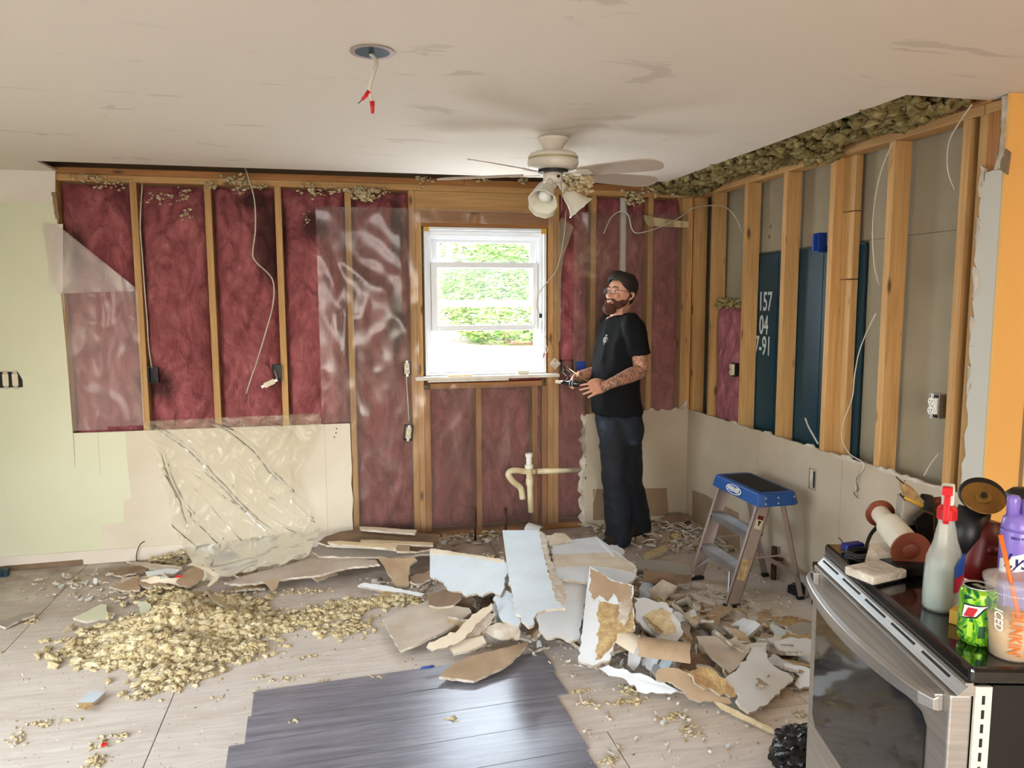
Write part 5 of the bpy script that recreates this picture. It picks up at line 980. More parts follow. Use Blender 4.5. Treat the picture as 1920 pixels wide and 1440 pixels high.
# ---- blown wool heaps
def wool(name, label, spots, mat='wool_yellow', seed=1, mound=False):
    R_ = random.Random(seed); pts = []
    for px, py, n_, sx, sy, hz, s0 in spots:
        c = Zp(px, py)
        for i in range(int(n_*(1.45 if mound else 2.2))):
            dx, dy = R_.gauss(0,1), R_.gauss(0,1); rr = math.exp(-(dx*dx+dy*dy)/1.6); s_ = s0*R_.choice((.35,.5,.65,.9,1.15) if mound else (.25,.35,.5,.65,.9))
            pts.append((c.x+dx*sx, c.y+dy*sy, s_*.4+R_.random()*hz*rr, s_, .62))
    o = clumps(name, pts, mat, rnd=seed, fine=mound); tag(o, label, 'insulation', kind='stuff')
    if mound:
        C_ = [(Zp(a[0],a[1]),a[3],a[4],a[5],a[2]) for a in spots if a[2] > 55]; x0 = min(c[0].x-2*c[1] for c in C_); x1 = max(c[0].x+2*c[1] for c in C_); y0 = min(c[0].y-2*c[2] for c in C_); y1 = max(c[0].y+2*c[2] for c in C_)
        def mf(u, v):
            x, y = x0+(x1-x0)*u, y0+(y1-y0)*v; h = max(c[3]*.95*math.exp(-((x-c[0].x)/(c[1]*1.15))**2/1.5-((y-c[0].y)/(c[2]*1.15))**2/1.5) for c in C_)
            h += .034*(noise.fractal(Vector((x*20,y*28,seed)),1,2,4))*min(1,h/.02) + .012*noise.noise(Vector((x*90,y*120,3)))*min(1,h/.02) - .009; return (x+.012*noise.noise(Vector((x*30,y*30,1))), y, h)
        mm = MB().grid(mf, int((x1-x0)/.008), int((y1-y0)/.008)); mm.f = [f_ for f_ in mm.f if max(mm.v[i].z for i in f_) > 0]; mm.m = [0]*len(mm.f)
        w_ = link('matted_layer', mm, mat, o, smooth=True); w_['kind'] = 'stuff'
    return o
wool('wool_heap', 'large heap of loose yellow insulation wool on the floor left of the dark planks', [(330,1180,560,.17,.11,.12,.019),(290,1222,430,.14,.07,.08,.018),(262,1195,200,.12,.07,.05,.017),(365,1228,190,.09,.06,.05,.017),(410,1175,190,.12,.08,.08,.019),(335,1265,120,.09,.05,.03,.015),(200,1200,60,.10,.03,.015,.012),(150,1225,34,.10,.02,.01,.012),(290,1295,40,.06,.04,.01,.011)], seed=21, mound=True)
wool('wool_spread', 'thin spread of yellow insulation wool running from the heap to the white strip', [(465,1185,150,.12,.05,.04,.015),(540,1168,120,.14,.045,.02,.013),(620,1152,130,.13,.05,.02,.013),(700,1132,150,.14,.035,.018,.013),(470,1220,70,.06,.05,.02,.015),(650,1180,60,.1,.05,.01,.012),(745,1125,60,.08,.03,.02,.013),(420,1140,120,.1,.06,.05,.018),(330,1128,60,.08,.05,.05,.016)], seed=22, mound=True)
wool('wool_tufts', 'yellow insulation tufts on the scraps at the foot of the back wall', [(300,1060,70,.07,.02,.07,.014),(335,1052,50,.06,.02,.08,.013),(400,1062,30,.03,.02,.08,.012),(300,1115,60,.07,.04,.05,.014),(340,1105,30,.03,.03,.07,.012),(425,1115,10,.03,.02,.03,.012),(545,1110,16,.08,.02,.01,.009),(912,1004,26,.03,.03,.03,.010),(590,1110,16,.06,.02,.01,.009)], seed=23)
wool('stray_tufts', 'stray pale insulation tufts dropped on the bare floor and planks', [(20,1168,26,.06,.03,.015,.012),(85,1355,16,.045,.012,.008,.009),(25,1390,12,.03,.03,.006,.008),(185,1398,14,.02,.03,.01,.008),(178,1430,16,.02,.02,.01,.009),(235,1380,7,.015,.012,.008,.007),(545,1273,9,.03,.01,.008,.008),(490,1270,6,.015,.01,.006,.007),(608,1277,6,.015,.006,.006,.006),(570,1232,12,.04,.012,.008,.007),(552,1355,7,.02,.01,.008,.006),(700,1272,10,.02,.012,.01,.008),(845,1352,8,.015,.012,.014,.008),(1105,1320,8,.015,.015,.01,.008),(1180,1318,20,.045,.012,.012,.009),(1265,1345,10,.02,.012,.014,.009),(1290,1372,14,.03,.02,.008,.008),(1090,1298,6,.02,.008,.008,.008),(1180,1296,18,.02,.02,.02,.009),(1145,1430,12,.02,.015,.01,.008),(400,1310,5,.02,.008,.005,.006),(480,1298,5,.01,.006,.006,.007),(1495,1340,10,.03,.02,.01,.007)], seed=24)
# ================= RANGE AND WHAT STANDS ON IT =================
RL, RD, RT = .706, .66, .90
rg = thing('kitchen_range', 'stainless steel electric range with a black glass top, pulled out beside the heap', 'range', (-1.277,-3.777,0), -.262)
def RB(a, b): return MB().box(a, b)
link('side_panel', RB((.032,.006,.05),(RD-.02,.02,.862)), 'black_side', rg, local=True); link('side_panel', RB((.032,RL-.02,.05),(RD-.02,RL-.006,.862)), 'black_side', rg, local=True)
link('back_panel', RB((RD-.03,.02,.05),(RD-.02,RL-.02,.862)), 'black_side', rg, local=True); link('oven_body', RB((.0,.021,.06),(RD-.04,RL-.021,.86)), 'black_side', rg, local=True)
ct = link('cooktop', RB((-.016,-.004,.868),(RD,RL+.004,RT)), 'black_glossy', rg, local=True, bevel=.008)
link('edge_trim', RB((-.021,-.001,.863),(-.006,RL+.001,.869)), 'steel', ct, local=True, bevel=.001)
for (x_, y_, r_) in ((.18,.19,.1),(.18,.53,.08),(.46,.19,.08),(.46,.53,.1)): link('burner_ring', MB().lathe([(r_,0),(r_+.002,0),(r_+.002,.0004),(r_,.0004)], (x_,y_,RT), (0,0,1), 40), 'paper_grey', ct, local=True)
mb = MB(); mb.prism([(-.014,.0,.8635),(-.034,.0,.8435),(.0,.0,.8435),(.0,.0,.8635)], (0,RL,0)); tr_ = link('vent_trim', mb, 'steel', rg, local=True)
for i in range(5):
    y_ = .05+.135*i; link('vent_slot', MB().prism([(-.0205,y_,.8575),(-.0245,y_,.8535),(-.023,y_,.8525),(-.019,y_,.8565)], (0,.105,0)), 'black_rubber', tr_, local=True)
dz0, dz1 = .215, .842
door = link('door', RB((-.045,.004,dz0),(-.004,RL-.004,dz1)), 'steel', rg, local=True, bevel=.004)
hx = -.0455; oct_ = [(hx,.12,.40),(hx,RL-.07,.40),(hx,RL-.045,.425),(hx,RL-.045,.735),(hx,RL-.065,.755),(hx,.10,.755),(hx,.08,.735),(hx,.08,.44)]
link('door_glass', MB().prism(oct_, (-.002,0,0)), 'oven_glass', door, local=True)
mb = MB(); n_ = 24
for i in range(n_+1):
    t_ = i/n_; y_ = .022+t_*(RL-.044); bow = math.sin(PI*t_)**.6; x_ = -.052-.052*bow; z_ = .815; h_ = .016+.006*bow
    mb.v += [Vector((x_,y_,z_-h_)),Vector((x_-.012,y_,z_-h_*.8)),Vector((x_-.014,y_,z_+h_*.6)),Vector((x_-.002,y_,z_+h_))]
for i in range(n_):
    for j in range(4): mb.f.append((i*4+j,i*4+(j+1)%4,(i+1)*4+(j+1)%4,(i+1)*4+j)); mb.m.append(0)
mb.f += [(3,2,1,0),(n_*4,n_*4+1,n_*4+2,n_*4+3)]; mb.m += [0,0]
hd = link('handle', mb, 'steel', door, local=True, smooth=False, bevel=.002)
for y_ in (.024,RL-.05): link('handle_mount', RB((-.062,y_,.798),(-.044,y_+.026,.834)), 'steel', hd, local=True, bevel=.003)
link('drawer', RB((-.04,.004,.075),(-.004,RL-.004,.208)), 'steel', rg, local=True, bevel=.004); link('drawer_lip', RB((-.052,.05,.185),(-.0405,RL-.05,.2)), 'steel', rg, local=True, bevel=.002)
st_ = link('slotted_side_strip', RB((-.002,-.001,.10),(.028,.0055,.862)), 'fan_white', rg, local=True)
for i in range(26): z_ = .845-.028*i; link('slot', RB((.010,-.0018,z_-.017),(.0155,-.0011,z_)), 'black_rubber', st_, local=True)
for x_ in (.05,.58):
    for y_ in (.05,RL-.08): link('levelling_foot', MB().lathe([(.0,0),(.018,0),(.018,.01),(.008,.012),(.008,.062),(.0,.062)], (x_,y_,0), (0,0,1), 12), 'black_rubber', rg, local=True)
TP_ = RT+.0005
def at(px, py, z=TP_): return Zp(px, py, z)
def hgt(px, py, base): return B(px, py, base.y).z
# spray bottle
c = at(1765,1137); sb = thing('spray_bottle', 'clear spray bottle with a red and white trigger standing on the range', 'spray bottle', c)
H = lambda py: hgt(1765, py, c)-c.z
zs, zn = H(1032), H(968)
def oval(mb, prof, c, ax, ay, n=32, rot=0, mi=0):
    k = len(mb.v)
    for r_, h_ in prof:
        for j in range(n):
            a_ = 2*PI*j/n; ca, sa = math.cos(a_), math.sin(a_); x_, y_ = r_*ax*math.copysign(abs(ca)**.8,ca), r_*ay*math.copysign(abs(sa)**.8,sa)
            mb.v.append(Vector(c)+Vector((x_*math.cos(rot)-y_*math.sin(rot), x_*math.sin(rot)+y_*math.cos(rot), h_)))
    for i in range(len(prof)-1):
        for j in range(n): mb.f.append((k+i*n+j,k+i*n+(j+1)%n,k+(i+1)*n+(j+1)%n,k+(i+1)*n+j)); mb.m.append(mi)
    mb.f.append(tuple(k+j for j in range(n))[::-1]); mb.f.append(tuple(k+(len(prof)-1)*n+j for j in range(n))); mb.m += [mi,mi]; return mb
link('bottle', oval(MB(), [(.9,0),(1,.008),(1,zs*.35),(.97,zs*.7),(.92,zs*.9),(.78,zs*1.02),(.60,zs*1.18),(.50,zs*1.38),(.40,zn-.012),(.33,zn-.004)], c, .050, .034, rot=.45), 'bottle_clear', sb, smooth=True)
plain('cleaner', (150,168,164), .3); link('liquid', oval(MB(), [(.86,.004),(.94,.01),(.94,zs*.35),(.90,H(1052))], c, .050, .034, rot=.45), 'cleaner', sb, smooth=True)
link('collar', MB().lathe([(.0,0),(.020,0),(.020,.022),(.014,.03),(.0,.03)], c+Vector((0,0,zn-.006)), (0,0,1), 24), 'red_plastic', sb)
q = c+Vector((0,0,zn)); td = Vector((-.72,-.69,0)); ts = Vector((.69,-.72,0))
def tb(a, b, w_): return [q+td*a[0]+Vector((0,0,a[1])) for a in b]
link('trigger_head', MB().prism([q+td*x_+Vector((0,0,z_))-ts*.012 for x_, z_ in ((-.03,.022),(-.022,.058),(.006,.074),(.028,.07),(.028,.056),(.012,.05),(.006,.024))], ts*.024), 'white_plastic', sb, bevel=.003)
link('nozzle', MB().prism([q+td*x_+Vector((0,0,z_))-ts*.010 for x_, z_ in ((.0285,.054),(.0285,.072),(.044,.072),(.044,.054))], ts*.02), 'red_plastic', sb, bevel=.002)
link('trigger', MB().prism([q+td*x_+Vector((0,0,z_))-ts*.006 for x_, z_ in ((.012,.05),(.026,.054),(.034,.03),(.038,-.002),(.030,-.012),(.024,.02))], ts*.012), 'red_plastic', sb, bevel=.002)
plain('label_blue', (30,84,170), .4); plain('label_red', (186,24,34), .4)
def wrapped(c, r, a0, a1, z0, z1, m, parent, n=10, nm='label', rt=None, ax=1, ay=1, zf=None):
    rt = rt or r; mb = MB()
    def f(u, v): a_ = a0+(a1-a0)*u; rr = r+(rt-r)*v; z_ = z0+(z1-z0)*v; z_ = zf(u,v,z_) if zf else z_; return Vector(c)+Vector((math.cos(a_)*rr*ax, math.sin(a_)*rr*ay, z_))
    mb.grid(f, n, 3); return link(nm, mb, m, parent, smooth=True)
def ovl(a0, a1, z0, z1, m, nm='label', g=1.02, top=None):
    mb = MB()
    def f(u, v):
        a_ = a0+(a1-a0)*u; ca, sa = math.cos(a_), math.sin(a_); x_, y_ = .050*g*math.copysign(abs(ca)**.8,ca), .034*g*math.copysign(abs(sa)**.8,sa); z1_ = z1-(top(u) if top else 0)
        return c+Vector((x_*math.cos(.45)-y_*math.sin(.45), x_*math.sin(.45)+y_*math.cos(.45), z0+(z1_-z0)*v))
    mb.grid(f, 12, 4); return link(nm, mb, m, sb, smooth=True)
ovl(-2.0,-.95,zs*.42,zs*.98,'label_blue', top=lambda u: .02*(1-min(1,u*2)))
ovl(-2.0,-.95,zs*.36,zs*.62,'label_red','label_band',1.03)
def wraptext(body, size, c, r, a0, z0, m, parent, vertical=False, bold=0, rt=None, hh=.15, sx=1, shear=0):
    rt = rt or r
    def f(q):
        if vertical: al, h_ = q.y, -q.x*1.0
        else: al, h_ = q.x, q.y
        z_ = z0+h_; rr = (r+(rt-r)*min(1,max(0,z_/hh))) ; a_ = a0+(al/rr); return Vector(c)+Vector((math.cos(a_)*(rr+q.z+.0007), math.sin(a_)*(rr+q.z+.0007), z_))-root_loc(parent)
    return text(body, size, c, None, m, parent, curve=f, bold=bold, sx=sx, shear=shear)
plain('ink_darkred', (130,10,20), .4)
def wt(q): a_ = -.72+q.x/.045; return c+Vector((math.cos(a_+.45)*.0545*.95, math.sin(a_+.45)*.0545*.8, zs*.48+q.y))-root_loc(sb)
tcan = at(1829,1203); can = thing('soda_can', 'green drink can with a white and red emblem on the range beside the cup', 'can', tcan)
m, t, p = newmat('can_green'); v = coords(t, (1,1,.5)); col = ramp(t, nz(t, v, 34, 2, .5, 2), [(.42,(70,160,40)),(.47,(150,200,40)),(.53,(150,205,44)),(.58,(20,110,50))]); t.links.new(col, p.inputs['Base Color']); p.inputs['Roughness'].default_value = .25; p.inputs['Metallic'].default_value = .35; MAT['can_green'] = m
link('can_body', MB().lathe([(.0,.003),(.024,.0),(.027,.002),(.0325,.010),(.033,.014),(.033,.100),(.031,.106),(.0275,.113)], tcan, (0,0,1), 40), 'can_green', can, smooth=True)
link('can_rim', MB().lathe([(.0275,.113),(.028,.116),(.0265,.1165),(.0255,.112),(.0,.111)], tcan, (0,0,1), 40), 'aluminium', can, smooth=True); link('pull_tab', MB().box((-.006,-.012,.1125),(.006,.012,.1145), mat=Matrix.Translation(tcan)), 'aluminium', can); link('opening', MB().lathe([(0,0),(.009,0),(.009,.0006),(0,.0006)], tcan+Vector((-.012,-.008,.1115)), (0,0,1), 14), 'black_rubber', can)
ca0 = math.atan2(CAM.y-tcan.y, CAM.x-tcan.x)
def cyl_poly(c, r, pts, m, parent, nm, lift=.0004, rt=None, hh=.1):
    # flat print wrapped on a round wall: pts in (arc metres, height)
    cu = [Vector((a, h, 0)) for a, h in pts]; me = bpy.data.meshes.new(nm); bm = bmesh.new(); vs_ = [bm.verts.new(q) for q in cu]; bm.faces.new(vs_); bmesh.ops.triangulate(bm, faces=bm.faces); bmesh.ops.subdivide_edges(bm, edges=bm.edges, cuts=7, use_grid_fill=True)
    L0 = root_loc(parent)
    for v_ in bm.verts:
        rr = r+((rt or r)-r)*v_.co.y/hh+lift; a_ = ca0+v_.co.x/r; z_ = v_.co.y; v_.co = Vector(c)+Vector((math.cos(a_)*rr, math.sin(a_)*rr, z_))-L0
    bm.to_mesh(me); bm.free(); me.materials.append(MAT[m]); o = bpy.data.objects.new(nm, me); COL.objects.link(o); o.parent = parent; return o
cyl_poly(tcan, .033, [(-.030,.052),(.0,.060),(.012,.078),(.022,.088),(.004,.086),(-.026,.084)], 'black_rubber', can, 'emblem_outline', .0003)
cyl_poly(tcan, .033, [(-.028,.055),(-.002,.063),(.010,.080),(.018,.086),(.002,.083),(-.024,.081)], 'white_plastic', can, 'emblem_field', .0006)
cyl_poly(tcan, .033, [(-.024,.058),(-.019,.059),(-.013,.072),(-.012,.060),(-.006,.062),(.001,.079),(-.004,.079),(-.009,.068),(-.010,.079),(-.016,.078),(-.020,.068)], 'label_red', can, 'emblem_letter', .0009)
plain('can_dark', (16,70,40), .3, metal=.3); plain('can_lime', (170,214,50), .3, metal=.3)
cyl_poly(tcan, .033, [(.002,.02),(.014,.022),(.016,.046),(.004,.044)], 'can_dark', can, 'print_panel'); cyl_poly(tcan, .033, [(-.030,.012),(-.018,.022),(-.022,.012),(-.026,.008)], 'can_dark', can, 'print_star'); cyl_poly(tcan, .033, [(-.016,.02),(-.006,.02),(-.006,.05),(-.016,.05)], 'can_lime', can, 'print_panel'); cyl_poly(tcan, .033, [(.010,.060),(.028,.058),(.020,.066),(.026,.074)], 'can_dark', can, 'print_star')
cyl_poly(tcan, .033, [(-.026,.090),(-.008,.098),(-.018,.102),(-.026,.1)], 'can_dark', can, 'print_star')
# iced coffee cup
cc = at(1893,1228); cup = thing('iced_coffee_cup', 'clear plastic iced coffee cup with an orange straw and orange lettering on the range', 'cup', cc)
r0, r1_, ch_ = .036, .050, .148
link('cup_wall', MB().lathe([(.0,.001),(r0-.002,.001),(r0,.004),(r1_-.002,ch_-.012),(r1_,ch_-.008),(r1_,ch_)], cc, (0,0,1), 48), 'cup_clear', cup, smooth=True)
plain('coffee', (206,172,124), .35, (196,160,110), 30); link('coffee', MB().lathe([(.0,.003),(r0-.003,.003),(r0+.0045,.080),(.0,.081)], cc, (0,0,1), 40), 'coffee', cup, smooth=True)
ld = link('lid', MB().lathe([(r1_+.002,ch_-.004),(r1_+.003,ch_+.004),(r1_-.004,ch_+.006),(r1_-.008,ch_-.002),(.006,ch_-.002)], cc, (0,0,1), 48), 'cup_clear', cup, smooth=True)
plain('orange_print', (232,110,30), .4)
s0 = at(1876,1003,0); dS = cc.y-.0; P1 = B(1895,1088,cc.y); P0_ = B(1876,1003,cc.y+.02); P2 = P1+(P1-P0_)*.9
link('straw', MB().tube([P2, P0_], .0042, 10), 'orange_print', cup, smooth=True)
ca0 = math.atan2(CAM.y-cc.y, CAM.x-cc.x)
wraptext("DUNKIN'", .028, cc, r0+.001, ca0+.16, .058, 'orange_print', cup, True, .0004, r1_+.001, ch_, sx=.80)
wraptext('ICED', .021, cc, r0+.001, ca0-.50, .080, 'white_plastic', cup, True, .0003, r1_+.001, ch_, sx=.95, shear=.15)
for i in range(18): a_ = ca0-.6+i*.09; link('lid_dot', MB().lathe([(0,0),(.0012,0),(.0,.001)], cc+Vector((math.cos(a_)*(r1_-.002),math.sin(a_)*(r1_-.002),ch_-.018)), (math.cos(a_),math.sin(a_),0), 6), 'white_plastic', ld)
# disinfectant can
plain('purple', (138,118,200), .3, (126,104,190), 3); plain('navy_ink', (20,26,110), .4)
lc = at(1899,1146); ly = thing('spray_can', 'tall purple aerosol can behind the iced coffee cup on the range', 'spray can', lc)
HL = hgt(1890,930,lc)-lc.z; r_ = .034
link('can_body', MB().lathe([(.0,.0),(r_,.0),(r_,HL*.70),(r_-.001,HL*.71)], lc, (0,0,1), 40), 'purple', ly, smooth=True)
link('cap', MB().lathe([(r_-.0005,HL*.71),(r_-.001,HL*.74),(r_-.004,HL*.80),(r_-.012,HL*.84),(.0,HL*.85)], lc, (0,0,1), 40), 'purple', ly, smooth=True)
link('spray_shroud', MB().lathe([(.012,HL*.80),(.013,HL*.97),(.010,HL*.995),(.0,HL)], lc+Vector((-.014,.004,0)), (0,0,1), 24), 'purple', ly, smooth=True)
link('spray_shroud', MB().lathe([(.016,HL*.80),(.017,HL*.93),(.014,HL*.955),(.0,HL*.96)], lc+Vector((.016,-.006,0)), (0,0,1), 24), 'purple', ly, smooth=True)
ca0 = math.atan2(CAM.y-lc.y, CAM.x-lc.x)
cyl_poly(lc, r_, [(-.036,.088),(.036,.108),(.036,.150),(-.036,.118)], 'white_plastic', ly, 'label_field', .0004)
cyl_poly(lc, r_, [(-.036,.072),(.036,.082),(.036,.106),(-.036,.086)], 'ink_darkred', ly, 'label_band', .0004)
wraptext('Lysol', .044, lc, r_+.0004, ca0+.32, .119, 'navy_ink', ly, False, .0007, sx=.78, shear=.45)
wraptext('KILLS 99.9%', .007, lc, r_+.0002, ca0+.15, HL*.66, 'navy_ink', ly, False, .0002)
# power saw behind
sc_ = at(1845,1100); saw = thing('power_saw', 'red and black power saw with a round bronze blade behind the cans', 'power saw', sc_)
V = lambda px, py, dy=0: B(px, py, sc_.y+dy)
link('motor_body', MB().tube([V(1815,1085),V(1825,1050),V(1838,1010),V(1845,975)], [.040,.046,.046,.036], 18), 'dark_red', saw, smooth=True)
link('gear_case', MB().tube([V(1800,1040,.01),V(1812,1000,.01),V(1828,955,.01)], [.028,.040,.034], 16), 'black_plastic', saw, smooth=True)
bc = V(1843,934,-.02); bn = Vector((-.35,-.55,.75)).normalized(); plain('bronze', (150,112,56), .3, (110,78,40), 12, metal=.7)
link('blade', MB().lathe([(.0,0),(.043,0),(.044,.001),(.043,.002),(.0,.002)], bc, bn, 40), 'bronze', saw); link('blade_flange', MB().lathe([(.017,.002),(.016,.006),(.010,.007),(.010,.011),(.0,.011)], bc, bn, 24), 'brass', saw); link('arbor_bolt', MB().lathe([(.007,.011),(.007,.016),(.0,.017)], bc, bn, 6), 'black_plastic', saw)
link('blade_guard', MB().lathe([(.046,-.004),(.049,-.014),(.040,-.030),(.0,-.036)], bc+Vector((.010,.010,.010)), bn, 32), 'black_plastic', saw, smooth=True)
link('handle', MB().tube(spline([V(1862,985,-.02),V(1868,1020,-.03),V(1862,1060,-.03),V(1848,1080,-.03),V(1822,1105,-.03)]), .011, 10), 'red_plastic' if False else 'dark_red', saw, smooth=True)
link('front_handle', MB().tube([V(1850,1030,-.04),V(1875,1035,-.04)], .012, 10), 'dark_red', saw, smooth=True)
q = at(1912,1090); kb = thing('dark_dome_tool', 'black rounded tool top showing behind the purple can', 'tool', q); link('housing', MB().lathe([(.035,0),(.035,hgt(1912,950,q)-q.z),(.045,hgt(1912,930,q)-q.z),(.03,hgt(1912,919,q)-q.z),(.0,hgt(1912,917,q)-q.z)], q, (0,0,1), 24), 'black_plastic', kb, smooth=True)  # plain dark dome shape behind the aerosol, not a lamp
# napkin, yellow box
a = [at(1760,1142),at(1778,1130),at(1826,1140),at(1812,1160)]; tz = [.004,.035,.06,.003]
P_ = [at(1759,1143)+Vector((0,0,.004)), B(1778,1100,at(1778,1130).y), B(1795,1078,at(1800,1135).y), B(1822,1090,at(1815,1140).y), at(1812,1150)+Vector((0,0,.004))]
o = link('napkin', MB().prism(P_, Vector((.002,.003,0))), 'white_plastic'); tag(o, 'crumpled white paper napkin propped against the green can', 'napkin')
q = at(1795,1168); o = link('yellow_box', MB().box((-.015,-.012,0),(.02,.012,.03), mat=Matrix.Translation(q)@Matrix.Rotation(.5,4,'Z')), 'tape_yellow', bevel=.002); tag(o, 'small yellow box corner between the green can and the spray bottle', 'box')
# roll of masking film with brown ends
q0 = at(1706,1076)+Vector((0,0,.058)); q1 = q0+Vector((.075,.21,.035)); d_ = (q1-q0).normalized(); Lr = (q1-q0).length
rl = thing('paper_roll', 'white roll on a brown spool lying at the middle of the range top', 'roll', at(1700,1078))
link('roll', MB().lathe([(.0,.006),(.035,.006),(.035,Lr*.62),(.024,Lr*.64),(.024,Lr*.94),(.0,Lr*.94)], q0, d_, 36), 'cream_wall', rl, smooth=False); plain('spool_brown', (122,58,34), .5)
fl_ = link('spool_end', MB().lathe([(.0,0),(.047,0),(.047,.006),(.0,.006)], q0, d_, 36), 'spool_brown', rl); link('hub', MB().lathe([(.0,-.003),(.019,-.003),(.021,.0)], q0, d_, 28), 'spool_brown', fl_, smooth=True); link('spool_end', MB().lathe([(.0,0),(.038,0),(.038,.006),(.0,.006)], q0+d_*Lr*.94, d_, 36), 'spool_brown', rl)
link('cradle', MB().box((-.05,-.02,0),(.05,.05,.03), mat=Matrix.Translation(at(1704,1078))), 'black_plastic', rl, bevel=.006)
P_ = [at(1600,1030),at(1672,1030)+Vector((0,0,.0)),at(1690,1062),at(1652,1066)]; 
o = link('paper_sheet', MB().prism([at(1622,1062)+Vector((0,0,.012)), B(1632,1020,at(1640,1050).y), B(1676,1018,at(1676,1050).y), B(1690,1066,at(1690,1070).y), at(1668,1070)+Vector((0,0,.004))], Vector((0,.002,.001))), 'gypsum'); tag(o, 'sheet of grey beige paper propped under the white roll', 'paper')
# dusty pad
q = at(1641,1085); o = link('sanding_block', MB().box((-.058,-.042,.0),(.058,.042,.022), mat=Matrix.Translation(q+Vector((0,0,.006)))@Matrix.Rotation(.2,4,'Z')), 'gypsum', bevel=.005); tag(o, 'flat dusty grey block lying at the front edge of the range top', 'block')
link('block_foot', MB().box((-.05,-.035,-.006),(.05,.035,.0), mat=Matrix.Translation(q+Vector((0,0,.006)))@Matrix.Rotation(.2,4,'Z')), 'black_rubber', o)
# coil of black cord with a purple-blue plug
cd_ = thing('coiled_cord', "coil of black cord with a dark blue plug on the range's far corner", 'cord', at(1615,1045))
pts = []
for i in range(90): a_ = i*.42; c0 = at(1622,1050); pts.append(c0+Vector((math.cos(a_)*.05*(1-.1*math.sin(i)), math.sin(a_)*.028*(1+.15*math.cos(i*.7)), .006+.018*(i/90)+.003*math.sin(i*1.7))))
link('coil', MB().tube(pts, .0032, 6), 'cable_black', cd_, smooth=True)
link('plug', MB().box((-.03,-.014,.0),(.03,.014,.022), mat=Matrix.Translation(at(1598,1034)+Vector((0,0,.003)))@Matrix.Rotation(.1,4,'Z')), 'navy_ink', cd_, bevel=.006)
link('loose_end', MB().tube(spline([at(1582,1034)+Vector((0,0,.01)),B(1578,1014,at(1580,1030).y),B(1572,1008,at(1580,1030).y)]), .0014, 5), 'cable_black', cd_)
link('strap', MB().tube(spline([at(1622,1042)+Vector((0,0,.02)),B(1634,1000,-3.15),B(1655,980,-3.15),B(1672,972,-3.15),B(1690,975,-3.2),B(1700,990,-3.22),B(1712,1010,-3.24)]), .005, 8, flat=.5), 'cable_black', cd_, smooth=True)
# grey box with torn glossy lid, dark case, gloves
q = at(1712,1046); gb = thing('battery_charger', 'grey charger box with a torn glossy yellow lid tilted above the roll', 'charger', q)
bz_ = lambda px, py: B(px, py, q.y)
link('case', MB().prism([bz_(1694,936),bz_(1690,975),bz_(1712,995),bz_(1728,985),bz_(1730,950)], (.03,.06,0)), 'paper_grey', gb, bevel=.004)
link('glossy_lid', MB().prism([bz_(1690,905),bz_(1697,933),bz_(1738,955),bz_(1740,948),bz_(1720,925)], (.03,.05,.0)), 'torn_brown', gb); link('lid_edge', MB().prism([bz_(1694,934),bz_(1697,931),bz_(1740,949),bz_(1739,956)], (-.002,-.002,0)), 'tape_yellow', gb)
link('stand', MB().prism([bz_(1700,985),bz_(1700,1050),bz_(1725,1050),bz_(1725,985)], (.02,.03,0)), 'black_plastic', gb)
for a, b in (((1680,894),(1694,907)),((1688,925),(1697,938))): link('prong', MB().tube([bz_(*a),bz_(*b)], .0015, 5), 'cable_black', gb)
dc = thing('dark_case', 'dark grey wedge shaped case leaning between the roll and the spray bottle', 'case', at(1738,1052)); bz_ = lambda px, py: B(px, py, at(1738,1052).y-.02)
link('shell', MB().prism([bz_(1714,975),bz_(1735,958),bz_(1752,966),bz_(1752,1010),bz_(1738,1018),bz_(1738,1052),bz_(1732,1052),bz_(1718,990)], (.02,.03,0)), 'paper_dark' if False else 'black_side', dc, bevel=.003)
gl_ = thing('work_gloves', 'black and dark red work glove lying behind the spray bottle trigger', 'glove', at(1745,1040)); bz_ = lambda px, py: B(px, py, at(1745,1040).y)
link('glove', MB().tube([bz_(1730,1035),bz_(1738,990),bz_(1735,950),bz_(1738,928)], [.03,.03,.024,.014], 12), 'black_rubber', gl_, smooth=True); link('glove_fingers', MB().tube([bz_(1738,955),bz_(1752,942),bz_(1765,938)], [.02,.016,.010], 10), 'dark_red', gl_, smooth=True)
# trash bag on the floor
q = Zp(1515,1452); mb = MB(); n1, n2 = 44, 26
def bagf(u, v):
    a_ = 2*PI*u; b_ = PI*v-PI/2; cb2 = math.cos(b_); P_ = Vector((math.cos(a_)*cb2, math.sin(a_)*cb2, math.sin(b_))); k_ = 1+.16*noise.noise(P_*2.1)-.16*abs(noise.noise(P_*5.5+Vector((3,0,0))))-.07*abs(noise.noise(P_*12))
    return Vector((q.x+.13*P_.x*k_, q.y+.12*P_.y*k_, max(.0, .075+.09*P_.z*k_)))
mb.grid(bagf, n1, n2); plain('bag_black', (12,12,14), .2, bmp=.6, bsc=30); o = link('trash_bag', mb, 'bag_black', smooth=False); tag(o, 'shiny black trash bag crumpled on the floor against the range door', 'bag')
q = Zp(1497,1112); o = link('tool_battery', MB().box((-.05,-.035,0),(.05,.035,.045), mat=Matrix.Translation(q)@Matrix.Rotation(.3,4,'Z')), 'black_plastic', bevel=.006); tag(o, 'small black battery pack on the floor between the ladder\'s rear feet', 'battery'); link('battery_rails', MB().box((-.035,-.02,.0455),(.035,.02,.056), mat=Matrix.Translation(q)@Matrix.Rotation(.3,4,'Z')), 'teal_steel', o, bevel=.003)
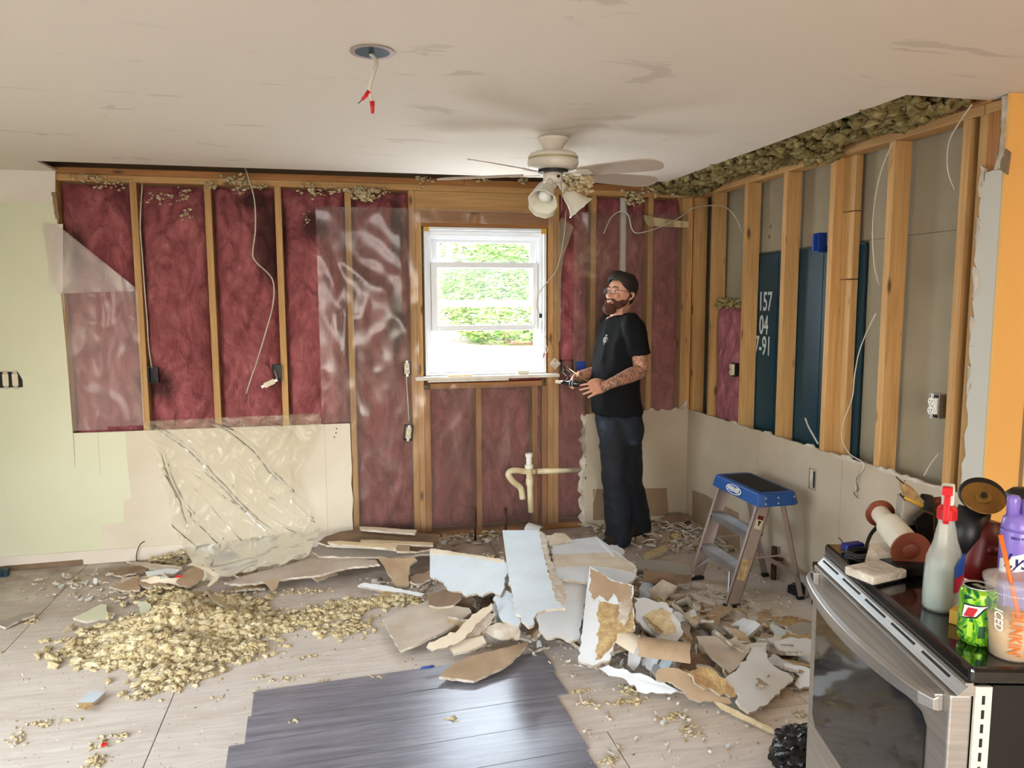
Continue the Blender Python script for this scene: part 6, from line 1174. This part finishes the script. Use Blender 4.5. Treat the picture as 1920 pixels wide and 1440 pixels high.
# ================= THE MAN =================
Fd = Vector((-.952,-.306,0)); Ld = Vector((.306,-.952,0)); UP = Vector((0,0,1))
man = thing('person', 'bearded man in glasses, black T-shirt and dark jeans standing by the window holding a tool', 'person', (-.60,-.36,0))
def ringloft(mb, rings, n=28, p=2.3):
    # rings: (centre, forward, back, half width, F, L)
    k = len(mb.v)
    for c, fr, bk, hw, F_, L_ in rings:
        for j in range(n):
            a_ = 2*PI*j/n; ca, sa = math.cos(a_), math.sin(a_); r_ = (abs(ca)**p+abs(sa)**p)**(-1/p)
            mb.v.append(c+F_*((fr if ca > 0 else bk)*ca*r_)+L_*(hw*sa*r_))
    m_ = len(rings)
    for i in range(m_-1):
        for j in range(n): mb.f.append((k+i*n+j,k+i*n+(j+1)%n,k+(i+1)*n+(j+1)%n,k+(i+1)*n+j)); mb.m.append(0)
    mb.f.append(tuple(k+j for j in range(n))[::-1]); mb.f.append(tuple(k+(m_-1)*n+j for j in range(n))); mb.m += [0,0]; return mb
def limb(mb, pts, rad, n=18, sub=5):
    P_ = spline(pts, sub); R_ = []
    for i in range(len(P_)):
        t_ = i/(len(P_)-1)*(len(rad)-1); a_ = min(int(t_), len(rad)-2); R_.append(rad[a_]*(1-(t_-a_))+rad[a_+1]*(t_-a_))
    d0 = (P_[0]-P_[1]).normalized(); d1 = (P_[-1]-P_[-2]).normalized()
    P_ = [P_[0]+d0*R_[0]*.8, P_[0]+d0*R_[0]*.45]+P_+[P_[-1]+d1*R_[-1]*.45, P_[-1]+d1*R_[-1]*.8]; R_ = [R_[0]*.45, R_[0]*.85]+R_+[R_[-1]*.85, R_[-1]*.45]
    mb.tube(P_, R_, n); return mb
def ball(mb, c, r, F_=Vector((1,0,0)), L_=Vector((0,1,0)), U_=UP, n=16):
    k = len(mb.v); m_ = n//2
    for i in range(1, m_):
        b_ = PI*i/m_
        for j in range(n): a_ = 2*PI*j/n; mb.v.append(Vector(c)+F_*(r[0]*math.sin(b_)*math.cos(a_))+L_*(r[1]*math.sin(b_)*math.sin(a_))+U_*(r[2]*math.cos(b_)))
    for i in range(m_-2):
        for j in range(n): mb.f.append((k+i*n+j,k+(i+1)*n+j,k+(i+1)*n+(j+1)%n,k+i*n+(j+1)%n)); mb.m.append(0)
    mb.f.append(tuple(k+j for j in range(n))); mb.f.append(tuple(k+(m_-2)*n+j for j in range(n))[::-1]); mb.m += [0,0]; return mb
def fuse(name, mb, mat, voxel, smooth_n=4, disp=None, parent=man):
    me = bpy.data.meshes.new(name); me.from_pydata([tuple(q) for q in mb.v], [], mb.f); o = bpy.data.objects.new(name, me); COL.objects.link(o)
    bm = bmesh.new(); bm.from_mesh(me); bmesh.ops.recalc_face_normals(bm, faces=bm.faces); bm.to_mesh(me); bm.free()
    r_ = o.modifiers.new('r', 'REMESH'); r_.mode = 'VOXEL'; r_.voxel_size = voxel
    s_ = o.modifiers.new('s', 'SMOOTH'); s_.factor = .6; s_.iterations = smooth_n
    dg = bpy.context.evaluated_depsgraph_get(); dg.update(); m2 = bpy.data.meshes.new_from_object(o.evaluated_get(dg)); bpy.data.objects.remove(o); m2.name = name
    if disp:
        m2.update(); nrm = [v_.normal.copy() for v_ in m2.vertices]
        for v_, q in zip(m2.vertices, nrm): v_.co += q*disp(v_.co)
    L0 = root_loc(parent)
    ink = None
    for v_ in m2.vertices: v_.co -= L0
    m2.materials.clear(); m2.materials.append(MAT[mat]); m2.shade_smooth(); o = bpy.data.objects.new(name, m2); COL.objects.link(o); o.parent = parent; return o
# joints
hipL, hipR = B(1150,800,-.43), B(1174,800,-.285); kneL, kneR = B(1152,905,-.48), B(1183,900,-.29); ankL, ankR = B(1160,1003,-.455), B(1198,982,-.255)
ankL.z = .10; ankR.z = .10
shL, shR = B(1188,611,-.52), B(1145,602,-.19); elL, elR = B(1203,695,-.555), B(1136,694,-.175); wrL, wrR = B(1138,722,-.665), B(1086,704,-.34)
hemC, belC, wstC, chsC, uppC, nkC = B(1158,772,-.36), B(1156,712,-.365), B(1157,745,-.362), B(1161,645,-.36), B(1165,612,-.355), B(1163,588,-.355)
hF = Vector((-.914,-.406,0)); hL = Vector((.406,-.914,0)); pit = math.radians(13)
hFt = hF*math.cos(pit)+UP*math.sin(pit); hU = UP*math.cos(pit)-hF*math.sin(pit)
H0 = B(1159,586,-.365)
def hp(f, l, u): return H0+hFt*f+hL*l+hU*u
m, t, p = newmat('skin')
at_ = N(t, 'ShaderNodeAttribute'); at_.attribute_name = 'ink'; at_.attribute_type = 'GEOMETRY'
v = coords(t); n1 = nz(t, v, 34, 5, .6, 2.5); r1 = ramp(t, n1, [(.44,(0,0,0)),(.56,(255,255,255))]); mu = N(t, 'ShaderNodeMath', operation='MULTIPLY'); t.links.new(r1, mu.inputs[0]); t.links.new(at_.outputs['Fac'], mu.inputs[1])
sk = ramp(t, nz(t, v, 9, 3), [(.35,(196,138,112)),(.65,(214,160,134))]); t.links.new(mixc(t, mu.outputs[0], sk, lin((74,66,62))), p.inputs['Base Color'])
p.inputs['Roughness'].default_value = .5; p.inputs['Subsurface Weight'].default_value = .08; p.inputs['Subsurface Radius'].default_value = (.02,.008,.004); MAT['skin'] = m
body = MB()
# trunk, legs
ringloft(body, [(hipL.lerp(hipR,.5)-UP*.06,.09,.10,.15,Fd,Ld),(hemC,.12,.12,.165,Fd,Ld),(belC,.135,.105,.15,Fd,Ld),(chsC,.115,.11,.165,Fd,Ld),(uppC,.09,.10,.165,Fd,Ld),(nkC-UP*.02,.06,.07,.10,Fd,Ld)])
for h_, k_, a_ in ((hipL,kneL,ankL),(hipR,kneR,ankR)): limb(body, [h_,k_,a_], [.082,.058,.056,.040])
limb(body, [nkC-UP*.03, hp(-.012,0,.02), hp(-.03,0,.07)], [.066,.058,.058])
for s_, e_, w_ in ((shL,elL,wrL),(shR,elR,wrR)):
    limb(body, [s_, s_.lerp(e_,.5), e_], [.052,.050,.044]); f1 = e_.lerp(w_,.3); limb(body, [e_, f1, e_.lerp(w_,.7), w_], [.044,.047,.036,.028])
# hands: palm, four fingers of unequal length, thumb
def hand(wr, d, nrm, side, curl, spread=.0):
    d = d.normalized(); nrm = (nrm-d*nrm.dot(d)).normalized(); s = d.cross(nrm).normalized()*side   # s points to the thumb side
    for k_ in range(4):
        o_ = (k_-1.5)*-.0195; kn = wr+d*(.088-.004*abs(k_-1))+s*o_; limb(body, [wr+s*o_*.45, wr+d*.045+s*o_*.85, kn], [.0165,.015,.0125], 10, 3)
        Ls = (.040,.045,.042,.033)[k_]; cdir = d; P_ = [kn]
        for q_, fr in enumerate((1,.68,.55)):
            a_ = curl[k_]*(.6,1,.8)[q_]; ax_ = s; cdir = (Matrix.Rotation(a_*side,3,ax_)@cdir).normalized() if True else cdir; P_.append(P_[-1]+(cdir+s*spread*(1.5-k_)*.3).normalized()*Ls*fr)
        limb(body, P_, [.0095,.0088,.0078,.0066], 10, 2)
    t0 = wr+d*.025+s*.024; limb(body, [t0, t0+d*.03+s*.022+nrm*.008, t0+d*.056+s*.026+nrm*.018, t0+d*.078+s*.020+nrm*.024], [.015,.0125,.0105,.008], 10, 2)
tipL = B(1090,734,-.735); hand(wrL, tipL-wrL, Vector((.15,.8,-.25)), -1, (.42,.22,.2,.25), .35)
tipR = B(1062,716,-.45); hand(wrR, tipR-wrR, Vector((-.1,-.8,-.5)), 1, (.35,.5,.55,.6))
# head
rings = [(.0,.062,.0,.020),(.012,.080,.02,.038),(.035,.088,.045,.052),(.055,.090,.062,.060),(.08,.089,.074,.067),(.105,.086,.084,.071),(.13,.089,.093,.074),(.155,.090,.097,.076),(.18,.082,.094,.072),(.205,.062,.078,.060),(.224,.036,.05,.038),(.232,.01,.015,.012)]
ringloft(body, [(hp(0,0,u_),f_,b_,w_,hFt,hL) for u_,f_,b_,w_ in rings], 32, 2.25)
limb(body, [hp(.088,0,.122),hp(.102,0,.098),hp(.108,0,.084)], [.008,.011,.012], 10, 3)      # nose
for s_ in (-1,1):
    ball(body, hp(.095,s_*.011,.083), (.010,.008,.008), hFt, hL, hU); limb(body, [hp(.090,s_*.012,.134),hp(.086,s_*.042,.136)], [.008,.008], 8, 2)
    ball(body, hp(.074,s_*.038,.092), (.014,.018,.016), hFt, hL, hU)
    limb(body, [hp(-.004,s_*.074,.125),hp(-.020,s_*.086,.128),hp(-.024,s_*.086,.108),hp(-.008,s_*.078,.085),hp(.0,s_*.074,.08)], [.006,.007,.007,.006,.005], 8, 3)
bo = fuse('body', body, 'skin', .0046, 3)
L0 = root_loc(man); at2 = bo.data.attributes.new('ink', 'FLOAT', 'POINT')
def segd(p_, a, b): ab = b-a; t_ = max(0, min(1, (p_-a).dot(ab)/ab.length_squared)); return (p_-a-ab*t_).length, t_
vals = []
for v_ in bo.data.vertices:
    q = v_.co+L0; val = 0
    for s_, e_, w_, k_ in ((shL,elL,wrL,1.0),(shR,elR,wrR,.55)):
        if segd(q, s_, e_)[0] < .075: val = max(val, .75*k_)
        d_, t_ = segd(q, e_, w_)
        if d_ < .065: val = max(val, .8*k_)
    if (q-wrL).length < .10: val = max(val, .45*(1-(q-wrL).length/.12))
    dl = segd(q, nkC, hp(-.03,0,.06))[0]
    if q.z > nkC.z-.04 and dl < .10 and (q-H0).dot(hFt) < .015 and (q-H0).dot(hU) < .06: val = .6
    vals.append(val)
at2.data.foreach_set('value', vals)
# clothes
plain('tshirt_black', (7,8,10), .9, (10,11,14), 5, bmp=.15, bsc=120, spec=.25); plain('boot', (22,20,19), .7, (50,42,34), 9)
m, t, p = newmat('denim'); v = coords(t, (1,1,.4)); n1 = nz(t, v, 5, 5, .6, 1); t.links.new(ramp(t, n1, [(.35,(12,15,20)),(.55,(20,28,40)),(.75,(56,78,102))]), p.inputs['Base Color']); p.inputs['Roughness'].default_value = .85; bump(t, p, nz(t, coords(t), 260, 2), .2, .002); MAT['denim'] = m
def folds(sc, amp, st=(1,1,.5), seed=0):
    return lambda co: amp*((1-abs(noise.noise(Vector((co.x*sc*st[0]+seed,co.y*sc*st[1],co.z*sc*st[2])))*2.2))-.5)+amp*.4*noise.noise(co*sc*2.4)
ts = MB(); g_ = .014
ringloft(ts, [(hemC-UP*.012,.145,.125,.185,Fd,Ld),(hemC+UP*.02,.15,.125,.185,Fd,Ld),(wstC,.155,.12,.178,Fd,Ld),(belC,.158,.118,.172,Fd,Ld),(belC.lerp(chsC,.5),.142,.118,.172,Fd,Ld),(chsC,.132,.124,.182,Fd,Ld),(uppC,.102,.116,.182,Fd,Ld),(nkC-UP*.03,.075,.092,.128,Fd,Ld),(nkC-UP*.012,.058,.074,.078,Fd,Ld)], 36)
for s_, e_, k_ in ((shL,elL,.66),(shR,elR,.66)): 
    en = s_.lerp(e_, k_); ts.tube([s_.lerp(nkC,.55)-UP*.005, s_.lerp(nkC,.2)+UP*.0, s_, s_.lerp(e_,.3), s_.lerp(e_,.5), en], [.052,.064,.068,.069,.069,.073], 20)
tsh = fuse('tshirt', ts, 'tshirt_black', .0075, 3, folds(8, .010))
je = MB()
ringloft(je, [(hipL.lerp(hipR,.5)-UP*.10,.10,.11,.15,Fd,Ld),(hipL.lerp(hipR,.5)-UP*.02,.118,.135,.178,Fd,Ld),(hemC-UP*.0,.128,.118,.170,Fd,Ld),(hemC+UP*.05,.12,.105,.16,Fd,Ld)], 32)
for h_, k_, a_ in ((hipL,kneL,ankL),(hipR,kneR,ankR)): limb(je, [h_-UP*.01, h_.lerp(k_,.5), k_, k_.lerp(a_,.55), a_-UP*.045], [.100,.090,.078,.078,.088], 22)
jn = fuse('jeans', je, 'denim', .0075, 3, folds(9, .007, (1,1,1.3), 4))
link('belt_tag', MB().box((-.008,-.002,-.012),(.008,.002,.012), mat=Matrix.Translation(hemC+Fd*.118+Ld*.075-UP*.004)@Matrix.Rotation(math.atan2(Fd.y,Fd.x)+PI/2-.35,4,'Z')), 'red_plastic', jn, bevel=.002)
for nm, a_, F_ in (('boot', ankL, Vector((-.86,-.51,0))), ('boot', ankR, Vector((-.80,-.60,0)))):
    L_ = Vector((F_.y,-F_.x,0)); bt = MB(); g0 = Vector((a_.x,a_.y,0))
    ringloft(bt, [(g0+UP*.022,.185,.085,.046,F_,L_),(g0+UP*.045,.182,.083,.047,F_,L_),(g0+UP*.07,.13,.075,.044,F_,L_),(g0+UP*.10,.06,.062,.042,F_,L_),(g0+UP*.15,.05,.055,.045,F_,L_)], 26, 2.4)
    o = fuse('boot', bt, 'boot', .007, 3); so_ = MB(); ringloft(so_, [(g0+UP*.001,.19,.09,.05,F_,L_),(g0+UP*.024,.19,.09,.05,F_,L_)], 28, 2.4); link('sole', so_, 'black_rubber', o)
# hair, beard, face
plain('hair_dark', (26,19,15), .7, (44,32,24), 30, bmp=.5, bsc=140); plain('beard_red', (92,50,28), .8, (62,34,20), 26, bmp=.8, bsc=120)
def headr(u_, a_):
    for i in range(len(rings)-1):
        if rings[i][0] <= u_ <= rings[i+1][0]:
            t_ = (u_-rings[i][0])/(rings[i+1][0]-rings[i][0]); f_, b_, w_ = [rings[i][k]*(1-t_)+rings[i+1][k]*t_ for k in (1,2,3)]; break
    else: f_, b_, w_ = .005,.005,.005
    ca, sa = math.cos(a_), math.sin(a_); r_ = (abs(ca)**2.25+abs(sa)**2.25)**(-1/2.25); return (f_ if ca > 0 else b_)*ca*r_, w_*sa*r_
def hairf(u, v):
    a_ = 2*PI*u; da = abs(((a_+PI) % (2*PI))-PI)/PI     # 0 front .. 1 back
    um = np.interp(da, [0,.2,.3,.40,.47,.56,.7,1], [.182,.180,.156,.138,.128,.075,.045,.04]); uu = um+(.231-um)*v**.8
    th = (.002+.012*min(1,max(0,(uu-.14)/.05)))*(1 if v > .02 else .1); f_, l_ = headr(uu, a_); n_ = math.hypot(f_, l_)+1e-6; q_ = max(0, math.cos(a_))*max(0,(uu-.165))*.6
    up = .022*min(1,max(0,(uu-.16)/.06)); return hp(f_*(1+th/n_)+q_, l_*(1+th/n_), uu+up+.006*noise.noise(Vector((u*26,v*9,0)))*min(1,max(0,(uu-.15)/.03)))
link('hair', MB().grid(hairf, 60, 14), 'hair_dark', man, smooth=True, solid=.004)
bd = MB()
for s_ in (-1,1):
    limb(bd, [hp(.088,s_*.006,.066),hp(.083,s_*.030,.060),hp(.070,s_*.044,.045)], [.0075,.009,.013], 10, 3)
    limb(bd, [hp(.070,s_*.036,.028),hp(.052,s_*.052,.034),hp(.022,s_*.066,.052),hp(.004,s_*.070,.085),hp(.0,s_*.071,.105)], [.022,.020,.014,.008,.004], 12, 4)
    limb(bd, [hp(.050,s_*.050,.05),hp(.030,s_*.062,.068)], [.016,.010], 10, 2)
limb(bd, [hp(.080,-.03,.012),hp(.098,-.012,.004),hp(.100,.0,.0),hp(.098,.012,.004),hp(.080,.03,.012)], [.022,.026,.028,.026,.022], 14, 3)
limb(bd, [hp(.092,-.014,.030),hp(.097,0,.030),hp(.092,.014,.030)], [.010,.010,.010], 10, 3)
limb(bd, [hp(.07,-.03,-.004),hp(.085,0,-.014),hp(.07,.03,-.004)], [.018,.022,.018], 12, 3)
fuse('beard', bd, 'beard_red', .004, 2, lambda co: .0022*noise.noise(co*90))
plain('lip', (170,92,84), .45); plain('teeth', (236,228,214), .3)
link('mouth', MB().tube(spline([hp(.086,-.024,.052),hp(.096,-.010,.046),hp(.098,0,.045),hp(.096,.010,.046),hp(.086,.024,.052)]), .0045, 8), 'lip', man, smooth=True)
link('teeth', MB().tube(spline([hp(.089,-.018,.055),hp(.0975,-.006,.051),hp(.0975,.006,.051),hp(.089,.018,.055)]), .0040, 8), 'teeth', man, smooth=True)
for s_ in (-1,1):
    ey = link('eye', ball(MB(), hp(.079,s_*.032,.117), (.012,.011,.0062), hFt, hL, hU), 'white_plastic', man, smooth=True); link('iris', ball(MB(), hp(.0885,s_*.032,.118), (.004,.0058,.0052), hFt, hL, hU), 'hair_dark', ey, smooth=True)
    link('eyebrow', MB().tube(spline([hp(.094,s_*.014,.140),hp(.095,s_*.030,.145),hp(.082,s_*.050,.139)]), [.003]*13, 6), 'hair_dark', man, smooth=True)
gls = bpy.data.objects.new('glasses', None); COL.objects.link(gls); gls.parent = man; gls.location = hp(.105,0,.115)-L0
for s_ in (-1,1):
    rim = []
    for j in range(25):
        a_ = 2*PI*j/24; ca, sa = math.cos(a_), math.sin(a_); x_ = .026*math.copysign(abs(ca)**.7,ca); z_ = .019*math.copysign(abs(sa)**.7,sa); rim.append(hp(.108-.16*(abs(x_+.032)**2 if s_ > 0 else abs(x_-.032)**2)*4, s_*.032+x_, .114+z_))
    link('rim', MB().tube(rim, .0013, 6, cap=False), 'copper_dark', gls, smooth=True)
    mb = MB(); mb.v = rim[:-1]+[sum(rim[:-1], Vector())/24]; mb.f = [(j,(j+1)%24,24) for j in range(24)]; mb.m = [0]*24; link('lens', mb, 'glass', gls)
    link('temple_arm', MB().tube([hp(.100,s_*.060,.122),hp(.05,s_*.077,.124),hp(-.015,s_*.083,.126),hp(-.035,s_*.080,.112)], .0016, 6), 'copper_dark', gls, smooth=True)
link('bridge', MB().tube([hp(.110,-.007,.118),hp(.113,0,.121),hp(.110,.007,.118)], .0013, 6), 'copper_dark', gls)
# chest emblem printed on the shirt
from mathutils.bvhtree import BVHTree
bv = BVHTree.FromPolygons([v_.co+L0 for v_ in tsh.data.vertices], [tuple(f_.vertices) for f_ in tsh.data.polygons])
d_ = _ray(1135,637).normalized(); hit, nh, _i, _d = bv.ray_cast(CAM, d_)
if hit is not None:
    ex = UP.cross(nh).normalized(); ez = nh.cross(ex)
    def onS(a, b): q = hit+ex*a+ez*b; loc, n_, _a, _b = bv.find_nearest(q); return loc+n_*.0012
    def stroke(P_): link('shirt_print', MB().tube([onS(*q) for q in P_], .0018, 5), 'white_plastic', tsh)
    stroke([(.018*math.cos(a_), .018*math.sin(a_)) for a_ in np.linspace(.7, 5.6, 14)]); stroke([(.0,.034),(.0,.026)]); stroke([(-.008,.030),(.008,.030)]); stroke([(.0,-.034),(.0,-.024)]); stroke([(.0,.012),(.0,-.012)]); stroke([(-.006,.006),(.008,.006)]); stroke([(-.004,-.006),(.008,-.006)])
    for j in (-.018,.018): stroke([(j-.004,.0),(j+.004,.0)])
# what he holds
tA, tB = B(1046,716,-.50), B(1106,722,-.66)
tl = thing('hand_tool', 'black cylindrical tool with a pale tip held in the man\'s hands', 'tool', tA.lerp(tB,.5)); d_ = (tB-tA).normalized(); LL = (tB-tA).length
link('tool_body', MB().tube([tA.lerp(tB,x_) for x_ in (.12,.2,.34,.38,.62,.66,1.0)], [.012,.013,.013,.019,.020,.015,.015], 16), 'black_glossy', tl, smooth=True); link('pale_tip', MB().tube([tA.lerp(tB,-.06), tA.lerp(tB,.12)], .0115, 12), 'ivory', tl)
for x_ in (.40,.48): link('chrome_band', MB().tube([tA.lerp(tB,x_), tA.lerp(tB,x_+.03)], .0207, 16), 'aluminium', tl)
o = link('brass_rod', MB().tube([B(1068,692,-.42), B(1103,716,-.62)], .0035, 8), 'brass', smooth=True); tag(o, 'thin brass rod slanting from the wire bunch to the man\'s hand', 'rod')
